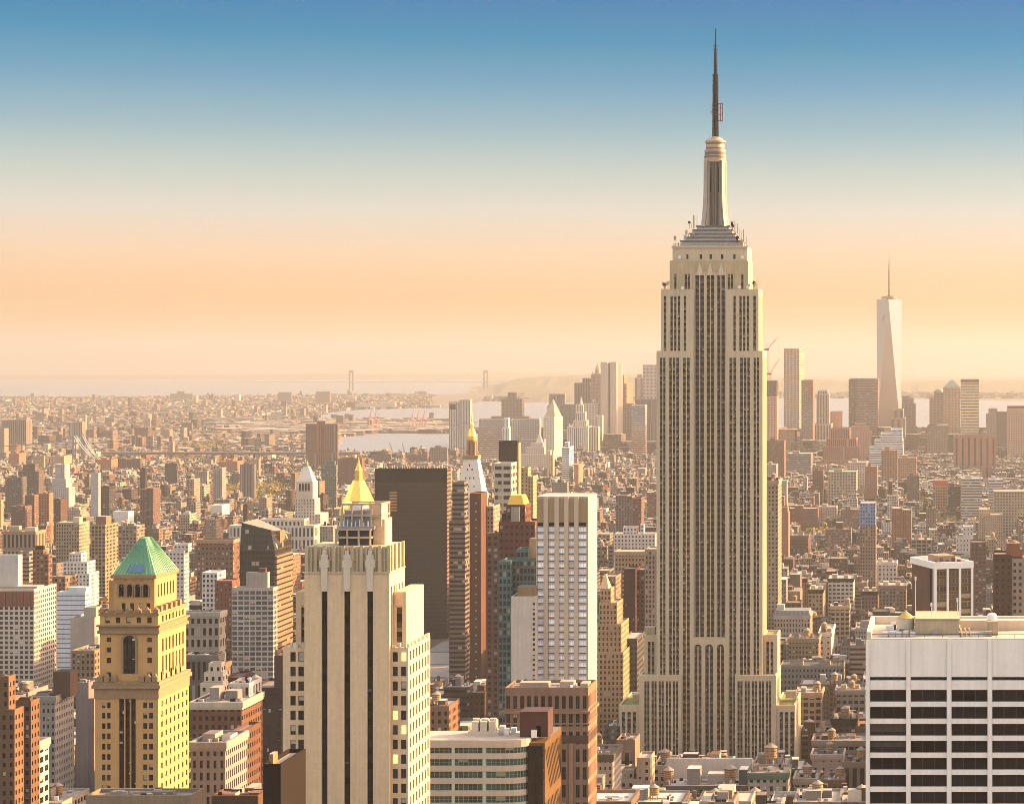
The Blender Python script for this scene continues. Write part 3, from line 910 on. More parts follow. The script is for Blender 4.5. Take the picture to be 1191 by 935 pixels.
# ------------------------------------------------------------------ the tower with the green copper roof
def copper_roof_tower():
    Y = 765.0
    TAN = mat('tan_brick', (0.45, 0.265, 0.105), 0.9, amount=0.14, scale=0.3, streak=0.12)
    TAND = mat('tan_terracotta_trim', (0.25, 0.165, 0.09), 0.85, amount=0.3, scale=0.5)  # trim darkened: shadow on the bands and dirt held in one colour
    root = thing('copper_roofed_tower', 'tan brick tower with a green copper hipped roof and arched upper windows', 'tower', (X(148, Y), Y, gz(Y)))
    g = gz(Y)
    D = 31.0
    # shaft
    x0, x1 = X(110.6, Y), X(184, Y)
    m = MB()
    cols = [(118.5, 122.6), (124.4, 128.6), (138, 144.3), (145.3, 150.9), (151.9, 157.8), (166.4, 171.2), (173.2, 178)]
    rows = []
    k = 0
    while Z(809, Y) - 3.43 * k > Z(960, Y):
        zt = Z(804.5, Y) - 3.43 * k; rows.append((zt - 1.95, zt)); k += 1
    rows = rows[::-1]
    narrow = [c for i, c in enumerate(cols) if i not in (2, 3, 4)]
    mid0, mid1 = X(137, Y), X(158.8, Y)
    hs = []
    # side thirds with paired windows, recessed dark centre third
    hs += grid_wall(m, (x0, Y), (1, 0), mid0 - x0, g, Z(799, Y), px_iv(cols[:2], x0, Y), rows, .4)
    hs += grid_wall(m, (mid1, Y), (1, 0), x1 - mid1, g, Z(799, Y), px_iv(cols[5:], mid1, Y), rows, .4)
    hc = grid_wall(m, (mid0, Y), (1, 0), mid1 - mid0, g, Z(799, Y), px_iv(cols[2:5], mid0, Y), [(g, Z(802, Y))], .9)
    wc = [(3 + 4.2 * i, 4.5 + 4.2 * i) for i in range(7)]
    hw = grid_wall(m, (x1, Y), (0, 1), D, g, Z(799, Y), wc, rows, .4)
    m.box(x0, x1, Y, Y + D, g, Z(799, Y), skip='fw')
    m.build('shaft_wall', TAN, root)
    bay = strip_material('dark_bronze_bay', (.008, .008, .009), (.028, .02, .015), 3.43, .62, pale=.14)
    for k in hc: strip_obj(root, bay, k)
    hs.sort(key=lambda q: -q[0][2]); hw.sort(key=lambda q: -q[0][2])
    # cornice bands and the balustrade with urns
    t = MB()
    for a, b, pr in ((812.5, 800.6, .22), (800.5, 796.5, .9), (796.4, 792.5, .5)):
        t.box(x0 - pr, x1 + pr, Y - pr, Y + D + pr, Z(a, Y), Z(b, Y), bottom=True)
    t.build('cornice', TAND, root)
    ux0, ux1 = X(115, Y), X(182.6, Y)
    uD = 28.5
    uY = Y + 1.0
    def urns(ya, yb, xa, xb, Yf_, D_, n, skip=()):
        for i in range(n):
            if i in skip: continue
            xx = xa + (xb - xa) * i / (n - 1)
            o = MB()
            o.box(xx - .9, xx + .9, Yf_ - .5, Yf_ + 1.0, Z(ya, Y), Z(ya, Y) + (Z(yb, Y) - Z(ya, Y)) * .6)
            o.lathe(xx, Yf_ + .25, [(.75, Z(ya, Y) + (Z(yb, Y) - Z(ya, Y)) * .6), (.5, Z(ya, Y) + (Z(yb, Y) - Z(ya, Y)) * .85), (.1, Z(yb, Y))], 8)
            o.build('urn', TAND, root)
        for i in range(1, 6):
            yy = Yf_ + D_ * i / 6
            o = MB()
            o.box(xb - 1.0, xb + .5, yy - .9, yy + .9, Z(ya, Y), Z(yb, Y))
            o.build('urn', TAND, root)
    urns(792.5, 783, ux0 + .5, ux1 - .5, Y - .2, uD, 9, (3, 4, 5))
    # arcaded stage
    m = MB()
    r2 = [(Z(b, Y), Z(a, Y)) for a, b in ((782, 789), (765, 771.5), (753, 759), (741.5, 747))][::1]
    r2 = sorted(r2)
    c2 = [(122.5, 128), (170, 175.5)]
    aw0, aw1 = 142.5, 156.5
    h2 = grid_wall(m, (ux0, uY), (1, 0), ux1 - ux0, Z(792.5, Y), Z(736, Y), px_iv(c2, ux0, Y), r2, .4)
    w2 = [(4 + 3.4 * i, 5.6 + 3.4 * i) for i in range(7)]
    h2w = grid_wall(m, (ux1, uY), (0, 1), uD, Z(792.5, Y), Z(736, Y), w2, [(Z(787, Y), Z(765, Y)), (Z(760, Y), Z(745, Y))], .6)
    m.box(ux0, ux1, uY, uY + uD, Z(792.5, Y), Z(736, Y), skip='fw')
    m.build('arcade_wall', TAN, root)
    def arched(xa, xb, ya, yb, Yf_, frame=.5, name='arched_window'):
        """arched window: dark glazing under a moulded stone surround"""
        n = 12
        xm, r = (X(xa, Y) + X(xb, Y)) / 2, (X(xb, Y) - X(xa, Y)) / 2
        zs = Z(yb, Y) - r
        prof = [(xm - r, Z(ya, Y))] + [(xm - r * cos(pi * i / n), zs + r * sin(pi * i / n)) for i in range(n + 1)] + [(xm + r, Z(ya, Y))]
        ro = r + frame
        prof2 = [(xm - ro, Z(ya, Y))] + [(xm - ro * cos(pi * i / n), zs + ro * sin(pi * i / n)) for i in range(n + 1)] + [(xm + ro, Z(ya, Y))]
        gl = MB()
        gl.face([(x, Yf_ - .04, z) for x, z in prof[::-1]][::-1], [(x, z + 400) for x, z in prof], mi=0)
        w_ = gl.build(name, bay, root)
        fr = MB()
        for i in range(len(prof) - 1):
            a, b, c_, d = prof[i], prof[i + 1], prof2[i + 1], prof2[i]
            fr.face([(a[0], Yf_ - .45, a[1]), (b[0], Yf_ - .45, b[1]), (c_[0], Yf_ - .45, c_[1]), (d[0], Yf_ - .45, d[1])][::-1])
            fr.face([(a[0], Yf_ - .45, a[1]), (a[0], Yf_ + .1, a[1]), (b[0], Yf_ + .1, b[1]), (b[0], Yf_ - .45, b[1])])
            fr.face([(d[0], Yf_ - .45, d[1]), (c_[0], Yf_ - .45, c_[1]), (c_[0], Yf_ + .1, c_[1]), (d[0], Yf_ + .1, d[1])])
        mu = MB()
        for f_ in (1 / 3, 2 / 3):
            xx = xm - r + 2 * r * f_
            mu.box(xx - .1, xx + .1, Yf_ - .2, Yf_ - .03, Z(ya, Y), zs + r * .8)
        mu.box(xm - r, xm + r, Yf_ - .16, Yf_ - .05, zs - .15, zs + .15, bottom=True)
        mu.build('mullion', DARK_STEEL, w_)
        f = fr.build('surround', TAND, w_)
    arched(aw0, aw1, 783.5, 739, uY, .7)
    t = MB()
    for a, b, pr in ((737, 733.6, .7), (733.5, 729, .35), (728.9, 727, 1.0), (716, 714, .4)):
        t.box(ux0 - pr, ux1 + pr, uY - pr, uY + uD + pr, Z(a, Y), Z(b, Y), bottom=True)
    t.build('cornice', TAND, root)
    m = MB()
    c3 = [(121 + 12.2 * i, 126.4 + 12.2 * i) for i in range(5)]
    h3 = grid_wall(m, (ux0, uY), (1, 0), ux1 - ux0, Z(727, Y), Z(713, Y), px_iv(c3, ux0, Y), [(Z(725, Y), Z(718, Y))], .4)
    h3w = grid_wall(m, (ux1, uY), (0, 1), uD, Z(727, Y), Z(713, Y), w2, [(Z(725, Y), Z(718, Y))], .4)
    m.box(ux0, ux1, uY, uY + uD, Z(727, Y), Z(713, Y), skip='fw')
    m.build('attic_wall', TAN, root)
    urns(713, 706, ux0 + .6, ux1 - .6, uY - .2, uD, 7)
    # top stage
    tx0, tx1 = X(128, Y), X(175.6, Y)
    tY, tD = uY + 2.5, 22.0
    m = MB()
    r4 = [(Z(712, Y), Z(702.5, Y))]
    c4 = [(137, 141.5), (147, 151.5), (157, 161.5), (166, 170.5)]
    h4 = grid_wall(m, (tx0, tY), (1, 0), tx1 - tx0, Z(713, Y), Z(671, Y), px_iv(c4, tx0, Y), r4, .4)
    h4w = grid_wall(m, (tx1, tY), (0, 1), tD, Z(713, Y), Z(671, Y), [(3 + 3 * i, 4.4 + 3 * i) for i in range(6)], [(Z(697, Y), Z(682, Y))], .5)
    m.box(tx0, tx1, tY, tY + tD, Z(713, Y), Z(671, Y), skip='fw')
    m.build('belfry_wall', TAN, root)
    for a, b in ((134, 140), (143.8, 149.8), (153.2, 159.2), (162.6, 168.6)):
        arched(a, b, 695.5, 680.5, tY, .35)
    sd_ = MB(); sd_.box(X(117, Y), tx0 - .1, tY + 4, tY + 16, Z(713, Y), Z(678, Y)); sd_.build('corner_turret', TAN, root)
    t = MB()
    t.box(tx0 - .7, tx1 + .7, tY - .7, tY + tD + .7, Z(673.5, Y), Z(669.5, Y), bottom=True)
    for i in range(5):
        xx = tx0 + (tx1 - tx0) * (i + .5) / 5
        t.lathe(xx, tY - .75, [(.45, Z(676.5, Y)), (.45, Z(675, Y))], 8)
    t.build('eaves', TAND, root)
    rf = MB()
    e0 = [(tx0 - .4, tY - .4), (tx1 + .4, tY - .4), (tx1 + .4, tY + tD + .4), (tx0 - .4, tY + tD + .4)]
    zr0, zr1 = Z(669.5, Y), Z(629, Y)
    xm0, xm1 = X(148.5, Y), X(155.5, Y)
    rid = [(xm0, tY + 8, zr1), (xm1, tY + 8, zr1), (xm1, tY + 14, zr1), (xm0, tY + 14, zr1)]
    rf.loft([[(a, b, zr0) for a, b in e0], rid])
    ro = rf.build('roof', COPPER, root)
    sm = MB()                                           # standing seams
    for i in range(1, 13):
        f_ = i / 13
        a = Vector((e0[0][0] + (e0[1][0] - e0[0][0]) * f_, e0[0][1] - .05, zr0)); b = Vector(rid[0]).lerp(Vector(rid[1]), f_)
        sm.bar(a, b + Vector((0, -.05, 0)), .2)
        a = Vector((e0[1][0] + .05, e0[1][1] + (e0[2][1] - e0[1][1]) * f_, zr0)); b = Vector(rid[1]).lerp(Vector(rid[2]), f_)
        sm.bar(a, b + Vector((.05, 0, 0)), .2)
    sm.build('seam', mat('dark_copper_seam', (.08, .23, .14), .6), ro)
    sk = MB()
    def onroof(px, f_):                                # point on the front slope
        base = Vector((X(px, Y), e0[0][1], zr0)); topx = xm0 + (xm1 - xm0) * ((X(px, Y) - tx0) / (tx1 - tx0))
        return base.lerp(Vector((topx, tY + 8, zr1)), f_) + Vector((0, -.3, .1))
    a, b, c_, d = onroof(143, .06), onroof(164, .06), onroof(163, .27), onroof(144.5, .27)
    sk.face([a, b, c_, d])
    sk.build('skylight', mat('blue_skylight', (.10, .17, .27), .2, .2), root)
    put_windows(root, hs[:] + h2 + h3 + h4 + hw + h2w + h3w + h4w, mats=[pane_material('hotel_glass', (.015, .014, .015), .3, (.42, .38, .3)), FRAME], key='ht')
    reserve(109, 220, 627, 935, Y, 34, 'copper-roofed tower')
copper_roof_tower()

# ------------------------------------------------------------------ white travertine slab, lower right
def travertine_slab():
    Y = 520.0
    TR = mat('white_travertine', (0.80, 0.74, 0.67), 0.7, amount=0.10, scale=0.25, streak=0.14)
    root = thing('travertine_office_slab', 'white stone office slab with rows of black windows and a blank top storey', 'office building', (X(1100, Y), Y, gz(Y)))
    g = gz(Y)
    x0, x1 = X(1008, Y), X(1300, Y)
    D = 32.0
    zt = Z(743.5, Y)
    m = MB()
    joints = [1007.9 + 47.4 * i for i in range(7)]
    cols = [(j + 4.0, j + 47.4 - 1.6) for j in joints[:6]]
    rows = [(Z(791, Y), Z(787, Y))]
    for k in range(11):
        rows.append((Z(816 + 19.75 * k, Y), Z(802 + 19.75 * k, Y)))
    rows = [r for r in rows if r[0] > Z(1040, Y)][::-1]
    h = grid_wall(m, (x0, Y), (1, 0), x1 - x0, g, zt, px_iv(cols, x0, Y), rows, .8)
    m.box(x0, x1, Y, Y + D, g, zt, skip='f', top=False)
    m.build('facade_wall', TR, root)
    for j in joints[:5]:
        q = MB(); q.box(X(j + 1.2, Y) - .42, X(j + 1.2, Y) + .42, Y - .4, Y + .03, g, zt - .05); q.build('pilaster', TR, root)
    black = pane_material('black_glass', (.006, .006, .007), .16, (.07, .06, .05), rough=.08)
    put_windows(root, sorted(h, key=lambda q: (-q[0][2], q[0][0])), mats=[black, mat('black_mullion', (.02, .02, .02), .4)], style='triple', key='gr')
    p = MB()
    p.box(x0, x0 + 1.0, Y, Y + D, zt, zt + 1.7); p.box(x0 + 1, x1, Y + D - 1.0, Y + D, zt, zt + 1.7); p.box(x0 + 1.0, x1, Y, Y + .9, zt, zt + .25)
    p.build('parapet', mat('parapet_stone', (.6, .52, .4), .8), root)
    r = MB(); r.box(x0 + 1, x1, Y + .9, Y + D - 1, zt - .6, zt - .05); r.build('roof', ROOF_PALE, root)
    mech = mat('yellowed_plant_room', (.38, .31, .20), .8, streak=.3)
    q = MB(); q.box(X(1064, Y), X(1116, Y), Y + 9, Y + 24, zt - .05, zt + 3.4); q.box(X(1063.5, Y), X(1116.5, Y), Y + 8.8, Y + 24.2, zt + 3.4, zt + 3.7); q.build('plant_room', mech, root)
    q = MB(); q.box(X(1149, Y), X(1162, Y), Y + 8, Y + 15, zt - .05, zt + 3.2); q.box(X(1151, Y), X(1159, Y), Y + 7.9, Y + 8.1, zt + .4, zt + 2.2, col=(.05, .05, .05)); q.build('stair_house', mech, root)
    q = MB(); q.box(X(1118, Y), X(1200, Y), Y + 18, Y + 22, zt - .05, zt + 2.2); q.build('duct', mat('duct_metal', (.55, .45, .33), .5, .3), root)
    for i in range(5):
        a = X(1026 + 8 * i, Y)
        q = MB(); q.box(a, a + 1.2, Y + 5, Y + 8, zt - .05, zt + .9 + .2 * (i % 2)); q.build('vent', mat('galvanised', (.42, .42, .43), .5, .4), root)
    q = MB()
    for i in range(3): q.bar((X(1120 + 5 * i, Y), Y + 5, zt), (X(1118 + 5 * i, Y), Y + 14, zt + .8), .25)
    q.bar((X(1116, Y), Y + 14, zt + .8), (X(1133, Y), Y + 14, zt + .8), .25)
    q.build('pipe', mech, root)
    q = MB(); q.lathe(X(1155, Y), Y + 11, [(1.1, zt + 3.2), (1.1, zt + 4.2), (.9, zt + 4.6), (.1, zt + 4.8)], 12); q.build('fan_hood', WHITE_PAINT, root)
    for px, hh in ((1064, 12), (1083, 6), (1114, 7)):
        q = MB(); q.bar((X(px, Y), Y + 14, zt), (X(px, Y), Y + 14, zt + hh), .12); q.bar((X(px, Y), Y + 14, zt + hh), (X(px, Y), Y + 14, zt + hh + .8), .3); q.build('roof_mast', WHITE_PAINT, root)
    # water tank on its own legs
    q = MB()
    tx, ty = X(1053.5, Y + 13), Y + 13
    for a in range(6):
        q.bar((tx + 1.5 * cos(a * pi / 3), ty + 1.5 * sin(a * pi / 3), zt - .05), (tx + 1.5 * cos(a * pi / 3), ty + 1.5 * sin(a * pi / 3), zt + 1.0), .12)
    q.lathe(tx, ty, [(1.9, zt + .9), (2.0, zt + 1.0), (1.95, zt + 3.5)], 22)
    wt = q.build('water_tank', mat('pale_tank_boards', (.50, .43, .33), .8, streak=.3), root)
    q = MB(); q.lathe(tx, ty, [(2.12, zt + 3.45), (.1, zt + 5.0)], 22); q.build('tank_roof', mat('amber_tank_roof', (.50, .30, .09), .7), wt)
    for i in range(14):
        q = MB(); a = X(1012 + i * 21, Y); q.bar((a, Y + 1.4, zt - .05), (a, Y + 1.4, zt + 1.0), .05); q.build('railing_post', DARK_STEEL, root)
    q = MB(); q.bar((x0 + 1.2, Y + 1.4, zt + 1.0), (x1 - 1, Y + 1.4, zt + 1.0), .05); q.build('railing', DARK_STEEL, root)
    rr = random.Random(5)
    for i in range(26):
        a, b_ = X(rr.uniform(1014, 1185), Y), Y + rr.uniform(3, 28)
        q = MB(); w_, d_, h_ = rr.uniform(.4, 1.8), rr.uniform(.4, 1.6), rr.uniform(.3, 1.3)
        q.box(a, a + w_, b_, b_ + d_, zt - .05, zt + h_); q.build('roof_unit', rr.choice([ROOF_GREY, ROOF_DARK, WHITE_PAINT, mech]), root)
    reserve(1006, 1191, 722, 935, Y, 34, 'white stone slab')
travertine_slab()

# ------------------------------------------------------------------ other single buildings, placed by distance and real size
CREAM, TANC, BUFF, REDB, BROWN, DKBROWN = (.56, .49, .39), (.42, .32, .21), (.48, .40, .29), (.31, .13, .075), (.19, .11, .075), (.06, .045, .04)
GREYC, WHITEC, PINKB, CONC, DKGREY, ORNG = (.33, .31, .295), (.68, .65, .61), (.50, .37, .29), (.42, .385, .345), (.12, .115, .115), (.46, .22, .10)
RPALE, RGREY, RDARK, RWHITE, RRED = (.48, .43, .39), (.27, .245, .225), (.075, .07, .07), (.68, .64, .60), (.32, .17, .12)
SEED = [0]
def wbv(tone=.03, pale=.15):
    SEED[0] += 1
    return (tone, SEED[0] * 0.737 % 97.0, pale, 0.0)
def tower(name, label, cat, Y, tiers, col, win=(3.2, 3.5, .5, .5), wb=(.03, .15), real=False, roof=RGREY, short=None, yb=None, rot=0.0, group=None, mt=None,
          west=True, parapet=1.0, bulk=(), tank=(), style='sash', glass=None, gkey='', wgap=1.2, cornice=None, limit=100, tiercol=None, litpx=0):
    """tiers: (px0, px1, pytop[, depth, dy, pybottom]) in photo pixels at distance Y; tiers without a bottom stand on the one before"""
    p0, p1 = min(t[0] for t in tiers), max(t[1] for t in tiers)
    if litpx and rot == 0 and p1 < CX - 40:           # depth from the width of the sunlit side as seen
        k = max(8.0, min(95.0, litpx * Y / max(30, CX - p1 - litpx))) / max((t[3] if len(t) > 3 else 25) for t in tiers)
        tiers = [tuple(t[:3]) + ((t[3] if len(t) > 3 else 25) * k,) + ((t[4] * min(1, k),) if len(t) > 4 else ()) + tuple(t[5:]) for t in tiers]
        bulk = [tuple(b[:4]) + (b[4] * min(1, k), b[5] * min(1, k), b[6]) for b in bulk]
    Dm = max((t[3] if len(t) > 3 else 25) for t in tiers)
    xm, gr = X((p0 + p1) / 2, Y), gz(Y, X((p0 + p1) / 2, Y)) - .3
    root = thing(name, label, cat, (xm, Y + Dm / 2, gr), group, radians(rot))
    v = wbv(*wb)
    last = None
    H = []
    for ti, t in enumerate(tiers):
        a, b, yt = t[:3]
        D = t[3] if len(t) > 3 else 25
        dy = t[4] if len(t) > 4 else 0.0
        ybm = t[5] if len(t) > 5 else None
        x0, x1, z1 = X(a, Y), X(b, Y), Z(yt, Y)
        z0 = gr if (ti == 0 or ybm == 'G') else (Z(ybm, Y) if ybm is not None else last)
        last = z1
        y0, y1 = Y + dy, Y + dy + D
        c = tiercol[ti] if tiercol and tiercol[ti] else col
        mb = MB()
        if real:
            su, sv, fw, fh = win
            zlow = Z(min((yb or 960) + 60, 960), Y)
            rows, z = [], z1 - wgap
            while z - sv > max(zlow, z0):
                rows.append((z - sv * fh, z)); z -= sv
            rows = rows[::-1]
            def cols_for(w):
                n = max(1, round(w / su)); p = w / n
                return [(p * i + p * (1 - fw) / 2, p * i + p * (1 + fw) / 2) for i in range(n)]
            hf = grid_wall(mb, (x0, y0), (1, 0), x1 - x0, z0, z1, cols_for(x1 - x0), rows, .35, c) if rows else []
            if not rows: mb.vface((x0, y0), (1, 0), x1 - x0, z0, z1, c)
            hw = []
            if west and rows:
                hw = grid_wall(mb, (x1, y0), (0, 1), D, z0, z1, cols_for(D), rows, .35, c)
            mb.box(x0, x1, y0, y1, z0, z1, c, None, skip='f' + ('w' if hw else ''), top=False)
            H.append((sorted(hf, key=lambda q: (-q[0][2])), sorted(hw, key=lambda q: -q[0][2])))
        else:
            mb.box(x0, x1, y0, y1, z0, z1, c, win, v, top=False)
        if parapet and x1 - x0 > 3:
            w_ = .45 if Y < 2500 else .9
            pz = z1 + parapet
            mb.box(x0, x1, y0, y0 + w_, z1, pz, c); mb.box(x0, x1, y1 - w_, y1, z1, pz, c)
            mb.box(x0, x0 + w_, y0 + w_, y1 - w_, z1, pz, c); mb.box(x1 - w_, x1, y0 + w_, y1 - w_, z1, pz, c)
        o = mb.build('wall', mt or WALL, root)
        rb = MB()
        w_ = .45 if Y < 2500 else .9
        rb.face([(x0 + w_, y0 + w_, z1), (x1 - w_, y0 + w_, z1), (x1 - w_, y1 - w_, z1), (x0 + w_, y1 - w_, z1)], None, roof)
        rb.build('roof', ROOF, root)
        if cornice and ti == 0:
            cb = MB()
            for pr, za, zb in ((.7, z1 - 1.3, z1 + parapet + .05), (.4, z1 - 2.2, z1 - 1.302)):
                cb.box(x0 - pr, x1 + pr, y0 - pr, y0 + .3, za, zb, cornice, bottom=True)
                cb.box(x0 - pr, x0 + .3, y0 + .3, y1 + .1, za, zb, cornice, bottom=True)
                cb.box(x1 - .3, x1 + pr, y0 + .3, y1 + .1, za, zb, cornice, bottom=True)
            cb.build('cornice', WALL, root)
    if Y < 1400:                          # small plant, ducts and pipes on the near roofs
        rr = random.Random(label)
        t = max(tiers, key=lambda q: q[1] - q[0])
        x0, x1, z1, D = X(t[0], Y), X(t[1], Y), Z(t[2], Y), (t[3] if len(t) > 3 else 25)
        if x1 - x0 > 6 and len(tiers) < 3:
            for k in range(9):
                q = MB(); w_, d_, h_ = rr.uniform(.6, 2.2), rr.uniform(.6, 2.4), rr.uniform(.4, 1.8)
                a, b = rr.uniform(x0 + 1, x1 - 3.4), Y + rr.uniform(.12, .85) * D
                q.box(a, a + w_, b, b + min(d_, D * .1 + .4), z1 - .05, z1 + h_)
                q.build('roof_unit', rr.choice([ROOF_DARK, ROOF_GREY, WHITE_PAINT, DARK_STEEL, STEEL]), root)
            for k in range(2):
                q = MB(); b = Y + rr.uniform(.2, .8) * D; a = rr.uniform(x0 + 1, (x0 + x1) / 2)
                q.box(a, a + rr.uniform(.25, .45) * (x1 - x0), b, b + .45, z1 + .15, z1 + .6, bottom=True)
                q.build('duct', STEEL, root)
    for bk in bulk:                       # (px0, px1, pytop, pybase, dy, D, colour)
        a, b, yt, yb_, dy, D, c = bk
        q = MB()
        q.box(X(a, Y), X(b, Y), Y + dy, Y + dy + D, Z(yb_, Y) - .2, Z(yt, Y), c, tcol=roof)
        q.build('penthouse', WALL, root)
    for tk in tank:
        px, pyb, dy, r = tk
        water_tank(root, X(px, Y), Y + dy, Z(pyb, Y) - .1, r)
    if real:
        for hf, hw in H:
            put_windows(root, hf, mats=[glass or GLASS, FRAME], style=style, key=gkey, limit=limit)
        for hf, hw in H:
            put_windows(root, hw, mats=[glass or GLASS, FRAME], style=style, key=gkey, limit=limit)
    yt0 = min(t[2] for t in tiers)
    reserve(p0, p1 + litpx, yt0, yb or 935, Y, Dm, short)
    return root
TANKM = {}
def water_tank(root, x, y, z, r=2.0):
    """timber roof tank: legs, staves, conical lid (copies share one mesh)"""
    k = round(r, 1)
    if k not in TANKM:
        q = MB()
        for i in range(4):
            a = pi / 4 + i * pi / 2
            q.bar((r * .8 * cos(a), r * .8 * sin(a), 0), (r * .8 * cos(a), r * .8 * sin(a), r * 1.05), r * .09)
        q.bar((-r * .57, -r * .57, r * .2), (r * .57, -r * .57, r * .95), r * .05)
        q.lathe(0, 0, [(r * .9, r), (r, r * 1.04), (r * .96, r * 2.7)], 14)
        for f_ in (1.3, 1.7, 2.1, 2.5):
            q.lathe(0, 0, [(r * .9, r * f_), (r * 1.03, r * f_), (r * 1.03, r * f_ + r * .05), (r * .9, r * f_ + r * .05)], 14, mi=1)
        q.lathe(0, 0, [(r * 1.1, r * 2.68), (r * .1, r * 3.35)], 14, mi=2)
        TANKM[k] = q.mesh('water_tank', [TANK_WOOD, DARK_STEEL, mat('tank_lid', (.30, .24, .19), .8)])
    o = bpy.data.objects.new('water_tank', TANKM[k])
    COL.objects.link(o)
    o.parent = root
    o.location = Vector((x, y, z)) - parent_world(root)
    o.rotation_euler = (0, 0, (x * 1.7 + y) % 1.5)
    return o

T = tower
# ---- near buildings round the four large ones, windows modelled one by one
T('office_block', 'white gridded office block with a rusty red top storey', 'office building', 1690, [(-60, 39.5, 686.5, 38)], WHITEC, (3.8, 3.6, .62, .6), real=True, roof=RPALE, yb=806, short='white gridded block',
  mt=mat('white_glazed_brick', (.47, .41, .34), .8), bulk=[(-60, 38, 683, 686, 8, 14, CONC)], litpx=26, gkey='w')
def rusty_band():
    r = [o for o in bpy.data.objects if o.name == 'office_block'][0]
    Y = 1690; q = MB()
    q.box(X(-60, Y) - .3, X(39.5, Y) - .02, Y - .35, Y - .02, Z(705, Y), Z(687.5, Y) + .1)
    q.build('top_storey_screen', mat('rusty_red_screen', (.17, .055, .035), .8, amount=.4, scale=.4), r)
    for i in range(20):
        m = MB(); m.box(X(-44 + i * 4.2, Y), X(-44 + i * 4.2, Y) + .22, Y - .5, Y - .36, Z(705, Y), Z(688, Y)); m.build('screen_post', DARK_STEEL, r)
rusty_band()
T('brick_apartment_building', 'narrow orange brown brick tower with a stepped top at the frame edge', 'apartment building', 810, [(-40, 17, 828, 8), (-30, 9, 790, 6, .8)], (.27, .17, .10), (2.5, 3.3, .42, .5), real=True, roof=RGREY, yb=935, short='orange brown brick tower', bulk=[(2, 7, 786, 791, 1.5, 2, BROWN)])
T('brick_apartment_building', 'orange brown brick block beside the stepped brick tower with small windows', 'apartment building', 835, [(17.2, 36, 818, 8)], (.24, .15, .09), (2.4, 3.3, .42, .5), real=True, roof=RDARK, yb=935, bulk=[(20, 33, 812, 818, 1.5, 2.5, BROWN)])
T('stone_loft_building', 'grey stone building with an ornate arcaded top storey and brown penthouse', 'office building', 1040, [(37.5, 64, 812, 46)], (.36, .335, .31), (2.1, 3.5, .46, .52), real=True, roof=RDARK, yb=935, short='grey ornate block', litpx=22, cornice=(.36, .33, .30),
  bulk=[(56, 76, 783, 812, 12, 18, BROWN), (40, 53, 806, 812, 5, 9, GREYC)])
T('office_block', 'plain mauve grey party wall of a block with no windows', 'office building', 1080, [(88, 103, 796, 40), (103.2, 109, 812, 30, 2, 'G')], (.33, .285, .28), None, roof=RPALE, yb=925, litpx=6, bulk=[(90, 98, 791, 797, 10, 8, GREYC)])
T('brick_loft_building', 'low tan brick block with dark square windows next to the copper roofed tower', 'loft building', 1350, [(83, 110, 758, 28)], (.34, .25, .16), (2.6, 3.7, .5, .55), real=True, roof=RGREY, yb=796)
T('curved_glass_house', 'white glass building with a rounded corner and horizontal blue stripes', 'office building', 1500, [(66, 99, 690, 34)], (.62, .66, .72), (40, 3.1, 1.0, .22), (.25, .0), roof=RWHITE, yb=745, litpx=6, mt=None, short='white rounded glass building', bulk=[(78, 100, 683, 690, 4, 24, (.66, .68, .72))])
T('stucco_house', 'windowless pinkish stucco block with a green rooftop strip', 'building', 1420, [(82, 110, 720, 26)], (.47, .40, .34), None, roof=(.2, .34, .26), yb=745, bulk=[(92, 106, 708, 720, 8, 10, (.45, .39, .33))])
T('foreground_roof_block', 'dark parapeted rooftop below the copper roofed tower at the frame bottom', 'building', 600, [(100, 222, 929, 10)], (.36, .28, .19), None, roof=RGREY, yb=935, bulk=[(170, 195, 924, 929, 4, 3, (.33, .27, .2)), (120, 132, 925, 929, 5, 3, CONC)])

T('brick_loft_building', 'brown brick loft block with a pale cream band under its roof', 'loft building', 960, [(222, 281, 819, 30)], (.24, .135, .085), (2.6, 3.7, .5, .5), real=True, roof=RPALE, yb=860, cornice=(.52, .47, .38), bulk=[(236, 247, 803, 819, 9, 7, GREYC), (252, 266, 808, 819, 12, 8, GREYC)], short='cream banded brick loft')
T('gabled_stone_house', 'grey stone building with a pediment and heavy carved lower windows', 'office building', 820, [(222, 262, 866, 26)], (.36, .33, .29), (2.4, 4.3, .42, .66), real=True, roof=RGREY, yb=935, cornice=(.40, .37, .33), bulk=[(228, 243, 857, 866, 7, 9, CONC), (249, 259, 860, 866, 9, 8, WHITEC)])
T('brick_loft_building', 'slim red brown brick block squeezed beside the pedimented stone building', 'loft building', 850, [(262.3, 277, 856, 28)], (.21, .115, .075), (2.3, 3.7, .42, .5), real=True, roof=RGREY, yb=935)
T('brick_office_tower', 'dark brown brick tower with an ornate chimneyed upper block and pale blinds', 'office building', 1040, [(277.5, 327, 838, 34), (289, 327, 803, 30, 3)], (.13, .08, .06), (2.4, 3.7, .48, .5), (.06, .3), real=True, roof=RGREY, yb=935, glass=pane_material('blind_glass', (.02, .018, .018), .55, (.52, .52, .54)), gkey='bl', short='dark brown brick tower',
  bulk=[(313, 326, 765, 803, 8, 10, (.17, .1, .075)), (314, 316.5, 758, 765, 8, 2, (.35, .2, .1)), (322, 324.5, 758, 765, 8, 2, (.35, .2, .1))])
T('brick_block', 'black brick box with a stone capped roof just left of the striped tower', 'building', 560, [(306, 326.5, 893, 22)], (.05, .033, .028), None, roof=RPALE, yb=935, bulk=[(307, 312, 880, 893, 4, 4, (.38, .25, .12))])
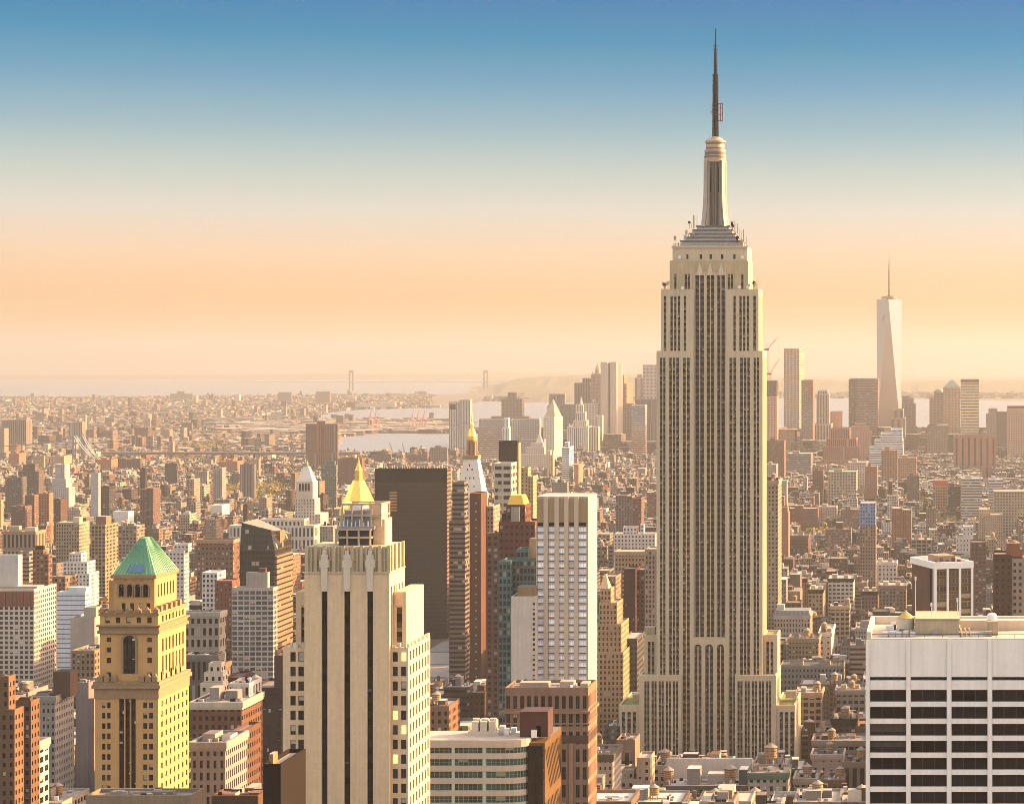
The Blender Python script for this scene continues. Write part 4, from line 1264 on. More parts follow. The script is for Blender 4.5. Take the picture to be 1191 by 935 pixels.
T('foreground_roof_block', 'low rooftop with bright skylight curbs at the bottom edge', 'building', 620, [(246, 300, 929, 10)], (.22, .13, .08), None, roof=RRED, yb=935, bulk=[(253, 271, 924, 929, 2, 4, (.55, .5, .4)), (284, 296, 925, 929, 4, 4, REDB)])

# balcony-gridded apartment tower before the slanted glass one
T('gridded_apartment_tower', 'glass apartment tower with a white concrete grid and beige roof box', 'apartment building', 1450, [(269.5, 318, 685, 24)], (.50, .47, .43), (3.5, 3.2, .80, .68), (.05, .12), real=True, roof=RGREY, yb=800, litpx=5, style='triple', gkey='tr', short='white gridded glass tower',
  bulk=[(285, 310, 666, 685, 6, 12, (.44, .39, .35)), (299, 307, 661, 666, 9, 6, (.24, .08, .06))], glass=pane_material('green_grey_glass', (.045, .05, .052), .25, (.4, .36, .3)))
def slanted_glass_tower():
    Y = 1560
    root = thing('slanted_glass_tower', 'dark green glass tower with a sloping faceted top and lit striped side', 'tower', (X(300, Y), Y + 15, gz(Y)))
    mb = MB(); v = wbv(.035, .1); g = gz(Y)
    x0, x1, D = X(279, Y), X(319.5, Y), 40
    z0, zl, zr = Z(640, Y), Z(608, Y), Z(626, Y)
    gl = (.10, .095, .065)
    w = (2.6, 3.6, .86, .72)
    mb.box(x0, x1, Y, Y + D, g, z0, gl, w, v, top=False)
    mb.box(x1 + .02, X(321.5, Y), Y + 1, Y + D, g, z0 - 4, (.34, .24, .15), (40, 3.6, 1, .3), v)  # west strip in warm tan, sunlight put into its colour
    xm = X(312, Y)
    zm = Z(617, Y)
    f = lambda p, u: mb.face(p, u, gl, (2.6, 3.6, .86, .72), v)
    f([(x0, Y, z0), (xm, Y, z0), (xm, Y + 6, zm), (x0, Y + 4, zl)], [(0, 360), (xm - x0, 360), (xm - x0, 360 + zm - z0), (0, 360 + zl - z0)])
    f([(xm, Y, z0), (x1, Y, z0), (xm, Y + 6, zm)], [(0, 360), (x1 - xm, 360), (0, 370)])
    f([(x1, Y, z0), (x1, Y + D, z0), (x1, Y + D, zr), (xm, Y + 6, zm)], [(0, 360), (D, 360), (D, 366), (6, 370)])
    f([(x1, Y + D, z0), (x0, Y + D, z0), (x0, Y + D, zl), (x1, Y + D, zr)], None)
    f([(x0, Y + D, z0), (x0, Y, z0), (x0, Y + 4, zl), (x0, Y + D, zl)], [(0, 360), (D, 360), (D, 375), (0, 375)])
    mb.build('wall', WALL, root)
    r = MB(); r.face([(x0, Y + 4, zl), (xm, Y + 6, zm), (x1, Y + D, zr), (x0, Y + D, zl)], None, RGREY); r.build('roof', ROOF, root)
    p = MB(); p.box(X(315, Y), X(319, Y), Y + 14, Y + 26, zr - 6, Z(619, Y), (.4, .2, .12)); p.build('penthouse', WALL, root)
    reserve(279, 330, 608, 690, Y, D, 'slanted glass tower')
slanted_glass_tower()

# curved office building with the dark corner and the diagonal glass flank
def curved_office():
    Y = 690.0
    root = thing('curved_office_building', 'pale banded office building with a rounded corner and a bronze glass flank', 'office building', (X(570, Y), Y, gz(Y)))
    g, zt = gz(Y), Z(861, Y)
    STN = mat('pale_concrete_band', (.42, .37, .30), .75, amount=.1, scale=.3)
    pts = [(X(440, Y), Y)] + [(X(440 + (590 - 440), Y), Y)]
    xa, xb = X(588, Y), X(613, Y)
    pts = [(X(440, Y), Y - .4), (X(500, Y), Y - .4), (X(545, Y), Y - .4), (xa, Y - .4)] + [(xa + (xb - xa) * sin(a), Y - .4 + (xb - xa) * .62 * (1 - cos(a))) for a in (.4, .75, 1.1, 1.4)]
    back = [(X(613, Y), Y + 20), (X(440, Y), Y + 20)]
    poly = pts + back
    def band(wm, z0, z1, grow):
        for (a, b) in zip(pts, pts[1:]):
            d = Vector((b[0] - a[0], b[1] - a[1])).normalized(); nx, ny = d[1] * grow, -d[0] * grow
            wm.face([(a[0] + nx, a[1] + ny, z0), (b[0] + nx, b[1] + ny, z0), (b[0] + nx, b[1] + ny, z1), (a[0] + nx, a[1] + ny, z1)])
            wm.face([(a[0] + nx, a[1] + ny, z1), (b[0] + nx, b[1] + ny, z1), (b[0] - nx, b[1] - ny, z1), (a[0] - nx, a[1] - ny, z1)])
            wm.face([(a[0] - nx, a[1] - ny, z0), (b[0] - nx, b[1] - ny, z0), (b[0] + nx, b[1] + ny, z0), (a[0] + nx, a[1] + ny, z0)])
    pit = 14.35 * Y / F
    z = zt
    bands = []
    while z > Z(965, Y):
        bands.append(z); z -= pit
    # every band is a part of its own
    for i, zb in enumerate(bands):
        wm = MB()
        h = 2.0 if i == 0 else 1.7
        band(wm, zb - h, zb + (.25 if i == 0 else 0), .25)
        wm.build('spandrel_band', STN, root)
    GG = pane_material('sea_green_glass', (.018, .036, .03), .14, (.2, .24, .19), .1)
    for i, zb in enumerate(bands):
        h = 2.0 if i == 0 else 1.7
        for a, b in zip(pts, pts[1:]):
            L_ = math.hypot(b[0] - a[0], b[1] - a[1]); ud = ((b[0] - a[0]) / L_, (b[1] - a[1]) / L_)
            n = max(1, round(L_ / 3.0))
            for k in range(n):
                w_ = L_ / n
                put_windows(root, [((a[0] + ud[0] * w_ * k, a[1] + ud[1] * w_ * k, zb - pit), w_, pit - h, ud, 0, 0)], mats=[GG, mat('green_mullion', (.16, .2, .17), .5)], style='pair', key='gg')
    core = MB()
    core.loft([[(p[0], p[1] + .35, g) for p in pts] + [(b[0], b[1], g) for b in back], [(p[0], p[1] + .35, zt - .3) for p in pts] + [(b[0], b[1], zt - .3) for b in back]], mi=0)
    core.build('wall', mat('pinkish_roof_gravel', (.40, .33, .275), .95, amount=.3, scale=.4), root)
    cg = mat('celadon_column', (.36, .50, .42), .5)
    for px in (527.5, 563.5):
        q = MB(); q.box(X(px, Y) - .45, X(px, Y) + .45, Y - .55, Y - .38, g, zt - 2); q.build('column_strip', cg, root)
    dk = MB(); dx0, dx1 = X(613, Y) + .05, X(630.5, Y)
    dk.box(dx0, dx1, Y + 1.2, Y + 4, g, Z(868, Y), (.035, .025, .02), (2.4, 3.7, .9, .86), wbv(.012, .03)); dk.build('corner_glass', WALL, root)
    br = MB(); br.box(dx0 + .05, X(631, Y), Y + 4.01, Y + 34, g, Z(866, Y), top=True)
    bo = br.build('bronze_flank', mat('bronze_glass', (.21, .12, .04), .3, .4), root)
    for i in range(24):
        q = MB(); y0 = Y + 4.4 + (i % 12) * 2.45; zz = Z(867, Y) - 2 - (i // 12) * 16
        xx = X(631, Y) + .06
        q.face([(xx, y0, zz), (xx, y0 + .9, zz), (xx, min(y0 + 9.9, Y + 33.8), zz - 13), (xx, min(y0 + 9, Y + 33), zz - 13)])
        q.build('diagonal_mullion', DARK_STEEL, bo)
    rm = mat('maroon_cladding', (.045, .014, .012), .7)
    q = MB(); q.box(X(599, Y), X(632, Y), Y + 8, Y + 17, zt - .3, Z(832, Y), col=(.1, .03, .03)); q.build('penthouse', rm, root)
    q = MB()
    for i in range(3):
        q.box(X(540 + i * 10, Y), X(547.5 + i * 10, Y), Y + 11, Y + 16, zt + .9, zt + 4.0); q.lathe(X(543.7 + i * 10, Y), Y + 13.5, [(1.0, zt + 4.0), (1.1, zt + 4.6)], 10)
    q.box(X(536, Y), X(572, Y), Y + 10.4, Y + 16.6, zt - .3, zt + .95); q.build('cooling_units', mat('beige_plant', (.52, .45, .36), .7), root)
    for px, dy, h in ((574, 13, 2.2), (580, 12, 1.6), (586, 15, 1.3), (616, 7, 2), (621, 8, 3.2)):
        q = MB(); q.box(X(px, Y) - .8, X(px, Y) + .8, Y + dy, Y + dy + 2, zt - .35, zt + h); q.build('roof_unit', WHITE_PAINT, root)
    reserve(440, 650, 830, 935, Y, 34, 'curved office')
curved_office()

# reddish stone tower behind it
T('piered_stone_tower', 'rosy stone tower with a colonnaded top floor below the white hotel slab', 'tower', 780, [(587, 684, 803, 34)], (.34, .225, .155), (2.45, 6.0, .56, .72), real=True, roof=RPALE, yb=935, litpx=10, short='rosy colonnaded tower', wgap=1.8, style='pair', gkey='rs', cornice=None, limit=100,
  bulk=[(648, 664, 795, 803, 10, 8, (.5, .4, .3)), (600, 634, 797, 803, 12, 9, (.42, .33, .26)), (672, 681, 797, 803, 9, 12, (.5, .4, .3))])
def tower_bands():
    r = [o for o in bpy.data.objects if o.name.startswith('piered_stone_tower')][0]
    Y = 780
    for a, b, pr in ((829.5, 826.5, .9), (842, 840.5, .3), (864, 855, .12)):
        q = MB(); q.box(X(587, Y) - pr, X(684, Y) + pr, Y - pr, Y + 19.4, Z(a, Y), Z(b, Y), (.16, .1, .075) if pr < .2 else (.36, .24, .17), bottom=True); q.build('belt_course', WALL, r)
    for px in (650, 664.5):
        q = MB(); q.box(X(px, Y) - .7, X(px, Y) + .7, Y - .8, Y - .01, gz(Y), Z(864, Y), (.38, .25, .17)); q.build('pier', WALL, r)
tower_bands()

# white hotel slab with blue white windows
def hotel_slab():
    Y = 1046.0
    root = thing('hotel_slab', 'slim pale tower with blue white windows and tall tan louvres at the top', 'tower', (X(655, Y), Y, gz(Y)))
    g = gz(Y)
    ST = mat('pale_cast_stone', (.46, .38, .29), .8, amount=.08)
    x0, x1, D = X(623.6, Y), X(683, Y), 27
    m = MB()
    bays = [(624.2, 632.2), (637.5, 645.5), (649.5, 656.5), (661, 668.5), (672, 682)]
    rows = []
    for k in range(24):
        zt = Z(613, Y) - 3.22 * k; rows.append((zt - 2.15, zt))
    rows = rows[::-1]
    h = grid_wall(m, (x0, Y), (1, 0), x1 - x0, g, Z(612.5, Y) + .2, px_iv(bays, x0, Y), rows, .4)
    m.box(x0, x1, Y, Y + D, g, Z(612.5, Y) + .2, skip='f')
    m.build('wall', ST, root)
    gl = pane_material('pale_blue_window', (.46, .52, .60), .85, (.84, .88, .95), .2)
    h.sort(key=lambda q: -q[0][2])
    put_windows(root, h, mats=[gl, mat('white_window_frame', (.62, .60, .57), .6)], style='triple', key='ho', limit=120)
    sl = mat('dark_red_panel', (.10, .05, .045), .6)
    for (a, b) in bays:                                 # dark spandrel slots, one column per bay
        q = MB()
        xa, xb = X(a, Y), X(b, Y)
        for k in range(24):
            zt = Z(613, Y) - 3.22 * k - 2.2
            q.box(xa, xb, Y - .04, Y + .1, zt - .45, zt, bottom=True)
        q.box(xa + .2, xa + .4, Y - .02, Y + .05, Z(613, Y) - 3.22 * 24, Z(613, Y))
        q.build('spandrel_panel', sl, root)
    lv = MB()
    TAN2 = mat('tan_louvre', (.30, .215, .115), .7, amount=.1)
    lv.box(x0 + .3, x1 - .2, Y + .5, Y + D - .2, Z(612.5, Y) + .2, Z(580, Y)); lv.build('louvre_screen', TAN2, root)
    for px in (634.8, 647.5, 658.7, 670.2):
        q = MB(); q.box(X(px, Y) - 1.0, X(px, Y) + 1.0, Y - .25, Y + .48, g, Z(577.5, Y)); q.build('pier', ST, root)
    for a, b in bays:
        q = MB(); q.box(X(a, Y) + .3, X(b, Y) - .3, Y + .4, Y + .52, Z(612, Y), Z(607.5, Y), (.03, .025, .02)); q.build('plant_opening', DARK_STEEL, root)
    q = MB(); q.box(x1 + .03, x1 + .5, Y + .2, Y + D - .2, g, Z(578, Y)); q.build('side_wall', ST, root)
    q = MB(); q.box(x0, x1, Y + 1, Y + D, Z(580, Y), Z(577.5, Y)); q.build('roof', ROOF_PALE, root)
    reserve(623, 695, 576, 800, Y, D, 'pale hotel slab')
hotel_slab()
T('white_slab_annex', 'blank white side wall with one column of tiny windows beside the hotel slab', 'building', 1040, [(594.5, 623, 696, 24)], (.60, .54, .48), None, roof=RGREY, yb=800, bulk=[(600, 622, 683, 696, 4, 10, (.36, .25, .14))], short='blank white annex')
def annex_windows():
    r = [o for o in bpy.data.objects if o.name == 'white_slab_annex'][0]
    Y = 1040
    put_windows(r, [((X(619.6, Y), Y - .02, Z(703.5 + 5.9 * k, Y)), .95, 1.15, (1, 0), 0, k) for k in range(16)], key='an', style='plain')
annex_windows()
T('teal_glass_tower', 'turquoise glass tower with an unfinished stepped top', 'tower', 1075, [(580, 594, 655, 20), (594.2, 624, 652, 18, 4, 'G'), (598, 612, 642, 10, 6, 652)], (.16, .29, .29), (1.7, 3.4, .66, .62), (.06, .3), roof=RGREY, yb=830, short='turquoise glass tower', bulk=[(612, 622, 628, 652, 8, 8, (.5, .38, .24))])
T('yellow_capped_tower', 'red brown apartment tower with a yellow sloped cap and stair core', 'apartment building', 1120, [(580, 622, 609, 24), (587, 609, 590, 16, 4)], (.22, .105, .07), (2.4, 3.4, .5, .5), (.05, .25), roof=(.2, .15, .11), yb=650, short='yellow capped tower', bulk=[(593.5, 603, 590, 609, 2.5, 2, (.42, .40, .33)), (581, 586, 598, 609, 6, 8, (.15, .1, .08))])
def yellow_cap():
    r = [o for o in bpy.data.objects if o.name == 'yellow_capped_tower'][0]
    Y = 1120; q = MB()
    x0, x1, y0, y1 = X(587.5, Y), X(608, Y), Y + 4, Y + 20
    q.loft([[(x0, y0, Z(590, Y) + .3), (x1, y0, Z(590, Y) + .3), (x1, y1, Z(590, Y) + .3), (x0, y1, Z(590, Y) + .3)], [(x0 + 1.2, y0 + 3, Z(577, Y)), (x1 - 1.6, y0 + 3, Z(577, Y)), (x1 - 1.6, y1 - 3, Z(577, Y)), (x0 + 1.2, y1 - 3, Z(577, Y))]])
    q.build('cap_roof', mat('yellow_metal_roof', (.62, .38, .05), .6), r)
    for i in range(7):
        q = MB(); xx = X(581 + i * 6.4, Y); q.box(xx - .3, xx + .3, Y - .3, Y + .3, Z(610, Y), Z(606, Y)); q.build('deck_post', mat('dark_timber', (.10, .06, .04), .8), r)
yellow_cap()
T('brown_apartment_tower', 'plain brown brick tower behind the turquoise glass tower', 'apartment building', 1180, [(565.5, 580, 622, 26)], (.25, .155, .11), (2.6, 3.1, .5, .5), (.05, .3), roof=RGREY, yb=760, litpx=2)
# ribbon-windowed tower with the bare red slab
T('ribbon_window_tower', 'slim grey tower with ribbon windows and sunlit orange end strips', 'apartment building', 1650, [(522.5, 541, 607, 30), (526, 540, 562, 26, 1)], (.27, .20, .155), (30, 3.4, 1.0, .5), (.035, .12), roof=RGREY, yb=800, litpx=5, short='ribbon windowed tower', tiercol=[None, (.28, .24, .22)])
T('bare_brick_slab', 'tall bare red brown slab with one row of tiny windows', 'building', 1680, [(546.5, 559.5, 575, 34)], (.20, .095, .06), None, roof=RRED, yb=806, litpx=7, short='bare red slab')
def slab_windows():
    r = [o for o in bpy.data.objects if o.name == 'bare_brick_slab'][0]
    Y = 1680
    put_windows(r, [((X(553, Y), Y - .02, Z(586 + 9.6 * k, Y)), .8, 1.1, (1, 0), 0, k) for k in range(22)], key='sl', style='plain', mats=[mat('pale_blind', (.5, .42, .34), .6), FRAME])
slab_windows()
# dark bronze slab
def bronze_slab():
    Y = 2100.0
    r = T('dark_bronze_slab', 'massive dark bronze glass office slab with a black top band', 'office building', Y, [(436, 519.5, 545.5, 22)], (.075, .048, .034), (1.6, 3.7, .8, .5), (.03, .0), roof=RDARK, yb=800, litpx=5, short='dark bronze slab', parapet=0,
      mt=None)
    q = MB(); q.box(X(436, Y) - .15, X(519.5, Y) + .15, Y - .2, Y + 18.4, Z(561, Y), Z(545, Y), (.018, .013, .012)); q.build('top_band', WALL, r)
    q = MB(); q.box(X(519.5, Y) + .05, X(519.5, Y) + .5, Y + .3, Y + 17.6, gz(Y), Z(545.5, Y), (.36, .19, .09), (40, 3.7, 1.0, .5), wbv(.1, 0)); q.build('sun_tinted_end_wall', WALL, r)  # orange end slab paints the sunlit west side of the dark block
    for i in range(22):
        q = MB(); xx = X(438 + i * 3.8, Y); q.bar((xx, Y + 2 + (i * 7 % 10), Z(545, Y) - .1), (xx, Y + 2 + (i * 7 % 10), Z(543.2, Y) + (i % 3)), .25); q.build('roof_aerial', WHITE_PAINT, r)
    lit = mat('painted_amber_reflection', (.35, .2, .08), .25, .3)  # amber reflection painted as warm panes on the dark front
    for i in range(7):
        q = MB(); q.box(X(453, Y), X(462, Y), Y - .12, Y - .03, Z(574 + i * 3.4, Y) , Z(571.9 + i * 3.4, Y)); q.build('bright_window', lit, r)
bronze_slab()

# ---- mid distance landmarks
def gold_pyramid_tower():
    Y = 1850.0
    root = thing('gold_pyramid_tower', 'stone tower crowned by a gold eight sided pyramid with a lantern tip', 'tower', (X(412, Y), Y + 15, gz(Y)))
    mb = MB(); mb.box(X(392, Y), X(434, Y), Y, Y + 30, gz(Y), Z(601, Y), (.52, .46, .36), (3, 3.8, .4, .5), wbv()); mb.box(X(384, Y), X(442, Y), Y + 2, Y + 34, gz(Y), Z(640, Y), (.5, .44, .35), (3, 3.8, .4, .5), wbv()); mb.build('wall', WALL, root)
    xm, ym = X(412, Y), Y + 14
    q = MB(); s = Y / F
    q.lathe(xm, ym, [(23 * s, Z(600, Y)), (21.5 * s, Z(592, Y)), (6.8 * s, Z(560, Y))], 8, rot=pi / 8)
    q.build('pyramid_roof', GOLD, root)
    q = MB(); q.lathe(xm, ym, [(6.4 * s, Z(560, Y)), (6.4 * s, Z(559, Y)), (4.6 * s, Z(558.5, Y)), (4.2 * s, Z(549, Y)), (4.8 * s, Z(548.5, Y)), (2.6 * s, Z(543, Y)), (1.0 * s, Z(538, Y)), (.4 * s, Z(532, Y))], 8, rot=pi / 8)
    q.build('lantern', mat('gilded_lantern', (.75, .45, .10), .4, .7), root)
    for i in range(8):
        a = pi / 8 + i * pi / 4
        q = MB(); q.lathe(xm + 18 * s * cos(a), ym + 18 * s * sin(a), [(1.0, Z(601, Y)), (.9, Z(597, Y)), (.1, Z(592, Y))], 6); q.build('pinnacle', GOLD, root)
    reserve(392, 437, 532, 600, Y, 34, 'gold pyramid tower')
gold_pyramid_tower()
def campanile_tower():
    Y = 2050.0
    root = thing('campanile_tower', 'white marble tower with a steep pyramid roof and golden lantern', 'tower', (X(547, Y), Y + 12, gz(Y)))
    WM = (.66, .60, .53)
    mb = MB(); mb.box(X(530, Y), X(562, Y), Y, Y + 22, gz(Y), Z(580, Y), WM, (3.2, 3.8, .35, .5), wbv()); mb.build('wall', WALL, root)
    s = Y / F
    xm, ym = X(546, Y), Y + 11
    sq = lambda h, z: [(xm - h, ym - h, z), (xm + h, ym - h, z), (xm + h, ym + h, z), (xm - h, ym + h, z)]
    q = MB(); q.loft([sq(16.2 * s, Z(580, Y)), sq(16.5 * s, Z(576, Y)), sq(14.5 * s, Z(572, Y)), sq(7.6 * s, Z(533, Y))]); q.build('pyramid_roof', mat('marble_roof', (.62, .555, .485), .8, amount=.1), root)
    for k, (dx, yy) in enumerate(((-1, 541), (-3, 546), (2.2, 546), (-5, 556), (0, 556), (4.5, 556), (-7, 566), (-1.5, 566), (5, 566))):
        q = MB(); f_ = (576 - yy) / 43; hh = (14.5 - 7 * f_) * s
        q.box(xm + dx * s - .5, xm + dx * s + .5, ym - hh - .5, ym - hh + 1.6, Z(yy + 1.5, Y), Z(yy - 1, Y), (.05, .045, .04)); q.build('dormer', WALL, root)
    q = MB(); q.loft([sq(8.8 * s, Z(534, Y)), sq(8.8 * s, Z(530, Y))]); 
    for i in range(4):
        a = pi / 4 + i * pi / 2
        q.lathe(xm + 4.6 * s * cos(a) * 1.2, ym + 4.6 * s * sin(a) * 1.2, [(1.1, Z(530, Y)), (1.1, Z(514, Y))], 8)
    q.lathe(xm, ym, [(4.2 * s, Z(530, Y)), (4.2 * s, Z(514, Y)), (5.6 * s, Z(513.6, Y)), (5.6 * s, Z(512, Y))], 12)
    q.build('arcade', mat('bronzed_arcade', (.30, .19, .09), .6), root)
    q = MB(); q.lathe(xm, ym, [(5.2 * s, Z(512, Y)), (5.3 * s, Z(508, Y)), (4.4 * s, Z(503, Y)), (2.4 * s, Z(499, Y)), (1.9 * s, Z(494, Y)), (.9 * s, Z(491, Y)), (.5 * s, Z(484, Y)), (.1 * s, Z(476, Y))], 16); q.build('golden_dome', GOLD, root)
    reserve(530, 567, 476, 600, Y, 24, 'golden lantern tower')
campanile_tower()
def clock_tower():
    Y = 2860.0
    root = thing('clock_tower', 'white stone tower with colonnaded belfry and a dark finial over lower wings', 'tower', (X(355, Y), Y + 15, gz(Y)))
    c = (.60, .53, .45)
    s = Y / F
    mb = MB()
    mb.box(X(343, Y), X(366, Y), Y, Y + 25, gz(Y), Z(580, Y), c, (3.3, 4, .35, .45), wbv())
    mb.box(X(341, Y), X(372, Y), Y + 3, Y + 40, gz(Y), Z(598, Y), c, (3.3, 4, .35, .45), wbv())
    mb.box(X(344, Y), X(363.5, Y), Y + 1, Y + 24, Z(580, Y), Z(560, Y), c)
    mb.build('wall', WALL, root)
    for k in range(4):
        q = MB(); q.box(X(347.5 + k * 3.4, Y), X(349.7 + k * 3.4, Y), Y + .6, Y + 1.2, Z(571, Y), Z(562.5, Y), (.06, .055, .05)); q.build('belfry_opening', WALL, root)
    xm, ym = X(353.6, Y), Y + 12.5
    sq = lambda h, z: [(xm - h, ym - h, z), (xm + h, ym - h, z), (xm + h, ym + h, z), (xm - h, ym + h, z)]
    q = MB(); q.loft([sq(9.0 * s, Z(560, Y)), sq(8.2 * s, Z(557, Y)), sq(4 * s, Z(546, Y)), sq(3.2 * s, Z(543.5, Y))]); q.build('temple_roof', mat('pale_temple_roof', (.6, .54, .46), .8), root)
    q = MB(); q.lathe(xm, ym, [(2 * s, Z(543.5, Y)), (1.8 * s, Z(539, Y)), (.7 * s, Z(537, Y)), (.2 * s, Z(533.5, Y))], 8); q.build('finial', mat('verdigris_finial', (.22, .26, .16), .6, .3), root)
    reserve(341, 374, 533, 612, Y, 42, 'white clock tower')
clock_tower()

T('colonnaded_hall', 'long white colonnaded office block below the white clock tower', 'office building', 2700, [(266, 365, 612, 34), (300, 352, 605, 20, 8)], (.60, .54, .48), (4.6, 14, .5, .72), roof=RPALE, yb=645, short='long white colonnaded block')
T('glass_topped_tower', 'dark glass condominium tower with a painted sunlit orange edge', 'tower', 2200, [(580, 601, 514, 20)], (.03, .026, .024), (2, 3.6, .94, .9), (.012, .04), roof=RDARK, yb=604, litpx=3, short='black glass condominium', bulk=[(601.05, 603, 515, 610, 1, 18, (.42, .32, .2))])  # tall tan side slab puts the sunlit right edge into colour
T('balcony_condominium', 'white striped condominium with dark balcony bands before the black glass one', 'apartment building', 1750, [(574.5, 594.5, 540, 24)], (.56, .50, .40), (5.5, 5.6, .78, .5), (.06, .25), roof=RPALE, yb=606, short='striped condominium')
T('yellow_brick_tower', 'sunlit yellow brick apartment tower right of the black glass condominium', 'apartment building', 1950, [(606, 614, 545, 30), (614.5, 620, 555, 36, 1, 'G')], (.52, .38, .2), (2.6, 3.2, .35, .5), roof=RGREY, yb=590, litpx=4)
T('grey_apartment_block', 'small pale apartment block showing between the striped condominium and the red slab', 'apartment building', 1700, [(566, 574, 590, 26)], (.42, .33, .27), (2.6, 3.2, .45, .5), roof=RPALE, yb=625)

# ---- left side, midground
T('arcaded_office_block', 'broad stone office block with tall arches along its top floors', 'office building', 2000, [(3, 41.5, 619, 42)], (.40, .30, .21), (3.4, 15, .5, .74), (.05, .1), roof=RPALE, yb=645, litpx=12, short='tall arched stone block', bulk=[(8, 20, 612, 619, 8, 10, BUFF), (26, 38, 614, 619, 10, 12, CREAM)])
T('gridded_office_block', 'tan office block with an even grid of square windows beyond the tan tower', 'office building', 2150, [(65, 92, 609, 40)], (.44, .35, .25), (2.5, 3.3, .52, .56), roof=RPALE, yb=642, litpx=12, short='tan gridded block', bulk=[(82, 90, 602, 609, 8, 12, CREAM)])
T('tan_office_tower', 'tall tan tower with paired dark window columns and a sunlit blank side', 'office building', 2100, [(106, 122.5, 611.5, 40)], (.40, .30, .19), (3.6, 3.3, .62, .58), roof=RPALE, yb=668, litpx=15, short='tan paired window tower', bulk=[(110, 122, 601, 611.5, 4, 16, (.34, .22, .14))])
T('white_warehouse', 'plain white cube like warehouse with no windows', 'building', 3300, [(131, 149, 595.7, 24)], (.66, .63, .60), None, roof=RWHITE, yb=612)
T('grey_apartment_slab', 'grey apartment slab with a sunlit yellow end beside a brown tower', 'apartment building', 1750, [(21, 34, 643, 34)], (.33, .29, .26), (30, 3.1, 1, .45), (.05, .3), roof=RGREY, yb=688, litpx=5)
T('brown_balcony_tower', 'brown brick apartment tower with balconies and a black roof box', 'apartment building', 1720, [(38, 50.5, 641, 22), (50.7, 56, 646, 20, 2, 'G')], (.27, .16, .10), (2.7, 3.1, .55, .5), (.05, .2), roof=RDARK, yb=690, litpx=3, bulk=[(40, 49, 635, 641, 5, 9, (.04, .04, .045))], short='brown balcony tower')
T('white_billboard_building', 'windowless white building at the left edge above the gridded block', 'building', 1700, [(-30, 21, 647, 24)], (.58, .55, .51), None, roof=RWHITE, yb=690, litpx=2)
T('white_setback_apartments', 'white apartment block stepping up in three tiers', 'apartment building', 1900, [(68, 104, 668, 22), (72, 100, 655, 18, 3), (78, 92, 645, 12, 5)], (.64, .60, .56), (2.8, 3.2, .45, .5), (.05, .2), roof=RWHITE, yb=690, short='white stepped apartments')
T('brown_loft_building', 'low brown loft block with grey window bays under the white stepped apartments', 'loft building', 1760, [(59, 76, 672, 24)], (.30, .21, .15), (3, 3.6, .6, .6), roof=RGREY, yb=690)
T('white_apartment_block', 'white apartment block right of the copper roof with a stepped roofline', 'apartment building', 1850, [(192, 214, 642, 26), (201, 218, 634, 18, 5)], (.64, .585, .55), (2.8, 3.3, .5, .45), (.05, .2), roof=RWHITE, yb=672, litpx=6, short='white stepped block')
T('brown_office_block', 'broad plain brown brick block with rows of pale windows and a sunlit end', 'office building', 2000, [(229, 271, 629, 36)], (.26, .155, .10), (3.6, 4.4, .45, .45), (.05, .35), roof=RPALE, yb=672, litpx=7, short='broad brown block', cornice=(.42, .29, .19))
T('white_loft_building', 'white loft block with a grid of dark windows behind the gridded glass tower', 'loft building', 1720, [(235, 253, 667, 20)], (.64, .61, .58), (3, 3.6, .55, .55), roof=RWHITE, yb=692)
T('red_brick_block', 'small red brick block left of the gridded glass tower', 'building', 1640, [(250, 270, 677, 18)], (.30, .12, .08), (3.2, 3.5, .3, .4), (.05, .4), roof=RRED, yb=710)
T('white_studio_building', 'low white building with one dark strip window in the far streets', 'building', 3500, [(244.6, 258, 588, 50)], (.66, .62, .58), None, roof=RWHITE, yb=601, litpx=10)
T('arcaded_loft_building', 'grey loft block with an arcade of round windows along its top floor', 'loft building', 1180, [(214, 255, 714, 34)], (.40, .36, .30), (2.8, 6, .5, .62), roof=(.25, .33, .27), yb=740, litpx=8, cornice=(.44, .40, .34))
T('columned_loft_building', 'dark loft block with close set columns under a heavy cornice', 'loft building', 1080, [(216, 253, 764, 30)], (.24, .20, .17), (2.4, 12, .5, .8), (.025, .05), roof=RDARK, yb=806, litpx=8, cornice=(.3, .26, .22), short='columned dark loft')
T('stepped_cream_house', 'cream building stepping down towards the copper roofed tower with bright terraces', 'building', 1000, [(233, 259, 797, 14), (236, 258, 785, 12, 2), (241, 256, 774, 10, 3)], (.60, .52, .42), (2.8, 3.4, .4, .5), roof=RPALE, yb=815, litpx=5)
T('white_terraced_house', 'low white terrace with pillars between the columned loft and the dark tower', 'building', 980, [(266, 290, 797, 18)], (.58, .55, .52), (2.3, 5, .5, .7), roof=RPALE, yb=806)
T('brick_loft_building', 'dark red brick block before the gridded glass tower base', 'loft building', 1060, [(262, 277, 790, 22)], (.17, .085, .06), (3, 3.6, .4, .5), roof=RDARK, yb=840)

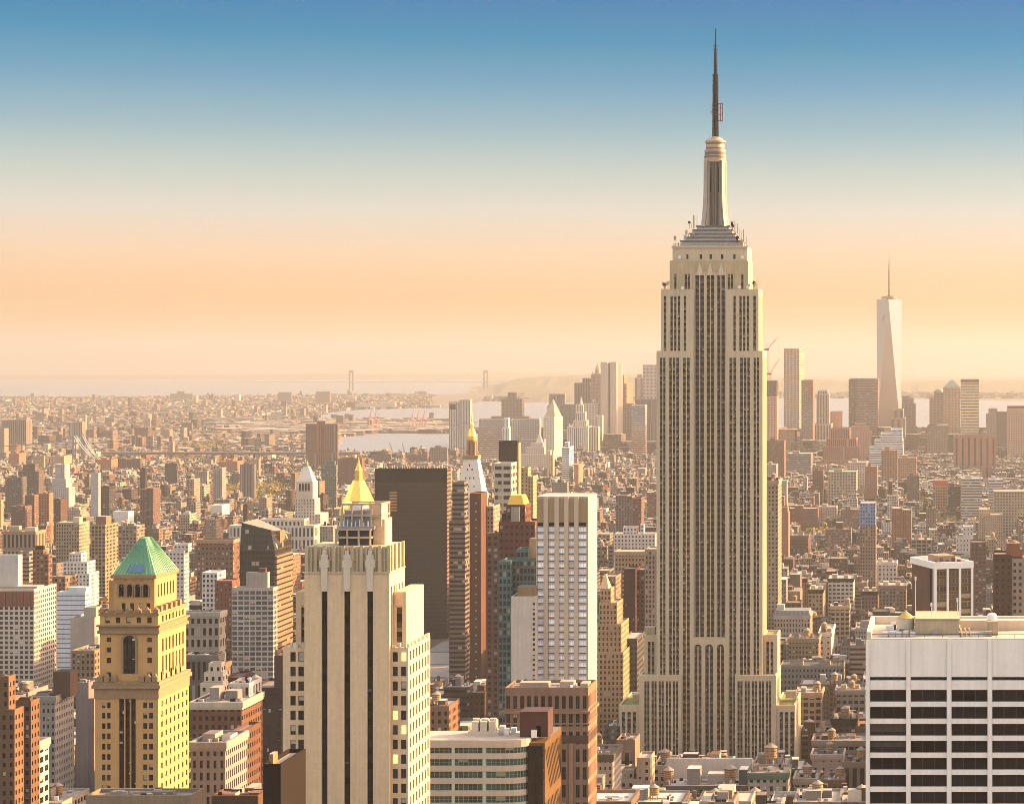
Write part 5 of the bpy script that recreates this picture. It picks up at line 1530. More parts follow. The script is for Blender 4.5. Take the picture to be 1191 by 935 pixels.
# ---- between the striped tower and the mast skyscraper
T('lit_setback_tower', 'sunlit buff tower stepping up to a pointed top beside the hotel slab', 'tower', 1450, [(692, 725, 760, 40), (694, 722, 728, 34, 3), (695, 716, 704, 26, 6), (696, 708, 688, 16, 9)], (.46, .33, .19), (2.4, 3.4, .45, .55), (.04, .1), roof=RPALE, yb=870, short='sunlit stepped tower')
def pointed_top():
    r = [o for o in bpy.data.objects if o.name == 'lit_setback_tower'][0]
    Y = 1459; x0, x1, y0, y1, z = X(696.5, Y), X(707.5, Y), Y + 1, Y + 15, Z(688, 1450) + .6
    q = MB(); xm, ym = (x0 + x1) / 2, (y0 + y1) / 2
    q.loft([[(x0, y0, z), (x1, y0, z), (x1, y1, z), (x0, y1, z)], [(xm - .5, ym - .5, z + 9), (xm + .5, ym - .5, z + 9), (xm + .5, ym + .5, z + 9), (xm - .5, ym + .5, z + 9)]])
    q.build('pointed_roof', mat('buff_roof_tiles', (.46, .32, .2), .8), r)
pointed_top()
T('grey_office_box', 'modern charcoal grey box with a pale flat roof left of the mast skyscraper', 'office building', 1480, [(724.5, 741, 744, 40)], (.15, .145, .15), (2.2, 3.6, .7, .5), (.05, .05), roof=RPALE, yb=818)
T('white_apartment_house', 'broad white apartment house with a tank room beside the mast skyscraper', 'apartment building', 2100, [(714, 762, 622, 24), (724, 740, 614, 10, 4), (744, 748, 611, 8, 5, 622)], (.62, .57, .53), (3.1, 3.4, .45, .45), (.05, .1), roof=RPALE, yb=645, short='broad white apartments')
T('tan_loft_tower', 'tan loft tower with dark arched top windows under the broad white apartments', 'loft building', 1800, [(715, 750, 643, 30)], (.42, .31, .20), (2.6, 3.6, .5, .5), roof=RPALE, yb=700, cornice=(.46, .35, .24), short='tan loft tower')
T('dark_red_block', 'dark wine red brick block before the tan loft tower', 'building', 1680, [(725.7, 739, 663, 24)], (.13, .05, .045), (3, 3.4, .2, .4), roof=RDARK, yb=742)
T('brown_loft_tower', 'brown loft block next to the dark wine red one', 'loft building', 1690, [(739.2, 750, 664, 24)], (.22, .15, .11), (2.8, 3.4, .5, .5), roof=RGREY, yb=742)
T('rounded_stone_tower', 'pinkish stone tower with tall windows touching the mast skyscraper', 'office building', 1660, [(750.2, 766, 640, 24)], (.38, .29, .23), (2.3, 3.5, .5, .6), roof=RPALE, yb=742, short='pinkish stone tower')
T('tan_side_tower', 'grey tan tower with window stripes between the hotel slab and tan loft tower', 'office building', 1750, [(700, 716, 672, 28)], (.36, .27, .2), (3, 3.5, .5, .6), roof=RGREY, yb=760)
T('grey_apartment_tower', 'grey apartment tower with a dark shaded flank', 'apartment building', 2550, [(716, 729.5, 577, 30), (729.7, 735, 578, 24, 1, 'G')], (.28, .225, .2), (3, 3.3, .4, .45), roof=RDARK, yb=612)
T('brick_apartment_tower', 'brown brick apartment tower with a sunlit orange edge', 'apartment building', 2500, [(735.3, 746, 580, 28)], (.27, .16, .13), (3, 3.3, .4, .45), roof=RRED, yb=612, litpx=3)

# ---- small buildings in front of the mast skyscraper's base
T('white_roofed_warehouse', 'low warehouse with a broad white roof and tanks in front of the mast skyscraper', 'warehouse', 1130, [(770, 869, 916, 26)], (.24, .22, .20), (3.0, 4.0, .55, .6), roof=RWHITE, yb=935, short='white roofed warehouse',
  bulk=[(797, 812, 897, 916, 8, 9, (.35, .32, .3)), (820, 845, 905, 916, 12, 8, (.5, .46, .42)), (858, 868, 898, 916, 8, 10, (.2, .21, .2)), (768, 870, 892, 916, 25.5, 1.2, (.62, .58, .54))], tank=[(776, 914, 6, 2.6), (848.5, 914, 5, 3.0)])
T('tank_topped_loft', 'loft block with a green trimmed roof edge and a shiny tall water tank', 'loft building', 1110, [(870.5, 916, 901, 24)], (.46, .41, .35), (3.2, 4.2, .5, .58), real=True, roof=(.46, .34, .27), yb=935, cornice=(.2, .27, .2), tank=[(894.5, 893, 12, 3.1)], short='tank topped loft', bulk=[(874, 880, 894, 901, 10, 6, (.4, .3, .25))])
T('pink_stucco_house', 'pinkish stepped house with terraces left of the white roofed warehouse', 'apartment building', 1120, [(713, 746, 908, 22), (740, 755.5, 884, 18, 2, 'G'), (722, 736, 899, 10, 4, 908)], (.52, .40, .31), (3.2, 3.7, .4, .45), roof=RPALE, yb=935, short='pink stepped house')
T('tan_box_building', 'plain tan windowless tower box beside the outer wing of the mast skyscraper', 'building', 1200, [(717, 738.5, 862, 20)], (.36, .27, .20), None, roof=RPALE, yb=900)
T('slate_roof_house', 'low dark house with a green copper edge near the pink stepped house', 'building', 1290, [(704, 721, 846, 20)], (.2, .18, .16), (3, 3.6, .4, .5), roof=(.2, .3, .24), yb=880)

# ---- right side, midground
def pillared_tower():
    Y = 1100.0
    rot = 20
    w, D = 19.7, 35.0
    root = thing('pillared_office_tower', 'brown office tower with white corner pillars and a white rimmed roof', 'office building', (X(1095, Y), Y + 20, gz(Y)), None, radians(rot))
    bx, by, _ = root.location
    x0, x1, y0, y1 = bx - w / 2, bx + w / 2, by - D / 2, by + D / 2
    g, zt = gz(Y) - 1, Z(662, Y)
    m = MB(); m.box(x0 + .6, x1 - .6, y0 + .6, y1 - .6, g, zt, (.23, .145, .10), (1.5, 3.7, .0, .0), wbv()); m.build('wall', WALL, root)
    m = MB()
    m.box(x0 - .2, x1 + .2, y0 - .2, y0 + .9, zt + .02, zt + 3.2, bottom=True); m.box(x0 - .2, x1 + .2, y1 - .9, y1 + .2, zt + .02, zt + 3.2, bottom=True)
    m.box(x0 - .2, x0 + .9, y0 + .9, y1 - .9, zt + .02, zt + 3.2, bottom=True); m.box(x1 - .9, x1 + .2, y0 + .9, y1 - .9, zt + .02, zt + 3.2, bottom=True)
    m.build('roof_rim', WHITE_PAINT, root)
    m = MB(); m.box(x0 + .9, x1 - .9, y0 + .9, y1 - .9, zt - .5, zt + 1.2); m.build('roof', ROOF_PALE, root)
    n = 4
    for i in range(n):
        xx = x0 + .5 + (w - 1.0) * i / (n - 1); q = MB(); q.box(xx - .55, xx + .55, y0 - .1, y0 + .7, g, zt + .01); q.build('pillar', WHITE_PAINT, root)
    gl = pane_material('bronze_office_glass', (.05, .035, .022), .2, (.34, .27, .16), .2)
    H = []
    for k in range(9):
        zz = zt - 1 - 3.7 * k
        for i in range(3):
            a = x0 + 1.05 + (w - 1.0) * i / 3; b = a + (w - 1.0) / 3 - 1.1
            H.append(((a, y0 + .58, zz - 2.5), b - a, 2.5, (1, 0), i, k))
    put_windows(root, H, mats=[gl, mat('gold_mullion', (.36, .24, .1), .4, .4)], style='triple', key='pl')
    for yy, c, ww in ((y0 + 3.2, WHITE_PAINT, 1.0), (y0 + 6.4, DARK_STEEL, 3.0)):
        q = MB(); q.box(x0 + .35, x0 + .7, yy - ww / 2, yy + ww / 2, g, zt + .01); q.build('side_strip', c, root)
    q = MB(); q.box(bx - 4, bx + 5, by - 6, by + 8, zt + 1.1, zt + 5.2); q.build('plant_room', mat('brown_plant_room', (.3, .2, .14), .8), root)
    for i in range(5):
        q = MB(); q.box(bx - 7 + i * 3, bx - 5.8 + i * 3, by - 10, by - 8.5, zt + 1.1, zt + 3.6 + i % 2); q.build('roof_unit', ROOF_DARK, root)
    reserve(1057, 1134, 644, 730, Y, 40, 'white pillared tower')
pillared_tower()
T('brown_apartment_tower', 'dark brown apartment tower with a domed tank house at the right edge', 'apartment building', 1180, [(1156, 1177, 647, 24), (1177.2, 1215, 652, 22, 1, 'G')], (.17, .10, .07), (3.0, 3.4, .5, .5), (.05, .3), real=True, roof=RGREY, yb=728, short='dark brown tower', tiercol=[None, (.38, .32, .27)],
  bulk=[(1171.5, 1187, 633, 648, 6, 10, (.34, .17, .09)), (1171, 1190, 640, 652, 8, 10, (.3, .16, .1))])
def tank_dome():
    r = [o for o in bpy.data.objects if o.name.startswith('brown_apartment_tower') and o.get('category') and 'domed' in o['label']][0]
    Y = 1190; q = MB(); q.lathe(X(1179, Y), Y + 2, [(3.1, Z(640, Y)), (3.1, Z(633, Y)), (2.2, Z(630, Y)), (.3, Z(628, Y))], 14); q.build('tank_dome', mat('rust_dome', (.25, .12, .07), .7), r)
tank_dome()
LOFT = [
 ('loft_building', 'tall cream loft tower against the right flank of the mast skyscraper', 1700, (889, 905, 560, 34), (.40, .33, .25), (2.8, 3.5, .45, .5), RPALE, 660, 4, 'cream side loft'),
 ('loft_building', 'brown brick office block with a flat dark roof right of the cream side loft', 1820, (910, 940, 624, 34), (.22, .13, .095), (2.6, 3.5, .5, .4), RDARK, 650, 3, None),
 ('loft_building', 'white loft block with a black cornice and paired windows', 1560, (963, 992.5, 674, 40), (.60, .54, .48), (4.2, 3.8, .66, .5), RPALE, 715, 0, 'black corniced white loft'),
 ('loft_building', 'tan brick loft block with a sunlit red edge before the black corniced one', 1500, (940, 957, 687, 30), (.40, .32, .22), (3.2, 3.6, .5, .5), RPALE, 722, 3, None),
 ('loft_building', 'tan stone building with grouped bay windows and a stone cornice', 1380, (966, 988, 706, 34), (.46, .38, .27), (4.5, 4, .7, .55), RPALE, 752, 1, 'bay windowed tan stone'),
 ('loft_building', 'brown loft block with pale cornice band right of the black corniced white loft', 1580, (1002, 1021, 689, 30), (.26, .18, .13), (3, 3.6, .5, .5), RPALE, 712, 0, None),
 ('loft_building', 'wide grey brown loft block with terraced top beyond the stone slab roof', 1600, (1022, 1054, 682, 36), (.30, .235, .18), (3, 3.6, .5, .5), RPALE, 712, 0, None),
 ('loft_building', 'white house with dark arched windows and roof tanks', 1750, (1017, 1043, 655, 30), (.64, .58, .53), (3.6, 4.5, .4, .5), RPALE, 675, 0, 'white arched house'),
 ('loft_building', 'grey brown loft tower with an even window grid and two tanks on top', 1800, (993, 1018, 648, 30), (.30, .22, .165), (2.6, 3.5, .5, .5), RGREY, 672, 0, 'grid windowed grey loft'),
 ('loft_building', 'tan loft block with a black tarred roof full of plant', 1300, (917, 952, 744, 30), (.36, .27, .17), (2.6, 3.6, .5, .5), RDARK, 775, 0, 'black roofed tan loft'),
 ('loft_building', 'white rendered block with four small windows beside the black roofed tan loft', 1305, (952.3, 967, 737, 28), (.62, .55, .48), (5, 4.4, .25, .4), RPALE, 772, 4, None),
 ('loft_building', 'long grey blue loft block with a slate cornice and small windows', 1230, (907, 981, 776, 30), (.30, .29, .28), (2.6, 4, .45, .5), RDARK, 797, 0, 'long grey loft'),
 ('loft_building', 'warm tan loft block with wide window groups beside the outer wing', 1180, (926, 955.5, 807, 26), (.44, .32, .19), (3.6, 4.2, .7, .6), RPALE, 852, 0, 'warm tan loft'),
 ('loft_building', 'grey stone loft with broad windows by the white stone slab', 1190, (972, 1006, 804, 24), (.34, .31, .29), (4, 4.4, .66, .5), RGREY, 838, 0, None),
 ('loft_building', 'modern low grey block with a glazed upper storey', 1150, (945, 1008, 863, 24), (.36, .28, .23), (3.2, 5, .8, .6), RGREY, 882, 0, None),
 ('loft_building', 'pink stuccoed low block with three small windows', 1120, (944, 981, 879, 20), (.56, .40, .33), (4.5, 5, .25, .35), RDARK, 895, 0, 'pink low block'),
 ('loft_building', 'tan brick loft with large square windows at the frame bottom', 1080, (923.6, 953, 907, 22), (.46, .36, .25), (3.4, 3.9, .6, .6), RPALE, 935, 0, None),
 ('loft_building', 'red brown brick house beside the tan brick loft at the frame bottom', 1070, (953.5, 981, 909, 20), (.26, .13, .09), (3.2, 3.9, .5, .5), RRED, 935, 0, None),
 ('loft_building', 'dark building with tall tan piers touching the white stone slab', 1040, (981, 1007, 888, 22), (.36, .26, .17), (4.6, 40, .55, .96), RGREY, 935, 0, None),
]
ORN_D = {}
for nm, lb, Y_, t_, c_, w_, r_, yb_, lit_, sh_ in LOFT:
    a, b, yt, D = t_
    Y_ = 1900 if yt < 600 else 214 * F / (yt - CY)       # all of them are about forty five metres high
    rr = random.Random(lb)
    wpx = b - a
    T(nm, lb, 'loft building', Y_, [t_], c_, w_, (.035, .12), roof=r_, yb=yb_, litpx=lit_, short=sh_, group='loft buildings south of the towers', real=(Y_ < 1900 and w_[1] < 8),
      cornice=tuple(v * (.12 if 'black corn' in lb else 1.12) for v in c_) if rr.random() < .7 else None, limit=80,
      bulk=[(a + wpx * .15, a + wpx * .15 + max(5, wpx * .2), yt - 5, yt, 8, 8, rr.choice([BROWN, CONC, GREYC, CREAM])), (a + wpx * .6, a + wpx * .6 + max(5, wpx * .18), yt - 4, yt, 12, 7, rr.choice([PINKB, CONC, DKGREY, CREAM]))],
      tank=[(a + wpx * rr.uniform(.3, .9), yt, rr.uniform(5, 12), rr.uniform(1.9, 2.6))] if Y_ < 2000 else ())
def mansard_house():
    Y = 1880.0
    root = T('mansard_hotel', 'ornate grey hotel with arched window tiers under a slate mansard roof', 'hotel', Y, [(900, 942, 717, 28)], (.42, .36, .31), (2.4, 4.4, .5, .6), (.04, .12), roof=RDARK, yb=740, cornice=(.47, .41, .35), short='slate mansard hotel', litpx=3, real=True)
    x0, x1, z = X(900, Y), X(942, Y), Z(717, Y) + 1.1
    q = MB(); q.loft([[(x0, Y, z), (x1, Y, z), (x1, Y + 28, z), (x0, Y + 28, z)], [(x0 + .8, Y + 1.2, z + 3.6), (x1 - .8, Y + 1.2, z + 3.6), (x1 - .8, Y + 26, z + 3.6), (x0 + .8, Y + 26, z + 3.6)]])
    ro = q.build('mansard_roof', mat('blue_slate', (.14, .16, .17), .7), root)
    for i in range(9):
        q = MB(); xx = x0 + 1.4 + (x1 - x0 - 2.8) * i / 8; q.box(xx - .5, xx + .5, Y + .1, Y + 2, z + .4, z + 3.0, (.45, .4, .35)); q.build('dormer', WALL, ro)
    q = MB(); q.box(x0 + 2, x0 + 8, Y + 6, Y + 12, z + 3.5, z + 8, (.55, .52, .48)); q.build('penthouse', WALL, root)
mansard_house()
T('pale_slab_flats', 'pinkish brick apartment pair with sunlit columns in the distance', 'apartment building', 2700, [(1037, 1049, 592, 40), (1049.3, 1060, 594, 40, 2, 'G')], (.36, .19, .13), (3, 3.2, .35, .45), roof=RPALE, yb=622, litpx=0)
T('blue_wrapped_building', 'building under blue construction netting above a tan base', 'construction site', 2300, [(1000, 1018.5, 612, 30), (1000.2, 1018.3, 585, 29, .3)], (.34, .25, .19), (2.8, 3.4, .5, .5), tiercol=[None, (.22, .33, .52)], roof=RPALE, yb=645, short='blue netted building', parapet=0)
T('round_topped_house', 'small brick building with a rounded red brown roof near the mast skyscraper', 'building', 2450, [(904, 917, 597, 24), (905, 916, 591, 22, 1)], (.40, .22, .14), None, roof=(.3, .16, .1), yb=605)
T('green_domed_house', 'low building under a pale green copper roof in the far streets', 'building', 3500, [(903, 915, 563, 30)], (.42, .35, .3), None, roof=(.16, .42, .36), yb=568, bulk=[(903, 915, 559, 563, 1, 28, (.18, .42, .36))])
T('beige_office_block', 'broad beige office block with a deep window grid at the right edge', 'office building', 3300, [(1156, 1230, 572, 50)], (.46, .37, .29), (4.2, 4.2, .55, .5), roof=RPALE, yb=592, short='beige gridded block')
T('round_tower_block', 'tall beige block with a lit yellow flank left of the beige gridded block', 'apartment building', 2900, [(1139, 1152, 593, 40), (1144, 1166, 599, 34, -8, 'G')], (.44, .34, .25), (2.6, 3.4, .35, .45), roof=RPALE, yb=628, tiercol=[(.55, .42, .24), None], short='beige lit block')  # yellower first tier holds the flank's sunlight in its colour
T('white_house_block', 'white building with dark roof edge right of the yellow tree', 'building', 2600, [(1120, 1132, 613, 26), (1112, 1131, 626, 26, -3, 'G')], (.62, .56, .52), (4, 5, .3, .4), roof=RPALE, yb=634)
T('brown_grid_block', 'dark brown block with pale windows behind the white pillared tower', 'apartment building', 1900, [(1129, 1147, 632, 30)], (.22, .13, .10), (3, 3.5, .5, .4), (.05, .3), roof=RDARK, yb=655)
T('wide_brown_block', 'wide brown apartment block with pale window grid near the park trees', 'apartment building', 2850, [(960, 990, 616, 26)], (.30, .19, .14), (3.4, 3.4, .6, .45), (.06, .3), roof=RPALE, yb=640, bulk=[(972, 980, 608, 616, 8, 12, BROWN)])

# ---- right side towards downtown
FAR_R = [
 ('office_block', 'banded white office block left of the beige gridded block', 3500, (1118, 1142, 557, 50), (.56, .51, .47), (30, 4.2, 1, .4), RPALE, 585, None),
 ('office_block', 'white blue banded office block above the beige lit block', 3600, (1150, 1166, 558, 40), (.58, .56, .56), (30, 4.2, 1, .4), RPALE, 588, None),
 ('office_block', 'brown grey slab behind the red topped building', 3700, (1055, 1069, 554, 40), (.23, .18, .16), (3, 3.6, .4, .5), RDARK, 582, None),
 ('red_topped_building', 'orange gridded building under a bright red rooftop band', 3600, (1085, 1102, 566, 30), (.50, .30, .16), (4, 4.4, .6, .5), RRED, 582, 'red topped building'),
 ('office_block', 'dark grey brown block right of the red topped building', 3550, (1102.5, 1117, 566, 40), (.16, .12, .11), (30, 4, 1, .4), RDARK, 582, None),
 ('office_block', 'large orange brown gridded block below the white terraced block', 4400, (1025, 1044, 524, 60), (.40, .23, .13), (5, 4.4, .55, .5), RRED, 562, 'orange gridded block'),
 ('office_block', 'pinkish tan block beside the orange gridded block', 4300, (1044.5, 1066, 533, 40), (.44, .28, .19), (4, 4.4, .45, .5), RPALE, 555, None),
 ('apartment_block', 'tall slim brick apartment block with a lit red front', 3700, (1006, 1020, 543, 40), (.42, .20, .12), (3, 3.4, .4, .45), RRED, 574, None),
 ('warehouse', 'big tan loft block with square windows below the brick art deco pile', 3900, (963, 996, 549, 60), (.46, .38, .30), (5, 5, .55, .5), RPALE, 575, 'square windowed tan loft'),
 ('warehouse', 'white loft block with a dark roof house right of the square windowed tan loft', 4000, (986, 1008, 538, 50), (.56, .48, .41), (4, 4.6, .5, .5), RPALE, 552, None),
 ('apartment_block', 'dark brick block with a red lit edge left of the square windowed tan loft', 3950, (945, 957, 548, 36), (.26, .12, .09), (3, 3.6, .3, .4), RDARK, 566, None),
 ('warehouse', 'broad grey tan telephone block behind the far lofts', 4700, (916, 943, 528, 70), (.36, .29, .23), (30, 4, 1, .35), RPALE, 545, None),
 ('office_tower', 'reddish brown slab close to the right side of the mast skyscraper', 4300, (891, 912, 513, 50), (.26, .15, .11), (3, 3.6, .4, .45), RRED, 556, 'reddish brown slab'),
 ('apartment_block', 'pale apartment block with lit corner below the reddish brown slab', 3600, (891, 903, 541, 40), (.46, .40, .36), (3, 3.4, .5, .5), RPALE, 565, None),
 ('brick_complex', 'long red brown brick block with white trim near the park', 3400, (917, 951, 592, 40), (.30, .15, .11), (3, 4, .3, .4), (.42, .42, .44), 612, None),
 ('warehouse', 'cream loft block with lit end right of the long brick block', 3450, (951.5, 973, 590, 34), (.54, .44, .35), (3.6, 4.2, .4, .45), RPALE, 606, None),
 ('warehouse', 'low brown warehouse with a grey roof left of the blue netted building', 3300, (978, 1000, 593, 40), (.30, .20, .16), (3, 4, .4, .4), RGREY, 606, None),
]
for nm, lb, Y_, t_, c_, w_, r_, yb_, sh_ in FAR_R:
    rr = random.Random(lb)
    a, b, yt, D = t_
    bk = [(a + (b - a) * .2, a + (b - a) * .5, yt - 3.5, yt, 8, 16, tuple(v * .9 for v in c_))]
    if nm == 'red_topped_building': bk = [(a, b, yt - 7, yt, 0.2, 28, (.55, .10, .05))]
    T(nm, lb, 'warehouse' if nm == 'warehouse' else 'office building' if 'office' in nm else 'apartment building', Y_, [t_], c_, w_, (.05, .15), roof=r_, yb=yb_, short=sh_, bulk=bk)

# ---- downtown skyline
D0 = 6300
def DT(name, label, tiers, col, win, Y=D0, rot=0, short=None, yb=560, roof=RGREY, lit=2, bulk=(), wb=(.06, .1), tiercol=None, cat='skyscraper'):
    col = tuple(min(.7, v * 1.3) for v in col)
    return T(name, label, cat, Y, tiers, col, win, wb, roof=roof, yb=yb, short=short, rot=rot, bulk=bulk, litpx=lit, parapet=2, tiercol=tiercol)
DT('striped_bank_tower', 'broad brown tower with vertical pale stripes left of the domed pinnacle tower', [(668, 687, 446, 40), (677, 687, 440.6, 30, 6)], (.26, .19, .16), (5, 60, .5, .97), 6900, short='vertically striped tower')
def pinnacle_tower():
    Y = 6700
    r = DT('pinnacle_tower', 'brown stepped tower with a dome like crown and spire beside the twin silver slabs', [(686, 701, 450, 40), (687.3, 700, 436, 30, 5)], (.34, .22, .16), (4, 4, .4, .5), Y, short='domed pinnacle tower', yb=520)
    s = Y / F; xm = X(694, Y); q = MB()
    q.lathe(xm, Y + 20, [(5.2 * s, Z(436, Y)), (5 * s, Z(434.5, Y)), (3.3 * s, Z(434, Y)), (3.2 * s, Z(430.5, Y)), (2.6 * s, Z(428.5, Y)), (1.6 * s, Z(426, Y)), (.5 * s, Z(424.5, Y)), (.1 * s, Z(421.5, Y))], 8)
    q.build('spire', mat('brown_stone_spire', (.36, .25, .18), .7), r)
    for sx in (-5, 5):
        q = MB(); q.lathe(xm + sx * s, Y + 8, [(1.3 * s, Z(436, Y)), (.2 * s, Z(432, Y))], 6); q.build('corner_pinnacle', mat('brown_stone_spire', (.36, .25, .18), .7), r)
pinnacle_tower()
def silver_slabs():
    Y = 6000
    root = thing('rippled_steel_tower', 'tall silver apartment tower of two slabs with gleaming west sides', 'skyscraper', (X(711, Y), Y + 25, gz(Y)), None, radians(-14))
    SIL = mat('rippled_steel', (.50, .42, .35), .35, .6, amount=.08)
    bx, by, _ = root.location
    for a, b, dy in ((700.6, 708.6, -6), (711.2, 719, 2)):
        q = MB(); w = X(b, Y) - X(a, Y); xa = X(a, Y)
        # rippled west face
        n = 9; D = 42
        pts = [(xa, by - 20 + dy), (xa + w, by - 20 + dy)] + [(xa + w + 2.2 * sin(i * 1.9), by - 20 + dy + D * i / n) for i in range(1, n)] + [(xa + w, by - 20 + dy + D), (xa, by - 20 + dy + D)]
        q.loft([[(p[0], p[1], gz(Y)) for p in pts], [(p[0], p[1], Z(421, Y)) for p in pts]])
        q.build('slab', SIL, root)
    q = MB(); q.box(X(708.7, Y), X(711.1, Y), by - 8, by + 10, gz(Y), Z(423, Y)); q.build('core', SIL, root)
    reserve(700, 723, 420, 520, Y, 50, 'twin silver slabs')
silver_slabs()
DT('copper_peaked_tower', 'brown tower with a slanting peak just right of the twin silver slabs', [(721, 731, 447, 60), (722.5, 727, 437, 40, 8)], (.32, .2, .13), (4, 4, .4, .5), 6800, rot=-10, lit=0)
DT('stone_tower', 'pale notched tower left of the broad pale slab beside the mast skyscraper', [(738.5, 748, 440, 40), (741, 747, 436, 30, 4)], (.45, .35, .29), (3.4, 60, .5, .97), 6900)
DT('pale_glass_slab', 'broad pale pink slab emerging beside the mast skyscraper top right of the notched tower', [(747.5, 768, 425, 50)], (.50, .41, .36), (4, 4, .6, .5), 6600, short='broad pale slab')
DT('brown_office_slab', 'brown block between the copper peaked tower and the fine striped block', [(725, 737, 470, 40)], (.28, .19, .16), (4, 4, .5, .5), 6200)
DT('fine_striped_block', 'flat topped beige block with fine horizontal stripes', [(734.5, 750.5, 472, 60)], (.44, .35, .30), (60, 5, 1, .42), 5600, short='fine striped block', yb=525)
DT('dark_office_slab', 'dark grey slab behind the fine striped block', [(740, 768, 465, 50)], (.22, .185, .18), (3, 60, .4, .97), 6100)
DT('pale_office_block', 'pale grey block with two roof houses behind the wedding cake tower', [(679, 695, 470, 50), (688, 692, 466, 20, 10)], (.48, .41, .36), (4, 4.4, .5, .5), 6000, yb=500)
DT('pale_office_block', 'narrow pale block left of the twin silver slabs', [(692, 700, 484, 40)], (.50, .42, .36), (3, 60, .4, .97), 5900, yb=525)
def wedding_cake():
    Y = 5700
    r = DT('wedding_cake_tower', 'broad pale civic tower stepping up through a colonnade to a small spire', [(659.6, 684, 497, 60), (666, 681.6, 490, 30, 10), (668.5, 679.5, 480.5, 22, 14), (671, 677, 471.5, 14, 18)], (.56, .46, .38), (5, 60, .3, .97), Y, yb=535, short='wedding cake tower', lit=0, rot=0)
    q = MB(); s = Y / F; q.lathe(X(674, Y), Y + 25, [(2.2 * s, Z(471.5, Y)), (1.6 * s, Z(467, Y)), (.7 * s, Z(465.5, Y)), (.4 * s, Z(462, Y))], 10); q.build('spire', mat('pale_civic_stone', (.6, .5, .4), .7), r)
    for px in (662, 665, 681, 683):
        q = MB(); q.lathe(X(px, Y), Y + 6, [(1 * s, Z(497, Y)), (.8 * s, Z(494.5, Y)), (.1 * s, Z(492.5, Y))], 8); q.build('turret', mat('pale_civic_stone', (.6, .5, .4), .7), r)
wedding_cake()
DT('civic_wing', 'pale rounded wing standing right of the wedding cake tower', [(684.5, 696, 497, 50)], (.54, .44, .37), (4, 60, .35, .97), 5720, yb=540)
def pyramid_court():
    Y = 5300
    r = DT('pyramid_roofed_tower', 'pale square tower under a steep pyramid roof with a bright west side', [(633, 648, 525, 66), (634.5, 648, 486, 52, 4)], (.56, .48, .40), (4, 5, .35, .5), Y, rot=-13, short='pyramid roofed tower', yb=540, lit=9)
    bx, by, _ = r.location; s = Y / F
    h = 6.9 * s
    xm, ym = X(641.2, Y), Y + 30
    q = MB(); q.loft([[(xm - h, ym - h * 1.6, Z(486, Y)), (xm + h, ym - h * 1.6, Z(486, Y)), (xm + h, ym + h * 1.6, Z(486, Y)), (xm - h, ym + h * 1.6, Z(486, Y))], [(xm - .8, ym - .8, Z(465, Y)), (xm + .8, ym - .8, Z(465, Y)), (xm + .8, ym + .8, Z(465, Y)), (xm - .8, ym + .8, Z(465, Y))]])
    q.build('pyramid_roof', mat('tawny_pyramid', (.42, .3, .18), .6), r)
pyramid_court()
DT('flat_topped_tower', 'tapered flat topped brown tower behind the pyramid roofed one', [(636.5, 657.5, 472, 50), (638, 656, 459, 40, 5)], (.34, .265, .22), (3, 60, .4, .97), 6900, yb=485)
DT('dark_office_slab', 'dark low slab right of the flat topped tower', [(650.6, 669, 471, 40)], (.21, .175, .165), (4, 4, .5, .5), 6700, yb=500)
DT('stepped_brown_tower', 'dark brown stepped tower standing alone by the harbour water', [(571, 615, 485, 40), (583, 607.5, 464, 36, 3), (590, 600.6, 457, 20, 8)], (.25, .195, .16), (4, 4, .4, .5), 6600, yb=490, short='lone stepped brown tower')
DT('grey_office_slab', 'wide grey office slab with fine stripes left of the white slim tower', [(557, 590, 488, 40)], (.42, .37, .335), (60, 4.4, 1, .4), 5200, yb=560, short='wide grey slab')
DT('white_slim_tower', 'slim white tower with two pale shafts behind the black glass condominium', [(584.5, 592, 498, 30), (586, 591, 487, 20, 4)], (.62, .56, .50), (3, 60, .3, .97), 4700, yb=516)
DT('white_edged_office_block', 'grey office block with a white left edge behind the black glass condominium', [(594, 602, 488.5, 50), (602.2, 627.5, 488, 48, 1, 'G')], (.40, .345, .31), (4, 5, .6, .5), 5400, yb=530, tiercol=[(.6, .55, .5), None], short='white edged block')
DT('grey_office_block', 'low grey blue block before the white edged block', [(606, 633, 512, 50)], (.36, .33, .33), (5, 5, .6, .5), 5000, yb=545)
def stepped_civic():
    Y = 4900
    r = DT('stepped_stone_tower', 'pale stepped stone tower rising to a pyramidal peak above its wide base', [(604, 636, 529, 50), (612, 633, 521, 40, 4), (617.6, 631, 516, 26, 8)], (.50, .42, .36), (4, 4.4, .4, .5), Y, yb=565, short='stepped peak tower')
    s = Y / F; q = MB(); q.lathe(X(625.5, Y), Y + 21, [(6 * s, Z(516, Y)), (3 * s, Z(510, Y)), (2.2 * s, Z(507.5, Y)), (.2 * s, Z(504, Y))], 4, rot=pi / 4); q.build('peak', mat('pale_peak_stone', (.56, .47, .38), .7), r)
stepped_civic()
DT('white_apartment_tower', 'slender white apartment tower with a bright west side in front of the civic towers', [(653.5, 662, 521, 44), (656, 660, 515.5, 14, 8)], (.62, .56, .50), (30, 3.6, 1, .35), 4300, yb=562, short='slender white tower', lit=5, cat='apartment building')
DT('yellow_lit_block', 'yellow lit slim block left of the slender white tower', [(636, 640, 525, 60), (640.2, 643, 530, 50, 4, 'G')], (.5, .38, .22), (4, 4, .3, .4), 4600, yb=560, lit=2)
DT('orange_brick_tower', 'orange brick block with a lit west side right of the slender white tower', [(667.6, 673, 541, 50)], (.42, .2, .11), (3, 3.4, .3, .4), 4300, yb=562, lit=5, cat='apartment building')
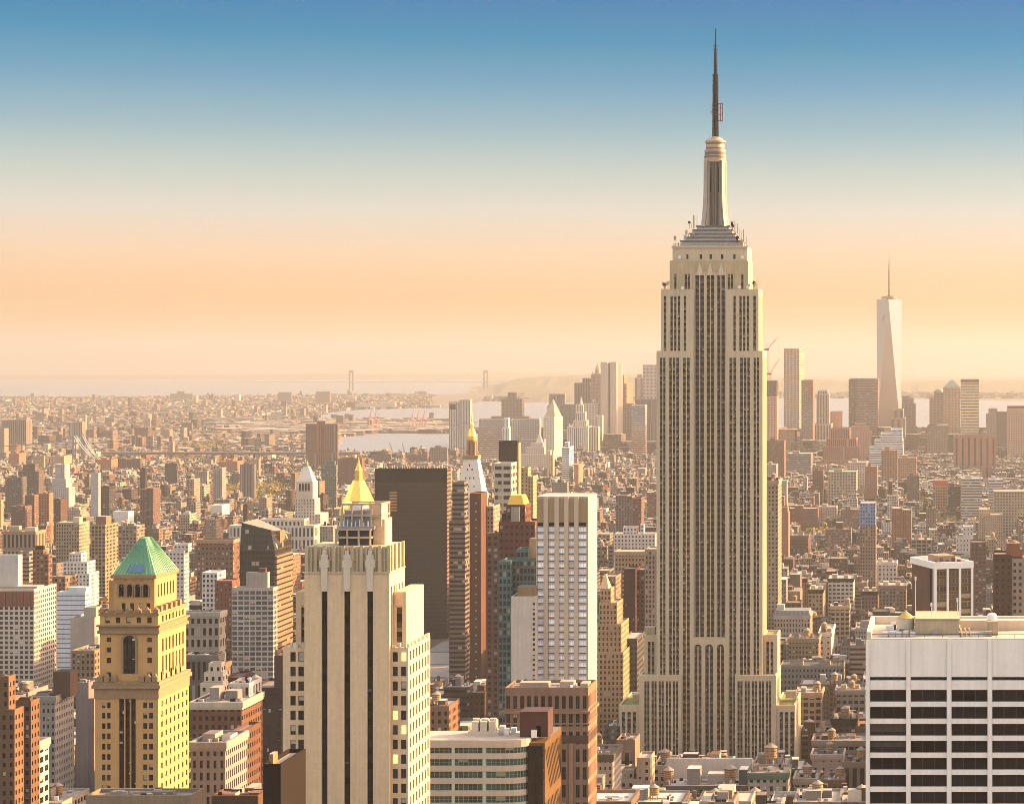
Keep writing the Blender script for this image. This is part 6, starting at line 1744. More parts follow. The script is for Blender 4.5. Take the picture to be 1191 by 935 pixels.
DT('grey_concrete_slab', 'tall grey concrete slab tower with a dark roof notch left of the wide grey slab', [(522, 534, 468, 34), (534.3, 547, 465.5, 34, 1, 'G')], (.46, .41, .37), (4, 60, .3, .97), 5600, yb=545, short='grey concrete slab', bulk=[(523, 530, 470, 476, -.4, .8, (.1, .09, .09))])

DT('unfinished_tower', 'tower under construction with a dark netted top and orange lower floors', [(891, 903.5, 462, 34), (891.3, 903.2, 444, 33, .3)], (.46, .25, .16), (4, 4.2, .5, .5), 5700, tiercol=[None, (.13, .09, .09)], short='unfinished netted tower', yb=525, cat='construction site')
DT('slim_stone_skyscraper', 'slim pale skyscraper with a bright west side right of the unfinished netted tower', [(913.5, 932.5, 406, 46)], (.46, .32, .24), (4, 5, .5, .5), 6200, rot=-14, short='slim pale skyscraper', yb=520, lit=8, bulk=[(913.4, 918.3, 407, 500, 20, 22, (.48, .38, .32))])
DT('reddish_office_tower', 'reddish glass tower standing before the slim pale skyscraper', [(932, 945.5, 443, 50)], (.34, .18, .13), (5, 5, .7, .6), 5900, yb=525, short='reddish tower')
DT('crowned_grey_tower', 'grey tower with a notched crown above a wide white base', [(946, 967, 494, 40), (949.5, 964, 459, 30, 4), (951, 962.5, 455, 24, 6)], (.40, .36, .34), (4, 60, .45, .97), 6000, short='notched crown tower', tiercol=[(.5, .47, .45), None, None], yb=530)
DT('orange_brick_block', 'small orange brick block between the notched crown tower and the glass bulk', [(964.5, 978, 480, 40)], (.46, .22, .13), (4, 4, .3, .4), 6100, yb=505)
DT('dark_glass_bulk', 'broad dark glass tower left of the tapering spired skyscraper', [(987, 996, 442, 50), (996.2, 1021, 442, 50, -1, 'G')], (.25, .185, .165), (60, 4.4, 1, .5), 6150, tiercol=[(.17, .125, .115), None], short='broad dark glass tower', yb=520, bulk=[(989, 1019, 440, 442, 6, 30, (.2, .15, .14))])
DT('round_red_block', 'reddish rounded block at the foot of the broad dark glass tower', [(988, 1013, 503, 60), (990, 1010, 497, 40, 6), (994, 1006, 493, 26, 10)], (.38, .2, .15), (4, 5, .4, .5), 5700, yb=530)
DT('art_deco_pile', 'massive red brown brick building stepping up like a ziggurat', [(954, 1002, 536, 60), (957, 999, 520, 54, 3), (961, 996, 511, 46, 6), (965.5, 988, 499, 34, 9)], (.33, .165, .115), (4.4, 60, .42, .97), 5000, yb=560, short='brick art deco pile')
DT('terraced_white_block', 'white banded office block rising in terraces to the right', [(1011, 1050.5, 521, 50), (1017, 1050, 513, 46, 2), (1024, 1049.5, 505, 42, 4), (1036, 1049, 500, 36, 6)], (.60, .56, .53), (60, 5, 1, .4), 5000, yb=555, short='white terraced block')
DT('small_crown_tower', 'brown tower with an arched crown in front of the spired skyscraper', [(1036, 1052.5, 487, 40), (1038, 1050.5, 477, 34, 3)], (.35, .235, .18), (3, 60, .4, .97), 5700, yb=510)
DT('dome_shouldered_tower', 'dark round shouldered tower right of the spired skyscraper', [(1049, 1067, 497, 50), (1048.7, 1065, 470, 44, 2), (1049, 1062.5, 464, 40, 4), (1049.5, 1058, 461.5, 34, 6)], (.24, .18, .155), (4, 4.4, .5, .5), 6500, yb=505, short='round shouldered tower')
def domed_tower():
    Y = 6500
    r = DT('domed_office_tower', 'brown tower with a domed top in the group by the river', [(1081, 1099, 463, 50), (1086, 1099, 457, 46, 2)], (.36, .25, .18), (4, 4.4, .5, .5), Y, yb=495, short='domed tower')
    s = Y / F; q = MB(); q.lathe(X(1092.4, Y), Y + 24, [(6 * s, Z(457.5, Y)), (5.6 * s, Z(455, Y)), (4 * s, Z(453, Y)), (1.5 * s, Z(452.2, Y))], 16); q.build('dome', mat('dull_copper_dome', (.26, .24, .18), .6), r)
domed_tower()
def pyramid_tower():
    Y = 6450
    r = DT('pyramid_topped_tower', 'brown tower under a green pyramid roof by the river', [(1097, 1117, 451, 50)], (.38, .27, .19), (4, 4.4, .5, .5), Y, yb=520, short='green pyramid tower')
    h = 10 * Y / F; xm, ym = X(1107, Y), Y + 25
    q = MB(); q.loft([[(xm - h, ym - h, Z(450.5, Y)), (xm + h, ym - h, Z(450.5, Y)), (xm + h, ym + h, Z(450.5, Y)), (xm - h, ym + h, Z(450.5, Y))], [(xm - .5, ym - .5, Z(441, Y)), (xm + .5, ym - .5, Z(441, Y)), (xm + .5, ym + .5, Z(441, Y)), (xm - .5, ym + .5, Z(441, Y))]])
    q.build('pyramid_roof', mat('dull_green_copper', (.19, .26, .19), .6), r)
pyramid_tower()
DT('banded_glass_tower', 'flat topped glass tower with horizontal bands right of the green pyramid tower', [(1117.5, 1138.6, 444.5, 50), (1117.4, 1138.7, 442, 50.2, -.1)], (.52, .41, .27), (60, 8, 1, .35), 6300, tiercol=[None, (.16, .12, .1)], yb=515, short='banded glass tower')
DT('arched_roof_block', 'dark low tower with white curved roof fins before the domed tower', [(1078.5, 1103, 496, 50)], (.26, .2, .17), (4, 5, .5, .5), 5600, yb=540, bulk=[(1090, 1103, 493.5, 496, 10, 20, (.62, .56, .5)), (1080, 1088, 494, 496, 10, 20, (.15, .12, .11))])
DT('red_brick_complex', 'broad red brown apartment complex with dark vertical slots', [(1109, 1159, 509, 60), (1116, 1152, 507, 40, 6)], (.33, .16, .11), (14, 60, .3, .97), 4900, yb=560, short='slotted red brown complex', cat='apartment building')
DT('chamfered_tower', 'brown tower with a sloping shoulder left of the pink gridded tower', [(1147, 1160, 482, 50), (1150, 1160, 476, 40, 4), (1160.2, 1174, 480, 50, -3, 'G')], (.34, .245, .19), (4, 4.4, .5, .5), 5800, yb=535, tiercol=[None, None, (.22, .17, .15)])
DT('pink_gridded_tower', 'pinkish gridded tower with a dark roofline at the right edge', [(1171.5, 1230, 476, 50), (1172, 1229, 473.5, 46, 2)], (.46, .30, .22), (4, 4.4, .55, .55), 5500, yb=555, short='pink gridded tower', tiercol=[None, (.15, .11, .1)])
def spired_skyscraper():
    Y = 6560.0
    xm, ym = X(1033.8, Y), Y + 36
    root = thing('spired_skyscraper', 'tallest distant tower of tapering glass triangles with a mast on a ring', 'skyscraper', (xm, ym, gz(Y)), None, radians(-2))
    g = gz(Y); hb = 33.0; ht = 36.0
    zb, zt = g + 56, Z(348, Y)
    B = [(xm - hb, ym - hb), (xm + hb, ym - hb), (xm + hb, ym + hb), (xm - hb, ym + hb)]
    Tt = [(xm, ym - ht), (xm + ht, ym), (xm, ym + ht), (xm - ht, ym)]
    GLS = mat('tower_glass', (.52, .44, .38), .2, .7, amount=.05)
    q = MB(); q.loft([[(p[0], p[1], g) for p in B], [(p[0], p[1], zb) for p in B]]); q.build('base', GLS, root)
    for i in range(4):
        j = (i + 1) % 4
        q = MB(); q.face([B[i] + (zb,), B[j] + (zb,), Tt[i] + (zt,)]); q.build('glass_facet', GLS, root)
        q = MB(); q.face([B[j] + (zb,), Tt[j] + (zt,), Tt[i] + (zt,)]); q.build('glass_facet', GLS, root)
    q = MB(); q.face([p + (zt - .2,) for p in Tt]); q.build('roof', ROOF_GREY, root)
    q = MB(); q.lathe(xm, ym, [(23, zt + 2), (23, zt + 7), (19, zt + 7), (19, zt + 9)], 24); q.build('ring', mat('rusty_ring', (.34, .16, .08), .5, .4), root)
    q = MB(); q.lathe(xm, ym, [(9, zt), (9, zt + 10)], 12); q.build('mast_footing', DARK_STEEL, root)
    q = MB(); q.lathe(xm, ym, [(3.6, zt + 9), (3.0, Z(330, Y)), (2.4, Z(315, Y)), (1.2, Z(303, Y)), (.4, Z(295, Y))], 10)
    for yy in (338, 330, 323, 316, 309): q.lathe(xm, ym, [(2, Z(yy, Y)), (4.2, Z(yy, Y)), (4.2, Z(yy - .8, Y)), (2, Z(yy - .8, Y))], 10)
    q.build('mast', mat('mast_red_brown', (.30, .13, .08), .5, .3), root)
    q = MB(); q.box(xm - 16, xm - 5, ym - ht * .76, ym - ht * .6, Z(374, Y), Z(367, Y)); q.build('louvre_band', mat('dark_louvre', (.2, .13, .1), .5), root)
    reserve(1018, 1050, 295, 520, Y, 75, 'spired skyscraper')
spired_skyscraper()
def luffing_crane(label, px, ybase, yjoint, pxtip, ytip, Y):
    root = thing('tower_crane', label, 'crane', (X(px, Y), Y + 17, Z(ybase, Y)), 'cranes on the unfinished tower')
    xm, ym = X(px, Y), Y + 17
    q = MB()
    for sx, sy in ((-1.4, -1.4), (1.4, -1.4), (1.4, 1.4), (-1.4, 1.4)): q.bar((xm + sx, ym + sy, Z(ybase, Y) - 5), (xm + sx, ym + sy, Z(yjoint, Y)), .5)
    n = 9
    za, zb = Z(ybase, Y), Z(yjoint, Y)
    for i in range(n):
        z0, z1 = za + (zb - za) * i / n, za + (zb - za) * (i + 1) / n
        q.bar((xm - 1.4, ym - 1.4, z0), (xm + 1.4, ym - 1.4, z1), .35); q.bar((xm + 1.4, ym + 1.4, z0), (xm + 1.4, ym - 1.4, z1), .35)
    q.build('mast', ORANGE_PAINT, root)
    q = MB(); t = Vector((X(pxtip, Y), ym, Z(ytip, Y))); j = Vector((xm, ym, Z(yjoint, Y)))
    d = (t - j).normalized(); up = Vector((-d.z, 0, d.x))
    for o in (Vector((0, -1, 0)), Vector((0, 1, 0)), up * 2): q.bar(j + o, t, .55)
    for i in range(8):
        a, b = j.lerp(t, i / 8), j.lerp(t, (i + 1) / 8); f_ = 1 - i / 8
        q.bar(a + Vector((0, -1, 0)) * f_, b + up * 2 * (1 - (i + 1) / 8), .3)
    q.build('jib', ORANGE_PAINT, root)
    q = MB(); q.box(xm - 8, xm + 3, ym - 2, ym + 2, Z(yjoint, Y) - 2, Z(yjoint, Y) + 2, bottom=True); q.bar((xm - 4, ym, Z(yjoint, Y)), (xm - 3, ym, Z(yjoint, Y) + 13), .5); q.bar((xm - 3, ym, Z(yjoint, Y) + 13), j.lerp(t, .85), .25); q.build('machinery_deck', DARK_STEEL, root)
luffing_crane('taller luffing crane with its jib raised beside the mast skyscraper', 892.2, 444, 406.5, 904, 392, 5700)
luffing_crane('lower luffing crane on the netted floors of the unfinished tower', 895.3, 444, 435, 906.3, 417, 5690)

# ---- left side in the distance
FAR_L = [
 ('apartment_tower', 'grey slab tower with a yellow lit strip at the far left', 6200, [(1.5, 19, 489, 40), (19.2, 30, 488.5, 40, 3, 'G')], (.33, .29, .25), (5, 60, .4, .97), 523, 'grey slab with yellow strip', 0),
 ('apartment_tower', 'pinkish tower at the left edge before the grey slab with yellow strip', 5600, [(-14, 5, 499, 60)], (.40, .31, .26), (4, 4, .4, .5), 526, None, 5),
 ('office_tower', 'grey block with a lit slim tower behind the suspension bridge tower', 7000, [(80, 95.5, 491.5, 50)], (.38, .34, .30), (5, 60, .4, .97), 512, 'grey block behind the bridge', 4),
 ('office_tower', 'slim sunlit tower rising beside the grey block behind the bridge', 7100, [(97, 99.6, 482.5, 30)], (.5, .4, .25), (4, 4, .3, .4), 506, None, 1),
 ('office_block', 'brown block with a lit end beyond the bridge cables', 7000, [(121, 131, 501, 60)], (.28, .19, .16), (4, 4, .4, .5), 518, None, 6),
 ('office_block', 'small brown block between the grey block and the bridge cables', 7100, [(101, 109, 500, 50)], (.26, .19, .17), (4, 4, .4, .5), 514, None, 3),
 ('apartment_tower', 'twin brown towers with a lit side over the far bridge roadway', 6300, [(153, 160, 507, 40), (161, 165, 509, 40, 2, 'G')], (.27, .17, .12), (4, 60, .4, .97), 530, None, 4),
 ('housing_slab', 'orange brick housing slab right below the bridge cables', 5000, [(111, 129.5, 535, 40)], (.46, .20, .10), (4, 3.4, .3, .4), 557, 'orange housing slab', 0),
 ('housing_slab', 'dark and orange housing slab pair right of the orange housing slab', 5050, [(130, 139, 534, 30), (139.2, 147, 534, 46, 1, 'G')], (.20, .125, .115), (4, 3.4, .3, .4), 553, None, 0),
 ('housing_slab', 'dark housing slab with a bright orange end below the bridge roadway', 5000, [(147.3, 153, 535, 30), (153.2, 163, 534, 46, 1, 'G')], (.19, .12, .11), (4, 3.4, .3, .4), 553, None, 2),
 ('housing_slab', 'orange housing block left of the suspension bridge tower', 5100, [(10.6, 22, 528, 40)], (.44, .21, .12), (4, 3.4, .3, .4), 541, None, 0),
 ('housing_slab', 'beige housing block left of the suspension bridge', 5000, [(38.5, 51, 531, 50)], (.48, .33, .19), (4, 3.4, .3, .4), 547, None, 1),
 ('housing_slab', 'row like beige housing block just left of the suspension bridge tower', 5100, [(58, 74.5, 531, 46)], (.50, .36, .24), (4, 3.4, .3, .4), 542, None, 0),
 ('white_apartment_tower', 'grey white apartment tower stepping out towards its base', 3500, [(58.5, 80, 568, 26), (60, 76, 558, 24, 2), (63, 74, 541, 22, 4)], (.50, .47, .46), (3, 3.2, .3, .4), 590, 'stepped white tower', 0),
 ('apartment_tower', 'pale grey plain slab tower left of a dark block', 3400, [(105.7, 114.6, 551, 26)], (.46, .47, .49), None, 592, 'plain pale slab', 1),
 ('apartment_block', 'dark grey glass block right of the plain pale slab', 3450, [(115, 127, 567, 30)], (.10, .095, .10), (30, 3.4, 1, .4), 590, None, 0),
 ('apartment_block', 'dark grey brown stepped apartment block near the left edge', 3700, [(21, 45, 549, 30), (26, 40, 541, 22, 3)], (.20, .16, .15), (3, 3.2, .45, .45), 570, None, 6),
 ('apartment_block', 'grey green apartment block at the left edge', 3500, [(6, 25, 556, 26)], (.21, .19, .18), (3, 3.2, .5, .45), 592, None, 6),
 ('apartment_tower', 'brown tower with sunlit yellow right side at the far left', 2800, [(13, 29, 590, 36)], (.24, .155, .12), (3, 3.1, .4, .45), 618, 'brown tower with yellow side', 8),
 ('apartment_tower', 'tall brown tower with a lit yellow corner left of the orange one', 2900, [(29, 40, 577, 30)], (.26, .17, .13), (3, 3.1, .4, .45), 612, None, 5),
 ('apartment_tower', 'orange brick tower with a yellow right side in the left group', 2850, [(45, 57, 575, 36)], (.42, .22, .13), (3, 3.1, .4, .45), 611, 'orange brick tower', 5),
 ('apartment_tower', 'dark brown tower with a wide yellow side right of the orange brick tower', 2800, [(62.5, 70.5, 582, 40)], (.17, .105, .085), (3, 3.1, .4, .45), 608, None, 8),
 ('apartment_tower', 'yellow sunlit tower cut by the left edge', 2750, [(-12, 1, 583, 30)], (.46, .33, .19), (3, 3.1, .4, .45), 618, None, 3),
 ('apartment_tower', 'brown slab pair with an orange right side above the brown office block', 3000, [(163, 171, 570, 40), (171.3, 178, 569, 36, 1, 'G')], (.22, .145, .125), (3, 3.1, .35, .45), 592, 'brown slab pair', 9),
 ('apartment_tower', 'black slim tower left of the brown slab pair', 3900, [(163, 169, 546, 24)], (.06, .045, .045), (3, 3.2, .4, .4), 560, None, 1),
 ('dark_apartment_block', 'dark square block in the open ground before the far bridge', 4300, [(192, 206, 540, 34)], (.14, .105, .10), (3, 3.4, .4, .4), 555, None, 1),
 ('apartment_block', 'tan block with yellow sides in the far streets', 3900, [(227, 233, 549, 30), (233.2, 241, 549, 40, 1, 'G')], (.42, .33, .23), (3, 3.2, .4, .4), 563, None, 2),
 ('apartment_tower', 'slim dark and white striped tower with an orange edge', 3700, [(248, 252, 546, 24), (252.2, 258, 545, 24, 1, 'G')], (.40, .37, .36), (3, 3.2, .5, .5), 576, None, 5),
 ('apartment_tower', 'grey tower with red stripe in front of the orange housing by the bridge', 3950, [(279, 296, 541, 36)], (.25, .22, .23), (5, 60, .3, .97), 558, None, 2),
 ('housing_slab', 'orange brick cross shaped housing block by the river', 4700, [(255, 276, 537, 40), (262, 270, 535, 30, 4)], (.44, .20, .11), (4, 3.4, .3, .4), 548, None, 0),
 ('housing_slab', 'cream topped orange housing block near the water', 4700, [(289, 301, 535, 40)], (.48, .33, .22), (4, 3.4, .3, .4), 550, None, 2),
 ('ridged_brown_tower', 'big ribbed brown apartment tower standing out against the harbour', 4900, [(355.5, 375, 494, 40), (375.2, 392.5, 494, 44, 4, 'G'), (368, 378, 490.5, 14, 12, 494)], (.32, .16, .11), (4.6, 60, .35, .97), 545, 'ribbed brown tower', 1),
 ('green_glass_block', 'small green glass block under the ribbed brown tower', 3600, [(373.5, 391, 542, 30), (375, 389, 537, 20, 4)], (.22, .27, .23), (3, 4, .6, .5), 558, None, 1),
 ('brown_block', 'red brown apartment block right of the green glass block', 4200, [(393, 421, 534, 40)], (.27, .145, .11), (4, 3.4, .4, .4), 552, None, 3),
 ('housing_slab', 'dark river front housing slab right of the red brown block', 5400, [(433, 455, 529, 40)], (.20, .15, .14), (4, 3.4, .4, .4), 545, None, 1),
 ('housing_slab', 'brown river housing with an orange lit tower', 5400, [(470, 490, 530, 40), (490.5, 497, 526, 40, 2, 'G')], (.24, .16, .13), (4, 3.4, .4, .4), 545, None, 2),
 ('housing_slab', 'grey brown river housing left of the grey concrete slab', 5300, [(500, 520, 521, 40)], (.32, .25, .22), (4, 3.4, .4, .4), 545, None, 1),
 ('warehouse_tower', 'broad grey warehouse by the harbour with a lit end', 7600, [(233, 250, 502, 80), (250.2, 258, 502, 90, 3, 'G')], (.28, .25, .23), (6, 60, .4, .97), 518, None, 6),
 ('apartment_tower', 'square brown block on the far shore', 12500, [(323, 339, 456, 60)], (.30, .235, .20), None, 469, 'left far shore block', 1),
 ('apartment_tower', 'second square brown block on the far shore nearer the great bridge tower', 12500, [(367.5, 383.5, 455.5, 60)], (.30, .235, .20), None, 468, None, 1),
 ('hospital_block', 'hazy stepped block with a chimney on the distant ridge', 13500, [(198, 224, 458, 60), (206, 214, 455, 40, 5)], (.30, .26, .25), None, 464, None, 1),
 ('grain_terminal', 'long pale row of silos on the far shore', 10500, [(162, 198, 479, 60)], (.56, .47, .37), (14, 80, .3, .97), 490, None, 1),
 ('pier_shed', 'long white shed on the far harbour pier', 11500, [(415, 460, 469, 60), (440, 460, 467.5, 50, 4)], (.62, .54, .43), None, 476, None, 1),
]
for nm, lb, Y_, ts, c_, w_, yb_, sh_, lit_ in FAR_L:
    a, b, yt = ts[0][:3]
    # make the sunlit west side as deep as it looks
    if lit_ and len(ts[0]) > 3 and b < CX:
        D = min(90, max(ts[0][3], lit_ * Y_ / max(60, CX - b - lit_)))
        ts = [ts[0][:3] + (D,) + tuple(ts[0][4:])] + ts[1:]
    bk = [(a + (b - a) * .3, a + (b - a) * .65, yt - 2.5, yt, 6, 12, tuple(v * .85 for v in c_))] if Y_ < 6000 and len(ts) == 1 else ()
    cat = 'apartment building' if 'apart' in nm or 'housing' in nm or 'ridged' in nm else 'office building' if 'office' in nm else 'building'
    T(nm, lb, cat, Y_, ts, c_, w_, (.06, .15), roof=RPALE if random.Random(lb).random() < .5 else RGREY, yb=yb_, short=sh_, bulk=bk, litpx=lit_, parapet=1.5 if Y_ < 9000 else 0)

# ------------------------------------------------------------------ ground, water, hills
def col_interp(cols, px):
    if px < cols[0][0] or px > cols[-1][0]:
        return None
    for a, b in zip(cols, cols[1:]):
        if a[0] <= px <= b[0]:
            f = (px - a[0]) / (b[0] - a[0])
            return a[1] + (b[1] - a[1]) * f, a[2] + (b[2] - a[2]) * f
WATER = {
 'harbour_water': [(388, 530, 509), (400, 531, 505.5), (440, 531, 504.5), (525, 531, 505), (545, 530, 498), (556, 530, 491)],
 'bay_water': [(556.05, 530, 467), (580, 530, 464.5), (700, 530, 463.5), (800, 525, 463), (900, 528, 463), (1000, 522, 463), (1060, 520, 464), (1191, 518, 467), (1400, 518, 468)],
 'inlet_water': [(370, 486.5, 485), (380, 489.5, 480.5), (420, 489, 476.5), (470, 489, 475.5), (525, 490, 474.5), (556, 490.5, 468)],
 'basin_water': [(262, 490.4, 489), (330, 490.6, 488), (372, 489, 486.8)],
 'river': [(40, 547, 542), (110, 547, 541), (200, 545, 541), (240, 534, 528), (300, 533, 526), (345, 533, 524), (388, 530, 515)],
 'ocean': [(-400, 461.5, 438.2), (200, 461.3, 438.2), (340, 459.5, 438.2), (420, 458.5, 438.2), (560, 458.3, 438.2)],
}
def in_water(px, py):
    for c in WATER.values():
        r = col_interp(c, px)
        if r and r[1] - .3 <= py <= r[0] + .3:
            return True
    return False
def ground():
    rad = [0, 300, 700, 1200, 1800, 2600, 3600, 5000] + [5000 + 1000 * i for i in range(1, 58)]
    n = 160
    mb = MB()
    for a, b in zip(rad, rad[1:]):
        for i in range(n):
            t0, t1 = 2 * pi * i / n, 2 * pi * (i + 1) / n
            p = [(r * sin(t), r * cos(t), -(r * r) / (2 * RE)) for r, t in ((a, t0), (b, t0), (b, t1), (a, t1))]
            if a == 0:
                mb.face([p[0], p[2], p[1]][::1])
            else:
                mb.face([p[0], p[3], p[2], p[1]])
    m, t, b = nodes_of('city_ground')
    g = t.nodes.new('ShaderNodeNewGeometry')
    nz = t.nodes.new('ShaderNodeTexNoise'); nz.inputs['Scale'].default_value = .004; nz.inputs['Detail'].default_value = 8
    L(t, g.outputs['Position'], nz.inputs['Vector'])
    rp = t.nodes.new('ShaderNodeValToRGB')
    rp.color_ramp.elements[0].position = .35; rp.color_ramp.elements[0].color = (.055, .052, .05, 1)
    rp.color_ramp.elements[1].position = .65; rp.color_ramp.elements[1].color = (.14, .115, .085, 1)
    L(t, nz.outputs[0], rp.inputs[0]); L(t, rp.outputs[0], b.inputs['Base Color'])
    b.inputs['Roughness'].default_value = .95
    structure(mb.build('ground', m))
ground()
def water():
    m, t, b = nodes_of('harbour_water')
    b.inputs['Base Color'].default_value = (.12, .14, .17, 1)
    b.inputs['Roughness'].default_value = .4
    b.inputs['Specular IOR Level'].default_value = .5
    nz = t.nodes.new('ShaderNodeTexNoise'); nz.inputs['Scale'].default_value = .02; nz.inputs['Detail'].default_value = 4
    g = t.nodes.new('ShaderNodeNewGeometry'); L(t, g.outputs['Position'], nz.inputs['Vector'])
    bp = t.nodes.new('ShaderNodeBump'); bp.inputs['Strength'].default_value = .35; bp.inputs['Distance'].default_value = 3
    L(t, nz.outputs[0], bp.inputs['Height']); L(t, bp.outputs[0], b.inputs['Normal'])
    for nm, cols in WATER.items():
        mb = MB()
        fine = []
        for a, c in zip(cols, cols[1:]):
            k = max(1, int((c[0] - a[0]) / 12))
            fine += [tuple(a[j] + (c[j] - a[j]) * i / k for j in range(3)) for i in range(k)]
        fine.append(cols[-1])
        rr = random.Random(nm)
        jit = [rr.uniform(-.5, .5) if nm != 'ocean' else 0 for _ in fine]
        def pt(px, d):
            x = (px - CX) * d / F
            return (x, d, -(x * x + d * d) / (2 * RE) + 1.2)
        for i in range(len(fine) - 1):
            a, c = fine[i], fine[i + 1]
            da = [dist_of(a[1] + jit[i]), dist_of(a[2] + jit[i] * .4)]; dc = [dist_of(c[1] + jit[i + 1]), dist_of(c[2] + jit[i + 1] * .4)]
            n = 14
            for k in range(n):
                f0, f1 = k / n, (k + 1) / n
                A0, A1 = da[0] + (da[1] - da[0]) * f0, da[0] + (da[1] - da[0]) * f1
                C0, C1 = dc[0] + (dc[1] - dc[0]) * f0, dc[0] + (dc[1] - dc[0]) * f1
                mb.face([pt(a[0], A0), pt(c[0], C0), pt(c[0], C1), pt(a[0], A1)])
        structure(mb.build(nm, m))
water()
def hills():
    hm = mat('wooded_hill', (.10, .09, .05), .95, amount=.5, scale=.002, streak=0)
    def ridge(nm, prof, d0, d1, d2, seed):
        rr = random.Random(seed)
        mb = MB()
        fine = []
        for a, c in zip(prof, prof[1:]):
            k = max(1, int((c[0] - a[0]) / 8)); fine += [(a[0] + (c[0] - a[0]) * i / k, a[1] + (c[1] - a[1]) * i / k) for i in range(k)]
        fine.append(prof[-1])
        w = 0.0
        rows = []
        for px, py in fine:
            w = w * .7 + rr.uniform(-.35, .35)
            row = []
            for d, f in ((d0, 0), (d0 + (d1 - d0) * .25, .35), (d0 + (d1 - d0) * .6, .8), (d1, 1), (d1 + (d2 - d1) * .5, .7), (d2, -.05)):
                x = (px - CX) * d1 / F
                gr = -(x * x + d * d) / (2 * RE)
                zc = EYE - (py + w - CY) * d1 / F
                row.append((x * d / d1, d, gr + max(0, zc - gr) * f + (rr.uniform(-6, 6) if 0 < f < 1 else 0)))
            rows.append(row)
        for a, c in zip(rows, rows[1:]):
            for k in range(5):
                mb.face([a[k], c[k], c[k + 1], a[k + 1]])
        structure(mb.build(nm, hm))
    ridge('island_hills', [(545, 456), (575, 449), (600, 441), (640, 437), (700, 436), (770, 438), (850, 440), (930, 440), (980, 443), (1040, 447), (1060, 451)], 15200, 18500, 22000, 1)
    ridge('coast_hills', [(1000, 449), (1050, 446), (1085, 443.5), (1140, 442.5), (1191, 441), (1300, 440), (1420, 441)], 14800, 18000, 23000, 2)
    ridge('headland', [(590, 461), (610, 456), (640, 455), (700, 456), (740, 459)], 13000, 13800, 14800, 3)
    ridge('distant_hills', [(-420, 437.2), (100, 436.8), (220, 436.2), (330, 435.2), (480, 434.6), (620, 434.2), (760, 435), (900, 438)], 31000, 36000, 42000, 4)
hills()

# ------------------------------------------------------------------ bridges and harbour cranes
def great_bridge():
    Y = 18000.0
    xa, xb = X(408.5, Y), X(565, Y)
    gr = gz(Y, xa)
    root = thing('great_suspension_bridge', 'hazy suspension bridge far away with two tall portal towers', 'bridge', ((xa + xb) / 2, Y, gr))
    pm = mat('bridge_grey_steel', (.12, .11, .11), .8)
    for x in (xa, xb):
        q = MB(); zt = Z(430.5, Y)
        for s in (-1, 1): q.box(x + s * 13 - 5.5, x + s * 13 + 5.5, Y - 6, Y + 6, gr, zt)
        q.box(x - 14, x + 14, Y - 4, Y + 4, zt - 22, zt - 4, bottom=True); q.box(x - 14, x + 14, Y - 4, Y + 4, gr + 62, gr + 74, bottom=True)
        q.build('tower', pm, root)
    pl = mat('haze_pale_bridge_steel', (.42, .40, .38), .8)  # deck and cables lightened, distance haze put into their colour
    q = MB(); q.box(xa - 900, xb + 800, Y - 15, Y + 15, gr + 67, gr + 71, bottom=True); q.build('deck', pl, root)
    zt = Z(430.5, Y) - 2
    for s in (-12, 12):
        q = MB()
        pts = [(xa - 600, gr + 70)] + [(xa + (xb - xa) * i / 16, gr + 78 + (zt - gr - 78) * (2 * i / 16 - 1) ** 2) for i in range(17)] + [(xb + 600, gr + 70)]
        for a, b in zip(pts, pts[1:]): q.bar((a[0], Y + s, a[1]), (b[0], Y + s, b[1]), .8)
        q.build('cable', pl, root)
great_bridge()
def steel_bridge():
    Y = 5350.0
    xm = X(92, Y); gr = gz(Y)
    root = thing('steel_suspension_bridge', 'blue grey steel bridge tower with four pale cables slanting down beside it', 'bridge', (xm, Y, gr))
    st = mat('blue_grey_bridge_steel', (.10, .15, .18), .6)
    ca = mat('pale_bridge_cable', (.62, .58, .54), .6)
    zt = Z(507, Y)
    q = MB()
    for dx in (-13.5, -8, 7, 12.5):
        q.box(xm + dx - 1.5, xm + dx + 1.5, Y - 2, Y + 2, gr, zt)
    for z0 in (zt - 3, zt - 18, gr + 38, gr + 16):
        q.box(xm - 15, xm + 14, Y - 1.6, Y + 1.6, z0, z0 + 2.6, bottom=True)
    for k in range(5):
        for a, b in ((-13.5, -8), (7, 12.5)):
            z0 = gr + 8 + k * 13
            q.bar((xm + a, Y, z0), (xm + b, Y, z0 + 11), .5); q.bar((xm + b, Y, z0), (xm + a, Y, z0 + 11), .5)
    q.build('tower', st, root)
    for dx, ex in ((-12, 0), (-6, 4), (8, 9), (12, 13)):
        q = MB()
        a = Vector((xm + dx, Y, zt)); b = Vector((X(134, Y) + ex, Y - 130, Z(534, Y - 130)))
        for k in range(8):
            f0, f1 = k / 8, (k + 1) / 8
            p0, p1 = a.lerp(b, f0), a.lerp(b, f1)
            p0.z -= 6 * sin(pi * f0) ; p1.z -= 6 * sin(pi * f1)
            q.bar(p0, p1, .75)
        q.build('cable', ca, root)
        q = MB()
        b = Vector((X(-50, Y), Y, 52))
        for k in range(8):
            f0, f1 = k / 8, (k + 1) / 8
            p0, p1 = a.lerp(b, f0), a.lerp(b, f1)
            p0.z -= 14 * sin(pi * f0); p1.z -= 14 * sin(pi * f1)
            q.bar(p0, p1, .6)
        q.build('cable', st, root)
    q = MB(); q.box(X(-60, Y), X(142, Y), Y - 14, Y + 14, Z(540.5, Y), Z(536.5, Y), bottom=True)
    q.build('deck', st, root)
    reserve(82, 136, 507, 545, Y, 40, 'blue steel bridge')
steel_bridge()
